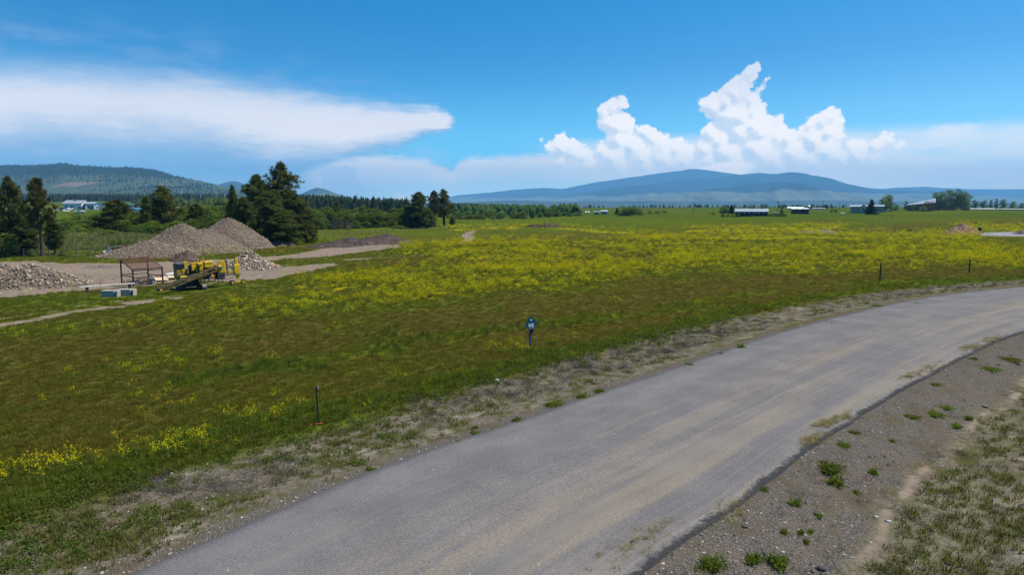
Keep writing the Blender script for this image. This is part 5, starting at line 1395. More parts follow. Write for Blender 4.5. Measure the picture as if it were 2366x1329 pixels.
for k in range(14):
    p = cl + dv * (k + .5) / 14 - upv * 0.08; MB().tube(p - nn_ * 0.27, p + nn_ * 0.27, 0.05, 0.05, 8).build('roller', GREYM, cv)
MB().tube(cl - nn_ * 0.30 - upv * 0.1, cl + nn_ * 0.30 - upv * 0.1, 0.13, 0.13, 12).build('tail_drum', BLK, cv)
MB().tube(cl - nn_ * 0.42 - upv * 0.1, cl - nn_ * 0.31 - upv * 0.1, 0.10, 0.10, 10).build('drive_motor', ORA, cv)
for t_ in (0.46, 0.55): MB().tube(cl + dv * t_ - nn_ * .3, np.array([X_(905), 0.0, Z_(700)]), 0.025, 0.025, 6).build('conveyor_stay', BLK, cv)
# auger head, mould and hoses
hd = part('trimmer_head', bx(1330, 1515, 360, 560, 0.0, 0.9, 0.05), Y1)
MB().prism([(X_(1330), Z_(370)), (X_(1430), Z_(250)), (X_(1510), Z_(250)), (X_(1515), Z_(370))], 'y', 0.1, 0.8).build('hopper', Y1, hd)
MB().tube((X_(1385), -0.06, Z_(430)), (X_(1385), 0.0, Z_(430)), 0.17, 0.17, 18).build('motor_flange', GREYM, hd); MB().tube((X_(1385), -0.14, Z_(430)), (X_(1385), -0.06, Z_(430)), 0.09, 0.09, 14).build('motor', BLK, hd)
MB().box((X_(1470), -0.01, Z_(330)), (0.16, 0.03, 0.34)).build('cover_plate', ORA, hd)
mo = part('mould_box', bx(1300, 1482, 570, 732, -0.05, 0.85), BLK)
for px in (1310, 1415): MB().box((X_(px), 0.0, Z_(770)), (0.06, 0.06, 0.30)).build('mould_leg', BLK, mo)
part('arm', bx(1480, 1790, 545, 595, 0.2, 0.42), Y2); part('arm', bx(1480, 1760, 615, 640, 0.25, 0.4), BLK)
part('valve_block', bx(1585, 1655, 515, 590, 0.1, 0.45), Y1); part('orange_box', bx(1160, 1212, 590, 672, 0.1, 0.4), ORA)
part('step_ladder', bx(950, 972, 560, 700, 0.05, 0.3), Y2)
for k in range(4): part('hose', MB().path([(X_(1470 + 22 * k), 0.25, Z_(290 + 10 * k)), (X_(1520 + 16 * k), 0.2, Z_(215 + 12 * k)), (X_(1556 + 8 * k), 0.2, Z_(300)), (X_(1560 + 5 * k), 0.2, Z_(480)), (X_(1545), 0.22, Z_(560))], 0.018, 5), BLK)
part('hose', MB().path([(X_(1480), 0.2, Z_(720)), (X_(1560), 0.1, Z_(755)), (X_(1630), 0.1, Z_(715)), (X_(1690), 0.2, Z_(720)), (X_(1750), 0.3, Z_(640))], 0.018, 5), BLK)
part('lower_rail', bx(975, 1290, 682, 708, 0.1, 0.22), BLK); part('lower_rail', bx(985, 1260, 742, 762, 0.15, 0.25), Y2)
for px in (1005, 1100, 1255): part('hanger', bx(px - 8, px + 8, 600, 820 if px < 1100 else 770, 0.12, 0.2, 0), BLK if px < 1200 else Y2)
part('silver_tank', MB().tube((X_(480), 0.5, Z_(770)), (X_(570), 0.7, Z_(770)), 0.19, 0.19, 14), STEEL, smooth=False)
part('stand_leg', bx(500, 520, 780, 950, 0.55, 0.62, 0), BLK); part('tank_cradle', bx(470, 590, 812, 850, 0.4, 0.8), BLK)
for k in range(5): part('handrail', MB().path([(X_(760 + k * 95), 0.45, Z_(262)), (X_(760 + k * 95), 0.45, Z_(170)), (X_(850 + k * 95), 0.45, Z_(172))], 0.016, 5), Y2)
part('seat', bx(800, 850, 215, 262, 0.9, 1.2, 0.04), BLK); part('console', bx(900, 960, 190, 262, 0.8, 1.1, 0.03), Y2)
part('muffler', MB().tube((X_(990), 1.1, Z_(262)), (X_(990), 1.1, Z_(190)), 0.09, 0.09, 10), RUSTD)
for k in range(6): part('hose', MB().path([(X_(950 + 55 * k), 0.42, Z_(440)), (X_(965 + 55 * k), 0.30, Z_(540)), (X_(1010 + 50 * k), 0.32, Z_(600)), (X_(1060 + 45 * k), 0.4, Z_(560))], 0.02, 5), BLK)
part('jack_cylinder', MB().tube((X_(1120), 0.2, Z_(700)), (X_(1230), 0.25, Z_(470)), 0.045, 0.045, 8), STEEL); part('jack_cylinder', MB().tube((X_(1600), 0.25, Z_(590)), (X_(1745), 0.3, Z_(420)), 0.04, 0.04, 8), STEEL)
part('bracket', bx(1240, 1330, 420, 470, 0.1, 0.5), ORA); part('bracket', bx(985, 1060, 590, 650, 0.15, 0.45), Y1); part('bracket', bx(1090, 1150, 620, 690, 0.12, 0.4), GREYM)
# steering column with two wheels on the right
dzw = H1(*(np.array([x, y]) + 3.95 * np.array([math.cos(pv.rotation_euler[2]), math.sin(pv.rotation_euler[2])]))) - z
yw = 0.30
colm = part('steer_column', bx(1775, 1852, 200, 370, yw - .12, yw + .12, 0.03), Y1)
bx(1735, 1885, 365, 600, yw - .17, yw + .17, 0.04).build('column_body', Y1, colm); bx(1770, 1890, 600, 650, yw - .2, yw + .2).build('swivel', Y2, colm)
bx(1795, 1880, 650, 760, yw - .1, yw + .1).build('kingpin', Y1, colm); bx(1862, 1902, 350, 420, yw - .1, yw + .1).build('cylinder_cap', Y2, colm)
ax_z = dzw + 0.24
MB().box(((X_(1690) + X_(1960)) / 2, yw, ax_z + .03), (X_(1960) - X_(1690), 0.16, 0.14)).build('axle_beam', Y1, colm)
for wx in (X_(1690), X_(1965)):
    w = part('wheel', MB().tube((wx, yw - 0.16, ax_z), (wx, yw + 0.10, ax_z), 0.24, 0.24, 22), RUB)
    MB().tube((wx, yw - 0.175, ax_z), (wx, yw - 0.158, ax_z), 0.13, 0.13, 16).build('rim', Y1, w)

# ------------------------------------------------------------------ parked implement by the big heap
x, y, z = hit(243, 592)
o = thing('farm_sprayer', 'old farm implement with a pale tank and long boom left of the big heap', 'implement', (x, y, z), yaw_at(x, y))
MB().box((-0.2, 0, 0.35), (2.6, 0.7, 0.10)).build('frame', RUSTD, o); MB().box((-1.3, 0, 0.7), (0.08, 0.08, 0.7)).build('hitch_post', RUST, o); MB().tube((-1.1, 0, 0.95), (-0.2, 0, 0.45), 0.07, 0.07, 6).build('brace', RUSTD, o)
MB().tube((0.55, -0.45, 0.75), (0.55, 0.45, 0.75), 0.36, 0.36, 16).build('tank', GREYM, o); MB().tube((-0.05, -0.3, 0.62), (-0.05, 0.3, 0.62), 0.20, 0.20, 12).build('small_tank', WHITE, o)
bm_ = MB().tube((0.3, 0.2, 1.25), (2.6, 0.3, 1.45), 0.05, 0.05, 6).build('boom', GREYM, o); MB().tube((2.5, 0.3, 1.44), (3.0, 0.3, 1.48), 0.06, 0.06, 6).build('boom_tip', REDP, bm_); MB().box((0.35, 0.2, 0.85), (0.08, 0.08, 0.9)).build('mast', RUSTD, o)
for wx in (-0.7, 0.6): w = MB().tube((wx, -0.5, 0.22), (wx, -0.38, 0.22), 0.22, 0.22, 14).build('wheel', RUB, o); MB().tube((wx, -0.515, 0.22), (wx, -0.5, 0.22), 0.11, 0.11, 10).build('rim', GREYM, w)

# ------------------------------------------------------------------ small things in the field on the right
x, y, z = hit(2097, 536)
o = thing('junk_post', 'dark post with a black metal box at its foot, among yellow flowers', 'post', (x, y, z), yaw_at(x, y)); MB().tube((0, 0, -0.05), (0, 0, 1.5), 0.10, 0.09, 8).build('post', WOODG, o); MB().box((0.55, 0.05, 0.55), (0.95, 0.5, 0.45), (0, 0.05, 0), .05).build('box', BLK, o); MB().box((0.55, 0.05, 0.17), (0.6, 0.4, 0.34)).build('box_stand', BLK, o)
x, y, z = hit(2126, 537.5)
o = thing('tagged_post', 'thin post with a white jug tied at its base', 'post', (x, y, z), yaw_at(x, y)); MB().tube((0, 0, -.05), (-0.05, 0, 1.6), 0.06, 0.05, 7).build('post', WOODG, o); MB().tube((0.02, -0.12, 0.05), (0.02, -0.12, 0.42), 0.16, 0.12, 10).tube((0.02, -0.12, 0.42), (0.02, -0.12, 0.52), 0.06, 0.04, 8).build('jug', WHITE, o)
x, y, z = hit(2263, 541)
o = thing('diamond_sign', 'black back of a diamond road sign beside the mulch heap', 'sign', (x, y, z), yaw_at(x, y)); MB().box((0, 0.03, 0.8), (0.10, 0.06, 1.8)).build('post', WOODG, o); MB().prism([(0, 0.75), (0.52, 1.32), (0, 1.88), (-0.52, 1.32)], 'y', -0.03, -0.01).build('panel', SBLK, o)
x, y, z = hit(2356, 542)
o = thing('iron_wheel', 'old spoked iron wheel standing by the driveway at the right edge', 'wheel', (x, y, z), yaw_at(x, y))
w = MB()
for k in range(20): a, c = 2 * math.pi * k / 20, 2 * math.pi * (k + 1) / 20; w.tube((0.5 * math.cos(a), 0, 0.5 + 0.5 * math.sin(a)), (0.5 * math.cos(c), 0, 0.5 + 0.5 * math.sin(c)), 0.05, 0.05, 5)
w.build('rim', RUSTD, o)
for k in range(8): a = 2 * math.pi * k / 8 + .2; MB().tube((0, 0, 0.5), (0.48 * math.cos(a), 0, 0.5 + 0.48 * math.sin(a)), 0.025, 0.025, 5).build('spoke', RUSTD, o)
MB().tube((0, -0.12, 0.5), (0, 0.12, 0.5), 0.09, 0.09, 10).build('hub', RUSTD, o)
for u, v, lab in ((2047, 505, 'left of two short dark stakes in the far green field'), (2060, 504.5, 'right of two short dark stakes in the far green field')):
    x, y, z = hit(u, v); o = thing('stake', lab, 'post', (x, y, z)); MB().tube((0, 0, -.1), (0, 0, 1.3), 0.12, 0.10, 7).build('post', BLK, o); MB().tube((0, 0, 1.3), (0, 0, 1.42), 0.12, 0.05, 7).build('cap', BLK, o)

# ------------------------------------------------------------------ buildings
BARN = pm('dark_barn_boards', (0.020, 0.017, 0.018), (0.036, 0.030, 0.028), 1.0, 0.9)
TIN = pm('pale_tin_roof', (0.36, 0.38, 0.41), (0.29, 0.31, 0.34), 0.5, 0.45, 0.2)
SIDE = pm('pale_siding', (0.42, 0.37, 0.30), (0.34, 0.30, 0.245), 0.8, 0.8)
SIDEB = pm('bluegrey_siding', (0.22, 0.28, 0.32), (0.18, 0.23, 0.27), 0.8, 0.8)
BRNROOF = pm('brown_roof', (0.17, 0.13, 0.12), (0.13, 0.10, 0.09), 1, 0.8)
GRYROOF = pm('grey_roof', (0.24, 0.25, 0.27), (0.19, 0.20, 0.22), 1, 0.7)
TARPD = pm('dark_hay_bales', (0.022, 0.026, 0.036), (0.040, 0.042, 0.048), 1.4, 0.8)
GREENR = pm('green_roof', (0.05, 0.18, 0.15), (0.04, 0.15, 0.13), 1, 0.6)
BLUER = pm('blue_roof', (0.06, 0.22, 0.40), (0.05, 0.18, 0.34), 1, 0.6)


def gable(mb, w, d, h0, h1, ov=0.4, th=0.15, axis='x'):
    """two roof slabs; ridge along x (or y)"""
    def slab(sgn):
        half = (d if axis == 'x' else w) / 2 + ov; L = (w if axis == 'x' else d) / 2 + ov
        e = h0 - ov * (h1 - h0) / (half - ov)
        q = [(0, h1), (sgn * half, e), (sgn * half, e + th), (0, h1 + th)]
        mb.prism(q, axis, -L, L)
    slab(1); slab(-1)
def gwall(w, d, h0, h1, axis='x'):
    mb = MB()
    if axis == 'x': mb.prism([(-d / 2, -0.6), (d / 2, -0.6), (d / 2, h0), (0, h1), (-d / 2, h0)], 'x', -w / 2, w / 2)
    else: mb.prism([(-w / 2, -0.6), (w / 2, -0.6), (w / 2, h0), (0, h1), (-w / 2, h0)], 'y', -d / 2, d / 2)
    return mb


def building(name, label, u, bv, wpx, eave_v, ridge_v, depth, wallm, roofm, axis='x', yaw=0.0, dist=None, windows=(), door=None, cat='building', chimney=False):
    """front wall centred on (u, bv); windows: (fraction across, height fraction, width m, height m)"""
    if dist is None: x, y, z = hit(u, bv)
    else: x, y, z = atdist(u, dist)
    w = wpx / FPX * y; h0 = ztop(u, eave_v, y) - z; h1 = ztop(u, ridge_v, y + depth / 2) - z
    o = thing(name, label, cat, (x, y, z), yaw_at(x, y) + yaw)
    dy = depth / 2
    wl = gwall(w, depth, h0, h1, axis).build('wall', wallm, o); wl.location.y = dy
    rb = MB(); gable(rb, w, depth, h0, h1, 0.5, 0.18, axis); ro = rb.build('roof', roofm, o); ro.location.y = dy; ro.location.z = 0.01
    for (f, g, ww, wh) in windows:
        p = (w * (f - 0.5), -0.03, h0 * g)
        fr = MB().box(p, (ww + 0.24, 0.06, wh + 0.24)).build('window', WHITE if wallm is not BARN else WOODG, o)
        MB().box((p[0], -0.075, p[2]), (ww, 0.03, wh)).build('pane', GLASS if wallm is not BARN else GREYM, fr)
    if door:
        f, ww, wh = door; dd = MB().box((w * (f - .5), -0.03, wh / 2), (ww, 0.07, wh)).build('door', GREYM if wallm is not BARN else BARN, o); MB().tube((w * (f - .5) + ww * .35, -0.09, wh * .48), (w * (f - .5) + ww * .35, -0.05, wh * .48), 0.05, 0.05, 6).build('handle', BLK, dd)
    if chimney: MB().box((w * 0.2, 0, h1 + 0.5), (0.5, 0.5, 1.3)).build('chimney', BLK, ro)
    return o
building('long_barn', 'long dark barn with a pale tin roof and six small openings', 1736, 500, 70, 489, 483, 9.0, BARN, TIN, windows=[(0.13 + 0.148 * k, 0.72, 0.8, 0.9) for k in range(6)], door=(0.5, 2.0, 2.2))
x, y, z = hit(1683, 501.5)
o = thing('hedge', 'dark hedge of brush left of the long dark barn', 'hedge', (x, y, z), yaw_at(x, y))
tm, cm, h_, R_ = TV['bushB']
for k in range(4):
    for nm, me in (('foliage', cm), ('stems', tm)): c = put(bpy.data.objects.new(nm, me), o); c.location = (-3.0 + 2.6 * k, 0.2 * (k % 2), -0.1); c.scale = (0.85, 0.6, 0.75); c.rotation_euler = (0, 0, k)
x, y, z = hit(1792, 501)
o = thing('yard_fence', 'low dark board fence right of the long dark barn', 'fence', (x, y, z), yaw_at(x, y))
for k in range(9): MB().box((-4.2 + k * 1.15, 0, 0.6), (0.16, 0.16, 1.4)).build('post', BARN, o)
for zz in (0.35, 0.75, 1.15): MB().box((0.4, -0.11, zz), (9.6, 0.05, 0.26)).build('board', BARN, o)
x, y, z = hit(1793, 496)
o = thing('stock_trailer', 'small low white-topped trailer beside the narrow tree', 'trailer', (x, y, z), yaw_at(x, y)); MB().box((0, 0, 0.7), (3.4, 1.6, 0.5), (0, 0, 0), .06).build('box', BLK, o); MB().box((0.1, 0, 1.12), (3.6, 1.8, 0.35), (0, 0, 0), .1).build('cover', WHITE, o)
for wx in (-0.9, 0.9): MB().tube((wx, -0.85, 0.32), (wx, -0.65, 0.32), 0.32, 0.32, 12).build('wheel', RUB, o)
MB().box((-2.2, 0, 0.6), (1.2, 0.15, 0.12)).build('hitch', BLK, o)
# tarped hay stack
x, y, z = hit(1848, 494.5)
o = thing('hay_stack', 'dark rounded hay stack half covered with a torn white tarp', 'hay stack', (x, y, z), yaw_at(x, y) + .05)
wS = 38 / FPX * y; hS = ztop(1848, 480.5, y) - z
for i in range(6):
    for j in range(2): MB().tube((wS * (-0.5 + (i + .04) / 6), 0.0, hS * (0.25 + 0.46 * j)), (wS * (-0.5 + (i + .96) / 6), 0.0, hS * (0.25 + 0.46 * j)), hS * 0.27, hS * 0.27, 14).build('bale', TARPD, o)
prof = [(hS * 0.42 * math.cos(a), hS * 0.62 + hS * 0.36 * math.sin(a)) for a in np.linspace(0.15, math.pi - 0.15, 9)]; prof2 = [(p * 1.02, q + 0.06) for p, q in prof[::-1]]
for k, (a, c, dd) in enumerate(((-0.49, -0.16, 0.0), (-0.14, 0.12, -0.04), (0.16, 0.47, 0.03))): MB().prism([(p, q + dd) for p, q in prof[2:8]] + [(p, q + dd) for p, q in prof2[1:7]], 'x', wS * a, wS * c).build('tarp', WHITE, o)
MB().prism([(wS * .49, hS * .45), (wS * .60, 0.0), (wS * .62, 0.1), (wS * .49, hS * .6)], 'y', -0.8, -0.7).build('loose_tarp', WHITE, o)
# farm buildings and silo cone behind the hay stack
building('low_shed', 'long low white shed behind the hay stack', 1838, 484, 34, 481, 478.5, 8, SIDE, WHITE, cat='shed', door=(0.5, 2.5, 1.5))
x, y, z = hit(1868, 485.5)
o = thing('grain_bin', 'round grain bin with a pale conical roof behind the hay stack', 'grain bin', (x, y, z)); rS = 4.6 / FPX * y; hB = ztop(1868, 477, y) - z
MB().tube((0, 0, -.3), (0, 0, hB), rS * 0.9, rS * 0.9, 20).build('bin_wall', GREYM, o); MB().tube((0, 0, hB), (0, 0, hB + rS * 0.85), rS, rS * 0.08, 20).build('bin_roof', TIN, o)
building('low_shed', 'pale low shed right of the round grain bin', 1892, 484, 26, 482, 480.5, 6, SIDE, TIN, cat='shed', door=(0.4, 2.0, 1.2))
# farmhouse
fh = building('farmhouse', 'pale split-level farmhouse with a tin roof behind the spruce', 1991, 493, 48, 477.5, 474, 9, SIDE, TIN, windows=[(0.12, 0.72, 1.5, 1.1), (0.33, 0.72, 1.1, 1.3), (0.72, 0.72, 1.3, 1.3), (0.12, 0.25, 1.2, 0.9), (0.45, 0.25, 1.2, 0.9), (0.88, .72, 1., 1.2)], door=(0.62, 1.1, 2.1), chimney=True)
xg, yg, zg = hit(1996, 493.2); wg = 14 / FPX * yg; hg0 = ztop(1996, 478.5, yg) - zg; hg1 = ztop(1996, 473, yg) - zg
g_ = gwall(wg, 2.0, hg0, hg1, 'y').build('gable_front', SIDE, fh); g_.location = (0.8, -0.6, 0); rb = MB(); gable(rb, wg, 2.0, hg0, hg1, 0.4, 0.15, 'y'); r_ = rb.build('gable_roof', BRNROOF, fh); r_.location = (0.8, -0.6, 0.01)
MB().box((0.8, -1.62, hg0 * .65), (1.3, 0.05, 1.4)).build('window', GLASS, fh)
building('house_wing', 'blue-grey house wing right of the dark spruce', 2030, 491, 20, 477, 473.5, 7, SIDEB, SIDEB, windows=[(0.35, 0.55, 1.0, 1.6), (0.62, 0.55, 1.0, 1.6)], door=(0.9, 1.0, 2.0), cat='house')
x, y, z = hit(2052, 488.5); o = thing('white_shed', 'tiny white shed under the bright trees right of the farmhouse', 'shed', (x, y, z), yaw_at(x, y)); MB().box((0, 0, 0.9), (2.8, 2, 1.8)).build('wall', WHITE, o); MB().box((0, 0, 1.86), (3.1, 2.3, 0.12), (0.1, 0, 0)).build('roof', TIN, o); MB().box((0.4, -1.03, .75), (0.8, .05, 1.5)).build('door', GREYM, o)
x, y, z = hit(1947, 496); o = thing('propane_tank', 'small white propane tank on the lawn left of the farmhouse', 'tank', (x, y, z), yaw_at(x, y)); MB().tube((-1.1, 0, 0.7), (1.1, 0, 0.7), 0.45, 0.45, 14).tube((-1.35, 0, .7), (-1.1, 0, .7), .25, .45, 14).tube((1.1, 0, .7), (1.35, 0, .7), .45, .25, 14).build('tank', WHITE, o); MB().tube((0, 0, 1.1), (0, 0, 1.35), 0.16, 0.16, 10).build('dome', WHITE, o)
for sx_ in (-.7, .7): MB().box((sx_, 0, 0.17), (0.12, 0.5, 0.4)).build('foot', BLK, o)
x, y, z = hit(1924, 491.5); o = thing('stake_truck', 'rusty stake-bed truck parked left of the farmhouse', 'truck', (x, y, z), yaw_at(x, y)); MB().box((0, 0, 1.0), (3.6, 2.0, 0.25)).build('bed', RUSTD, o)
for k in range(7): MB().box((-1.75 + k * .58, -1.0, 2.0), (0.14, 0.07, 1.8)).build('stake', RUST, o)
for zz in (1.5, 2.3): MB().box((0, -1.05, zz), (3.7, 0.05, 0.22)).build('rail', RUST, o)
MB().box((2.3, 0, 1.4), (1.0, 1.8, 1.3), (0, 0, 0), .12).build('cab', RUSTD, o)
for wx in (-1.1, 1.9): MB().tube((wx, -1.0, 0.45), (wx, -0.75, 0.45), 0.45, 0.45, 14).build('wheel', RUB, o)
# sloping roof barn
x, y, z = hit(2126, 487.5)
o = thing('pole_barn', 'brown pole barn with a long sloping white roof, partly behind the grove', 'barn', (x, y, z), yaw_at(x, y))
zl = ztop(2098, 474, y) - z; zr = ztop(2150, 461, y) - z; wb = 27 / FPX * y
MB().prism([(-wb, -0.6), (wb, -0.6), (wb, zr - 3.0), (-wb, zl - .3)], 'y', 0.0, 10.5).build('wall', BRNROOF, o)
rv_ = [(-wb - .8, -.8, zl + .1), (wb + .8, -.8, zr - 2.6), (wb + .8, 11, zr + 1.2), (-wb - .8, 11, zl + .5)]; MB().add(rv_ + [(a, c, e - .3) for a, c, e in rv_], [(0, 1, 2, 3), (7, 6, 5, 4), (0, 4, 5, 1), (1, 5, 6, 2), (2, 6, 7, 3), (3, 7, 4, 0)]).build('roof', TIN, o)
dd = MB().box((-wb * .45, -0.04, 1.6), (3.2, 0.08, 3.2)).build('door', BARN, o); MB().box((-wb * .45 + 1.2, -0.1, 1.5), (.1, .06, .4)).build('handle', GREYM, dd)
for f in (-.9, 0.0, .5): MB().box((wb * f, -0.06, 1.8), (0.35, 0.12, 3.7)).build('post', WOODG, o)
o = building('greenhouse', 'long low white greenhouse strip at the right edge of the plain', 2340, 486.6, 60, 484, 482.8, 8, SIDE, SIDE, cat='greenhouse', door=(0.1, 1.6, 1.4))
o = building('greenhouse', 'pale low strip of glasshouse beyond the right grove', 2270, 485.5, 44, 483, 482, 8, SIDE, WHITE, cat='greenhouse', door=(0.2, 1.6, 1.4))
for u, v, lab in ((2312, 483.5, 'tiny parked pale car right of the slim trees'), (2352, 483.5, 'tiny parked dark car at the right edge of the plain')):
    x, y, z = hit(u, v); o = thing('parked_car', lab, 'car', (x, y, z), yaw_at(x, y)); mt = WHITE if 'pale' in lab else NAVY
    MB().prism([(-2.1, .35), (2.1, .35), (2.1, .8), (1.3, .9), (.7, 1.45), (-1.0, 1.45), (-1.7, .9), (-2.1, .85)], 'y', -.85, .85).build('body', mt, o); MB().prism([(-1.5, .92), (1.15, .92), (.65, 1.38), (-.95, 1.38)], 'y', -.87, .87).build('window', GLASS, o)
    for wx in (-1.3, 1.3): MB().tube((wx, -.9, .33), (wx, .9, .33), .33, .33, 12).build('wheel', RUB, o)
# distant houses
building('blue_house', 'small pale blue house far off beyond the field, left of the big round tree', 1396, 495.5, 13, 489, 486, 8, SIDEB, TIN, windows=[(.3, .5, 1.2, 1.2), (.7, .5, 1.2, 1.2)], door=(.5, 1, 2), cat='house')
building('far_shed', 'dark low shed just left of the small blue house', 1378, 496, 11, 490.5, 488.5, 6, SIDEB, GRYROOF, door=(.5, 2, 2), cat='shed')
building('white_cabin', 'tiny white cabin left of the dark shed in the far field', 1357, 493, 7, 490.5, 489, 5, WHITE, WHITE, door=(.5, 1, 1.5), cat='cabin')
h1_ = building('barn_house', 'white house with a hipped grey roof in the left valley', 168, 0, 38, 470.5, 463, 22, WHITE, GRYROOF, dist=560, windows=[(.2, .5, 2.2, 1.5), (.5, .5, 2.2, 1.5), (.78, .5, 2.2, 1.5)], door=(.92, 2, 2.4), yaw=rad(-18), cat='house')
MB().prism([(-3.0, 0), (3.0, 0), (0, 2.2)], 'y', -0.2, 2.5).build('dormer', NAVY, h1_, label='dark dormer on the roof'); h1_.children[-1].location = (-2.5, 4.0, 5.4)
building('workshop', 'white metal workshop, left one of the pair in the left valley', 213, 0, 24, 470.5, 467.5, 16, WHITE, TIN, dist=560, windows=[(.3, .4, 2.4, 2.2), (.62, .4, 2.4, 2.2)], door=(.85, 2.6, 3), cat='workshop')
building('workshop', 'bright white metal building, right one of the pair in the left valley', 231, 0, 22, 471.5, 466.5, 14, WHITE, WHITE, 'y', dist=552, windows=[(.3, .4, 1.0, 1.0)], door=(.6, 2.6, 3), cat='workshop')
building('grey_shed', 'low grey shed in the meadow in front of the white houses', 186, 0, 17, 489.5, 486.5, 9, GRYROOF, GRYROOF, dist=420, door=(.3, 2, 2), cat='shed')
building('green_roof_shed', 'long shed with a green roof right of the white workshops', 300, 0, 20, 473.5, 471.5, 9, SIDE, GREENR, dist=600, door=(.3, 2, 2), cat='shed')
building('blue_roof_shed', 'long low shed with a bright blue roof below the green one', 312, 0, 40, 483, 481, 9, WHITE, BLUER, dist=480, door=(.3, 2, 2), cat='shed')
building('small_house', 'small white house among trees left of the slim pine', 415, 0, 9, 481, 477, 7, WHITE, GRYROOF, dist=480, windows=[(.3, .5, 1.2, 1.2)], door=(.6, 1, 2), cat='house')
building('small_house', 'small grey house among trees right of the other small white house', 470, 0, 9, 477, 474, 7, SIDE, GRYROOF, dist=520, windows=[(.3, .5, 1.2, 1.2)], door=(.6, 1, 2), cat='house')
for i, (u, d, mt, lab) in enumerate([(128, 500, WHITE, 'white van parked at the left of the meadow below the hills'), (147, 520, NAVY, 'dark pickup left of the white house'), (154, 470, WHITE, 'small white car on the meadow below the white house'), (163, 535, WHITE, 'pale car parked in front of the white house'), (172, 540, GREYM, 'grey car right in front of the white house')]):
    x, y, z = atdist(u, d); o = thing('parked_car', lab, 'car', (x, y, z), yaw_at(x, y) + 0.3 * i, 'cars parked by the white house')
    MB().prism([(-2.3, .35), (2.3, .35), (2.3, .9), (1.4, 1.0), (.8, 1.7), (-1.3, 1.7), (-2.0, 1.0), (-2.3, .95)], 'y', -.9, .9).build('body', mt, o); MB().prism([(-1.7, 1.02), (1.25, 1.02), (.75, 1.6), (-1.25, 1.6)], 'y', -.92, .92).build('window', GLASS, o)
    for wx in (-1.4, 1.4): MB().tube((wx, -.95, .36), (wx, .95, .36), .36, .36, 12).build('wheel', RUB, o)
# utility poles
for i, (u, bv, tv, lab) in enumerate([(1602, 493, 468, 'utility pole standing alone left of the long dark barn'), (1797, 491, 464.5, 'utility pole behind the low board fence'), (1902, 484, 464, 'utility pole above the far grove'), (1939, 486, 470, 'utility pole left of the truck shed, first of three'), (1954, 486, 471.5, 'utility pole, second of three left of the farmhouse'), (1972, 487, 468.5, 'utility pole, third of three, nearest the farmhouse')]):
    x, y, z = hit(u, bv); h = ztop(u, tv, y) - z
    o = thing('utility_pole', lab, 'pole', (x, y, z), yaw_at(x, y), 'utility poles on the plain'); MB().tube((0, 0, -.3), (0, 0, h), 0.22, 0.15, 8).build('post', WOODG, o); MB().box((0, -0.1, h * .94), (2.6, 0.16, 0.2)).build('crossarm', WOODG, o)
    for sx_ in (-1.1, 0.1, 1.1): MB().tube((sx_, -.1, h * .94 + .1), (sx_, -.1, h * .94 + .4), .07, .05, 6).build('insulator', GREYM, o)

# ------------------------------------------------------------------ roadside weed clumps that stand out one by one
F_CL = foliage('shoulder_weed_leaves', (0.065, 0.100, 0.014, 1), (0.200, 0.225, 0.045, 1), 0.5, None, 0.4)
F_CLY = foliage('shoulder_weed_dry', (0.10, 0.10, 0.02, 1), (0.23, 0.20, 0.06, 1), 0.3, None, 0.3)


def clumpmesh(seed, n, r, h, size):
    rng = np.random.default_rng(seed); V = []; c = []
    stems = [(rng.normal() * r * .42, rng.normal() * r * .30, rng.uniform(0.25, 1.0), rng.uniform(0.06, 0.24)) for _ in range(11)]
    for k in range(n):
        sx, sy, sh, sr_ = stems[rng.integers(11)]
        p = np.array([sx + rng.normal() * r * sr_, sy + rng.normal() * r * sr_, 0.0]); q = math.hypot(p[0] - sx, p[1] - sy) / (r * sr_ * 2 + 1e-6)
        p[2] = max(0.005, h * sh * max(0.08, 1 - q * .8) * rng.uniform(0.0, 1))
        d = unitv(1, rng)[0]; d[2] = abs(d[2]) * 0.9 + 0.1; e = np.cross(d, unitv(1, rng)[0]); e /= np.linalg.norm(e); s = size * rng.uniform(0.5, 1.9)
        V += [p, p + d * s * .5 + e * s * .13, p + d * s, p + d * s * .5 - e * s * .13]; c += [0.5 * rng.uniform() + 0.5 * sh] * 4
    me = npmesh('leaves', np.array(V), np.arange(4 * n).reshape(-1, 4)); c = np.array(c); setcol(me, 'tint', np.stack([c, c, c], 1)); return me
def stalkmesh(seed, n, r, h):
    rng = np.random.default_rng(seed); t = MB()
    for k in range(n): a = rng.uniform(0, 6.28); p = np.array([rng.normal() * r * .3, rng.normal() * r * .3, -0.02]); t.tube(p, p + np.array([math.cos(a) * r * .5, math.sin(a) * r * .5, h * rng.uniform(.6, 1.1)]), 0.006, 0.003, 3, False)
    me = t.mesh('stalks'); c = rng.uniform(0, 1, len(me.vertices)); setcol(me, 'tint', np.stack([c, c, c], 1)); return me
CL = [(clumpmesh(700 + k, 620, 0.5, 0.28, 0.085), stalkmesh(710 + k, 14, 0.5, 0.34)) for k in range(4)]
for a, c in CL: a.materials.append(F_CL); c.materials.append(F_CL)
LW = [(1275, 936, 60, 1.0), (1345, 920, 44, 1.1), (1386, 908, 32, 1.0), (1195, 975, 34, .9), (1098, 1005, 34, .8), (1058, 1024, 18, .6), (1710, 806, 28, 1.6), (1592, 846, 28, 1.0), (1664, 820, 24, .7), (830, 1072, 50, .7), (856, 1088, 32, .6), (2030, 708, 26, .8), (1918, 748, 28, .7), (2112, 703, 40, .7), (340, 1282, 26, .5), (1100, 990, 20, .6)]
LW.sort()
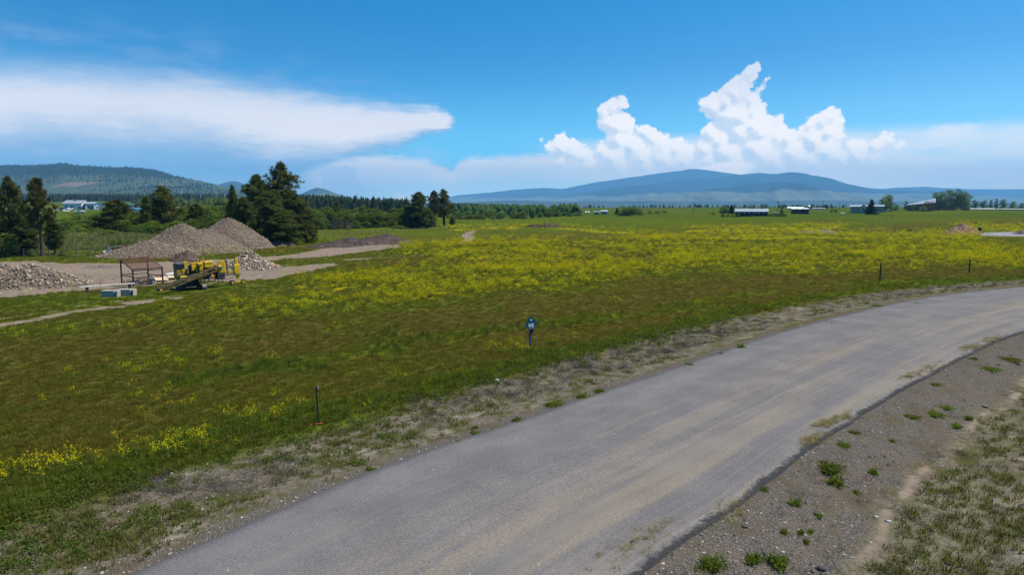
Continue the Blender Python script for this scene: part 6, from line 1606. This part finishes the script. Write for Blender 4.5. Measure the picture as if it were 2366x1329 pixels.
for i, (u, v, wpx, hs_) in enumerate(LW):
    x, y, z = hit(u, v); w = wpx / FPX * y
    o = thing('weed_clump', f'green weed clump at the left asphalt edge, {ORD[i]} from the left', 'weed', (x, y, z), RNG.uniform(0, 6.28), 'weed clumps along the left asphalt edge')
    for nm, me in zip(('leaves', 'stalks'), CL[i % 4]): put(bpy.data.objects.new(nm, me), o)
    o.scale = (w / .95, w / .95, hs_ * 0.72)
RW = [(1910, 1090, 92, 1.5), (1925, 1120, 60, 1.2), (1768, 1134, 28, .6), (1838, 1166, 44, .8), (2016, 1094, 36, .9), (1890, 1194, 28, .6), (1812, 1234, 26, .7), (1852, 1236, 26, .7), (1864, 1258, 26, .7), (1874, 1232, 20, .6), (1980, 1140, 24, .6), (1650, 1312, 90, 1.4), (1800, 1310, 90, 1.5), (1740, 1300, 60, 1.1), (2160, 962, 60, .9), (2108, 966, 40, .8), (2236, 970, 30, .9), (2185, 945, 34, 1.), (2210, 988, 36, .9), (2160, 890, 30, .7), (2286, 856, 60, .9), (2330, 832, 56, .9), (2250, 830, 30, .6), (1975, 1002, 28, .6), (1950, 1030, 46, .6), (2060, 1020, 20, .5)]
RW.sort()
for i, (u, v, wpx, hs_) in enumerate(RW):
    x, y, z = hit(u, v); w = wpx / FPX * y
    o = thing('weed_clump', f'green weed clump on the right gravel bank, {ORD[i]} from the left', 'weed', (x, y, z), RNG.uniform(0, 6.28), 'weed clumps on the right gravel bank')
    for nm, me in zip(('leaves', 'stalks'), CL[(i + 1) % 4]): put(bpy.data.objects.new(nm, me), o)
    o.scale = (w / .95, w / .95, hs_ * 0.72)
for i, (u, v, s, lab) in enumerate([(2024, 1196, .10, 'flat white stone in the ditch, left of the pair'), (2052, 1206, .11, 'flat white stone in the ditch, right of the pair'), (2276, 942, .28, 'brown stone lying in the rut on the right bank'), (1147, 880, .22, 'pale stone on the verge below the marker sign'), (1897, 1318, .25, 'dark flat stone at the bottom of the right bank'), (1462, 1262, .07, 'dark pebble on the asphalt near the right edge')]):
    x, y, z = hit(u, v); vv, tt = ROCKS[i]
    if i == 5: z = 0.05
    me = npmesh('stone', vv * np.array([s * 1.5, s, s * .5]), tt); cc = [(.42, .40, .37), (.40, .38, .35), (.17, .12, .09), (.55, .50, .43), (.05, .045, .045), (.05, .045, .045)][i]
    setcol(me, 'tint', np.tile(np.array(cc), (len(vv), 1))); me.materials.append(HSTONE); o = put(bpy.data.objects.new('stone', me)); o.location = (x, y, z + s * .1); tag(o, lab, 'stone')

# ------------------------------------------------------------------ grass, flowers, brush and gravel nobody could count
def blades(seed, n, h, spread, w, lean=0.5, seedhead=0.0):
    """a tuft of tapering blades"""
    rng = np.random.default_rng(seed); V = []; T = []; c = []
    for k in range(n):
        a = rng.uniform(0, 6.28); r = spread * math.sqrt(rng.uniform()); b0 = np.array([r * math.cos(a), r * math.sin(a), -0.02])
        a2 = a + rng.normal() * 0.9; L = h * rng.uniform(0.55, 1.1); ln = lean * rng.uniform(0.2, 1.0)
        d = np.array([math.cos(a2), math.sin(a2), 0]); s = np.array([-d[1], d[0], 0]) * w * rng.uniform(0.6, 1.3)
        mid = b0 + d * L * ln * 0.35 + np.array([0, 0, L * 0.6]); tip = b0 + d * L * ln + np.array([0, 0, L * (1 - 0.35 * ln)])
        i = len(V); V += [b0 - s, b0 + s, mid - s * 0.8, mid + s * 0.8, tip]; T += [(i, i + 1, i + 3), (i, i + 3, i + 2), (i + 2, i + 3, i + 4)]
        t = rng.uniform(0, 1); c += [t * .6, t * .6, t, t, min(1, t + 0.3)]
    me = npmesh('tuft', np.array(V), np.array(T)); c = np.array(c); setcol(me, 'tint', np.stack([c, c, c], 1)); return me


def mustard(seed, n=8, h=0.62, spread=0.26):
    """flowering mustard: thin branching stems with clusters of small yellow flowers; second mesh holds the flowers"""
    rng = np.random.default_rng(seed); V = []; T = []; c = []; mi = []
    def tri(p, col, m): i = len(V); V.extend(p); T.append((i, i + 1, i + 2)); c.extend([col] * 3); mi.append(m)
    for k in range(n):
        a = rng.uniform(0, 6.28); r = spread * math.sqrt(rng.uniform()); b0 = np.array([r * math.cos(a), r * math.sin(a), 0.0])
        L = h * rng.uniform(0.6, 1.1); top = b0 + np.array([rng.normal() * 0.12, rng.normal() * 0.12, L])
        s = unitv(1, rng)[0] * 0.008; s[2] = 0
        tri([b0 - s, b0 + s, top], rng.uniform(), 0)
        for q in range(3):
            p = b0 + (top - b0) * rng.uniform(0.15, 0.6); d = unitv(1, rng)[0]; d[2] = abs(d[2]) * 0.5
            e = np.cross(d, [0, 0, 1.0]) * 0.03
            tri([p, p + d * 0.12 - e, p + d * 0.2 + e], rng.uniform(), 0)
        for q in range(rng.integers(4, 8)):
            f = top + rng.normal(size=3) * np.array([0.07, 0.07, 0.06]); d1 = unitv(1, rng)[0]; d2 = np.cross(d1, unitv(1, rng)[0]); d2 /= np.linalg.norm(d2); z = 0.029 * rng.uniform(0.7, 1.2)
            tri([f - d1 * z - d2 * z * .6, f + d1 * z - d2 * z * .6, f + d2 * z], rng.uniform(), 1)
    me = npmesh('tuft', np.array(V), np.array(T)); c = np.array(c); setcol(me, 'tint', np.stack([c, c, c], 1))
    return me, mi


def weed(seed, n=40, r=0.28, h=0.22, size=0.09):
    """leafy low weed"""
    rng = np.random.default_rng(seed); V = []; c = []
    for k in range(n):
        a = rng.uniform(0, 6.28); q = r * math.sqrt(rng.uniform()); p = np.array([q * math.cos(a), q * math.sin(a), h * (1 - (q / r) ** 2) * rng.uniform(0.15, 1) + 0.01])
        d = unitv(1, rng)[0]; d[2] = abs(d[2]) * 0.6 + 0.1; e = np.cross(d, unitv(1, rng)[0]); e /= np.linalg.norm(e); s = size * rng.uniform(0.6, 1.3)
        V += [p, p + d * s * .5 + e * s * .3, p + d * s, p + d * s * .5 - e * s * .3]; c += [rng.uniform()] * 4
    me = npmesh('tuft', np.array(V), np.arange(4 * n).reshape(-1, 4)); c = np.array(c); setcol(me, 'tint', np.stack([c, c, c], 1)); return me


def twigs(seed, n=26, r=0.25, h=0.28):
    rng = np.random.default_rng(seed); V = []; T = []; c = []
    for k in range(n):
        a = rng.uniform(0, 6.28); p = np.array([rng.normal() * r * .5, rng.normal() * r * .5, 0]); d = np.array([math.cos(a), math.sin(a), rng.uniform(0.1, 1.6)]); d /= np.linalg.norm(d)
        s = unitv(1, rng)[0] * 0.007; i = len(V); V += [p - s, p + s, p + d * h * rng.uniform(0.5, 1.2)]; T.append((i, i + 1, i + 2)); c += [rng.uniform()] * 3
    me = npmesh('tuft', np.array(V), np.array(T)); c = np.array(c); setcol(me, 'tint', np.stack([c, c, c], 1)); return me


def rock(seed, sub=1):
    import bmesh
    bm = bmesh.new(); bmesh.ops.create_icosphere(bm, subdivisions=sub, radius=0.5)
    rng = np.random.default_rng(seed); s = rng.uniform(0.65, 1.25, 3); s[2] *= 0.75
    for v in bm.verts:
        k = rng.uniform(0.78, 1.15); v.co = Vector((v.co.x * s[0] * k, v.co.y * s[1] * k, v.co.z * s[2] * k))
    me = bpy.data.meshes.new('pebble'); bm.to_mesh(me); bm.free(); return me


def scatter(name, label, cat, X, Y, rot, scl, meshes, mats, dz=0.0):
    Z = Hgt(X, Y) + dz
    me = bpy.data.meshes.new(name); n = len(X)
    me.vertices.add(n); me.vertices.foreach_set('co', np.stack([X, Y, Z], 1).astype(np.float32).ravel())
    for nm, arr in (('spin', rot), ('size', scl)):
        a = me.attributes.new(nm, 'FLOAT', 'POINT'); a.data.foreach_set('value', np.asarray(arr, np.float32))
    a = me.attributes.new('pick', 'INT', 'POINT'); a.data.foreach_set('value', np.random.default_rng(n).integers(0, len(meshes), n).astype(np.int32))
    o = put(bpy.data.objects.new(name, me)); tag(o, label, cat, kind='stuff')
    g = bpy.data.node_groups.new(name + '_spread', 'GeometryNodeTree')
    g.interface.new_socket('Geometry', in_out='INPUT', socket_type='NodeSocketGeometry'); g.interface.new_socket('Geometry', in_out='OUTPUT', socket_type='NodeSocketGeometry')
    b = NB(g); gi = b.n('NodeGroupInput'); go = b.n('NodeGroupOutput')
    join = b.n('GeometryNodeJoinGeometry')
    for k, tm0 in enumerate(meshes):
        tm = tm0.copy(); tm.materials.clear()
        for mm in mats: tm.materials.append(mm)
        if tm0.name in MIDX: tm.polygons.foreach_set('material_index', MIDX[tm0.name])
        src = bpy.data.objects.new(name + '_piece', tm)
        oi = b.n('GeometryNodeObjectInfo'); oi.inputs['Object'].default_value = src; oi.inputs['As Instance'].default_value = True
        g.links.new(oi.outputs['Geometry'], join.inputs[0])
    at = lambda nm, t: b.n('GeometryNodeInputNamedAttribute', {'Name': nm}, data_type=t).outputs[0]
    ip = b.n('GeometryNodeInstanceOnPoints')
    g.links.new(gi.outputs[0], ip.inputs['Points']); g.links.new(join.outputs[0], ip.inputs['Instance'])
    ip.inputs['Pick Instance'].default_value = True
    g.links.new(at('pick', 'INT'), ip.inputs['Instance Index'])
    rv = b.n('ShaderNodeCombineXYZ', {2: at('spin', 'FLOAT')}); g.links.new(rv.outputs[0], ip.inputs['Rotation'])
    g.links.new(at('size', 'FLOAT'), ip.inputs['Scale'])
    g.links.new(ip.outputs[0], go.inputs[0])
    md = o.modifiers.new('spread', 'NODES'); md.node_group = g
    return o


SR = np.random.default_rng(99)


def cand(n, y0, y1, q=0.86, w=7.0, p=1.0):
    """candidate places, denser near the camera"""
    r = SR.uniform(0, 1, n)
    if p == 1.0: y = y0 * (y1 / y0) ** r
    else: y = y0 + (y1 - y0) * r ** p
    x = SR.uniform(-1, 1, n) * (q * y + w)
    return x, y


def pickw(x, y, w):
    k = SR.uniform(0, 1, len(x)) < w
    for ex, ey, er in KEEPOUT: k &= ((x - ex) ** 2 + (y - ey) ** 2) > er * er
    return x[k], y[k]


def spread(name, label, cat, x, y, s0, s1, meshes, mats, grow=0.0, dz=0.0):
    s = SR.uniform(s0, s1, len(x)) * (1 + grow * np.clip((y - 25) / 60, 0, 2.5))
    return scatter(name, label, cat, x, y, SR.uniform(0, 6.28, len(x)), s, meshes, mats, dz)


F_DRY = foliage('dry_field_grass', (0.098, 0.082, 0.014, 1), (0.205, 0.160, 0.036, 1), 0.5, (1.1, 1, .6, 1), 0.5)
F_GRASS = foliage('green_field_grass', (0.076, 0.095, 0.011, 1), (0.172, 0.188, 0.026, 1), 0.5, None, 0.45)
F_BLUEG = foliage('dark_green_grass', (0.045, 0.078, 0.016, 1), (0.100, 0.145, 0.032, 1), 0.45, None, 0.4)
F_STEM = foliage('mustard_stems', (0.070, 0.095, 0.014, 1), (0.130, 0.160, 0.030, 1), 0.4)
F_FLOWER = foliage('mustard_flowers', (0.50, 0.41, 0.004, 1), (0.69, 0.59, 0.012, 1), 0.35, (1, 1, .6, 1), 0.25)
F_WEED = foliage('roadside_weeds', (0.056, 0.086, 0.014, 1), (0.140, 0.175, 0.036, 1), 0.46, None, 0.5)
F_VERGE = foliage('verge_grass', (0.080, 0.078, 0.018, 1), (0.190, 0.165, 0.060, 1), 0.35, None, 0.5)
F_TWIG = foliage('dead_brush', (0.058, 0.048, 0.046, 1), (0.165, 0.138, 0.122, 1), 0.05, (1, 1, 1, 1), 0.5)
F_STRAW = foliage('straw', (0.20, 0.155, 0.055, 1), (0.40, 0.32, 0.13, 1), 0.25, (1, 1, .8, 1), 0.4)
F_PALE = foliage('pale_hay_grass', (0.15, 0.16, 0.065, 1), (0.30, 0.29, 0.14, 1), 0.4, None, 0.4)
m, b = newmat('road_gravel')
rn = b.n('ShaderNodeObjectInfo').outputs['Random']
rc = b.n('ShaderNodeValToRGB', {0: rn})
for pos_, cc in ((0.0, (0.05, 0.045, 0.04, 1)), (0.35, (0.14, 0.12, 0.10, 1)), (0.7, (0.24, 0.20, 0.16, 1)), (0.92, (0.36, 0.31, 0.25, 1))):
    e = rc.color_ramp.elements.new(pos_); e.color = cc
rc.color_ramp.elements[-1].color = (0.42, 0.39, 0.34, 1)
finish(b, b.n('ShaderNodeBsdfPrincipled', {'Base Color': rc.outputs[0], 'Roughness': 0.9, 'Specular IOR Level': 0.2}).outputs[0])
M_GRAVEL = m

T_DRY = [blades(300 + k, 26, 0.19, 0.26, 0.009, 0.8) for k in range(4)]
T_GRN = [blades(310 + k, 26, 0.23, 0.25, 0.010, 0.7) for k in range(4)]
T_TALL = [blades(320 + k, 24, 0.55, 0.16, 0.010, 0.45) for k in range(3)]
T_WEED = [weed(330 + k) for k in range(4)]
T_TWIG = [twigs(340 + k) for k in range(4)]
T_STRAW = [blades(350 + k, 16, 0.20, 0.14, 0.006, 1.6) for k in range(3)]
T_VERGE = [blades(360 + k, 22, 0.16, 0.14, 0.007, 0.9) for k in range(3)]
T_ROCK = [rock(370 + k) for k in range(5)]
MU = [mustard(380 + k) for k in range(4)]
T_MUST = [a for a, _ in MU]
MIDX = {a.name: np.array(mi, np.int32) for a, mi in MU}

# field grass: dry tufts everywhere, green ones where the cover is green
x, y = cand(135000, 11, 150); k = masks(x, y)
ok = (k['sl'] > 5.0) & (k['dirt'] < 0.35) & (k['drive'] < .5)
xx, yy = pickw(x, y, ok * np.clip(1.15 - k['green'], 0.05, 1)); spread('field_grass', 'reddish brown dry grass covering the wide field', 'grass', xx, yy, 0.5, 0.9, T_DRY, [F_DRY], 0.2)
xx, yy = pickw(x[::-1], y[::-1], (ok * np.clip(k['green'] * 1.1 - 0.1, 0.04, 1))[::-1]); spread('field_grass', 'green grass patches growing through the dry field', 'grass', xx, yy, 0.5, 0.95, T_GRN, [F_GRASS], 0.25)
# dark taller grass streaks
x, y = cand(26000, 13, 110); k = masks(x, y)
g1 = np.maximum(band(k['u'], k['v'], GREEN[0][0], 24), 0.7 * band(k['u'], k['v'], GREEN[1][0], 11)); g1 = np.maximum(g1, 0.8 * band(k['u'], k['v'], GREEN[6][0], 8))
xx, yy = pickw(x, y, (k['sl'] > 6) * (k['dirt'] < .3) * g1 * sstep(k['fm'], 0.36, 0.55)); spread('tall_grass', 'dark green taller grass streaks in the field', 'grass', xx, yy, 0.5, 0.85, T_TALL, [F_BLUEG], 0.2)
# mustard in flower
x, y = cand(130000, 13, 260, p=1.0); k = masks(x, y)
ok = (k['sl'] > 4.8) & (k['dirt'] < 0.3) & (k['drive'] < .5)
xx, yy = pickw(x, y, ok * np.clip(k['yellow'] ** 1.25 * 0.74 + 0.002 * (y < 90), 0, 1)); spread('mustard_flowers', 'yellow mustard flowers spread in drifts across the field', 'flowers', xx, yy, 0.45, 0.85, T_MUST, [F_STEM, F_FLOWER], 0.8)
# green strip of weeds along the fence line
x, y = cand(46000, 11, 110, 0.86, 8); k = masks(x, y)
st = np.exp(-((k['sl'] - 5.9 - (k['fm'] - .5) * 2.5) / 1.1) ** 2)
xx, yy = pickw(x, y, (k['sl'] > 3) * np.clip(st * 0.9 * sstep(k['fs'], .3, .55), 0, 1)); spread('fence_line_weeds', 'leafy green weeds in a strip along the fence line', 'weeds', xx, yy, 0.6, 1.25, T_WEED, [F_WEED], 0.2)
xx, yy = pickw(x[::-1], y[::-1], ((k['sl'] > 3) * np.clip(st * 0.55, 0, 1))[::-1]); spread('fence_line_grass', 'tall green grass in the strip along the fence line', 'grass', xx, yy, 0.45, 0.85, T_TALL, [F_GRASS], 0.2)
# verge left of the road: thin grass, small weeds, dead brush, pebbles
x, y = cand(70000, 10, 90, 0.86, 8); k = masks(x, y)
vg = (k['sl'] > 0.25) & (k['sl'] < 6)
xx, yy = pickw(x, y, vg * np.clip(0.06 + 1.5 * (k['fm'] - 0.44) + 0.9 * (k['fs'] - .5), 0.02, 0.7) * sstep(k['sl'], 0.2, 1.6)); spread('verge_grass', 'thin yellowish grass on the stony verge left of the road', 'grass', xx, yy, 0.6, 1.4, T_VERGE, [F_VERGE], 0.5)
xx, yy = pickw(x[::-1], y[::-1], (vg * np.clip(1.4 * (k['fm'] - 0.52), 0, 0.3) * sstep(k['sl'], 0.8, 2))[::-1]); spread('verge_weeds', 'small green weeds on the stony verge left of the road', 'weeds', xx, yy, 0.35, 0.9, T_WEED, [F_WEED], 0.3)
x, y = cand(60000, 10, 90, 0.86, 8); k = masks(x, y)
vg = (k['sl'] > 0.5) & (k['sl'] < 5.8)
xx, yy = pickw(x, y, vg * np.clip(2.6 * (0.55 - k['fm']) + .22, 0, 0.75) * sstep(k['sl'], 1.2, 2.6)); spread('dead_brush', 'grey dead twigs lying over the verge left of the road', 'brush', xx, yy, 0.5, 1.2, T_TWIG, [F_TWIG], 0.3)
x, y = cand(90000, 9.5, 70, 0.86, 8); k = masks(x, y)
pw = np.where(k['sl'] > 0, np.clip(0.5 * k['dry'] * 0.35 + k['grav'] * 0.7, 0, .8), np.where(k['sr'] > 0, k['grav'] * 0.85 + 0.16 * k['sand'] + 0.10, 0))
xx, yy = pickw(x, y, pw); s = SR.lognormal(-3.3, 0.42, len(xx)); scatter('gravel', 'loose gravel stones on both road shoulders', 'gravel', xx, yy, SR.uniform(0, 6.28, len(xx)), np.clip(s, 0.015, 0.14), T_ROCK, [M_GRAVEL], 0.004)
# bank right of the road
x, y = cand(42000, 9.5, 60, 0.9, 8); k = masks(x, y)
xx, yy = pickw(x, y, (k['sr'] > 2.8) * np.clip(k['rg'] * (0.10 + 1.4 * (k['fm'] - .45)), 0, .35)); spread('ditch_grass', 'green grass in the ditch below the right road shoulder', 'grass', xx, yy, 0.3, 0.6, T_GRN, [F_GRASS])
xx, yy = pickw(x[::-1], y[::-1], ((k['sr'] > 0.6) * np.clip(0.02 + 0.7 * (k['sr'] > 2.2) * (0.62 - k['fm']) + 0.08 * (k['fm'] > .6), 0, .5))[::-1]); spread('ditch_brush', 'dead twigs and dry stalks on the right bank', 'brush', xx, yy, 0.4, 1.0, T_TWIG, [F_TWIG])
xx, yy = pickw(x, y, (k['sr'] > 2.9) * np.clip(k['rg'] * (0.25 + 0.6 * (k['fm'] > .46)), 0, 1)); spread('ditch_grass', 'yellowish low grass around the ditch on the right', 'grass', xx, yy, 0.6, 1.3, T_VERGE, [F_VERGE])
# straw and mown grass dropped along the right edge of the asphalt
sx_, sy_ = [], []
for (u, v, n, r_) in [(1500, 1235, 28, 0.35), (1420, 1290, 22, 0.45), (1880, 1022, 80, 0.28), (1905, 985, 70, 0.25), (2105, 873, 50, 0.35), (2150, 855, 40, 0.45), (2240, 808, 100, 0.45), (1945, 970, 60, .25), (1700, 1180, 40, .3), (2290, 790, 90, .5)]:
    hx, hy, hz_ = hit(u, v); ang = 0.75
    e = SR.normal(size=(n, 2)) * np.array([r_ * 1.6, r_ * 0.5]); sx_ += list(hx + e[:, 0] * math.cos(ang) - e[:, 1] * math.sin(ang)); sy_ += list(hy + e[:, 0] * math.sin(ang) + e[:, 1] * math.cos(ang))
xx, yy = np.array(sx_), np.array(sy_); kk = masks(xx, yy); onr = (kk['sl'] < 0) & (kk['sr'] < 0)
scatter('dropped_straw', 'wisps of straw dropped along the right edge of the asphalt', 'straw', xx, yy, SR.uniform(0, 6.28, len(xx)), SR.uniform(0.3, 0.75, len(xx)), T_STRAW, [F_STRAW], np.where(onr, 0.085, 0.01))
# weeds and stones in the gravel yard
x, y = cand(26000, 52, 135, 0.8, 5, p=1.0); k = masks(x, y)
xx, yy = pickw(x, y, (k['dirt'] > 0.5) * (k['sl'] > 20) * 0.5); s = SR.lognormal(-2.5, 0.5, len(xx)); scatter('yard_gravel', 'scattered stones over the bare gravel yard', 'gravel', xx, yy, SR.uniform(0, 6.28, len(xx)), np.clip(s, 0.03, 0.3), T_ROCK, [M_GRAVEL], 0.0)
# pale hay on the swell beyond the yard fence
x = SR.uniform(-96, -54, 9000); y = SR.uniform(107, 142, 9000); e = ((x + 74) / 19) ** 2 + ((y - 123) / 14) ** 2
xx, yy = pickw(x, y, (e < 1) * 0.8); spread('hay_grass', 'pale grass on the low swell behind the yard fence', 'grass', xx, yy, 0.9, 1.6, T_TALL, [F_PALE])
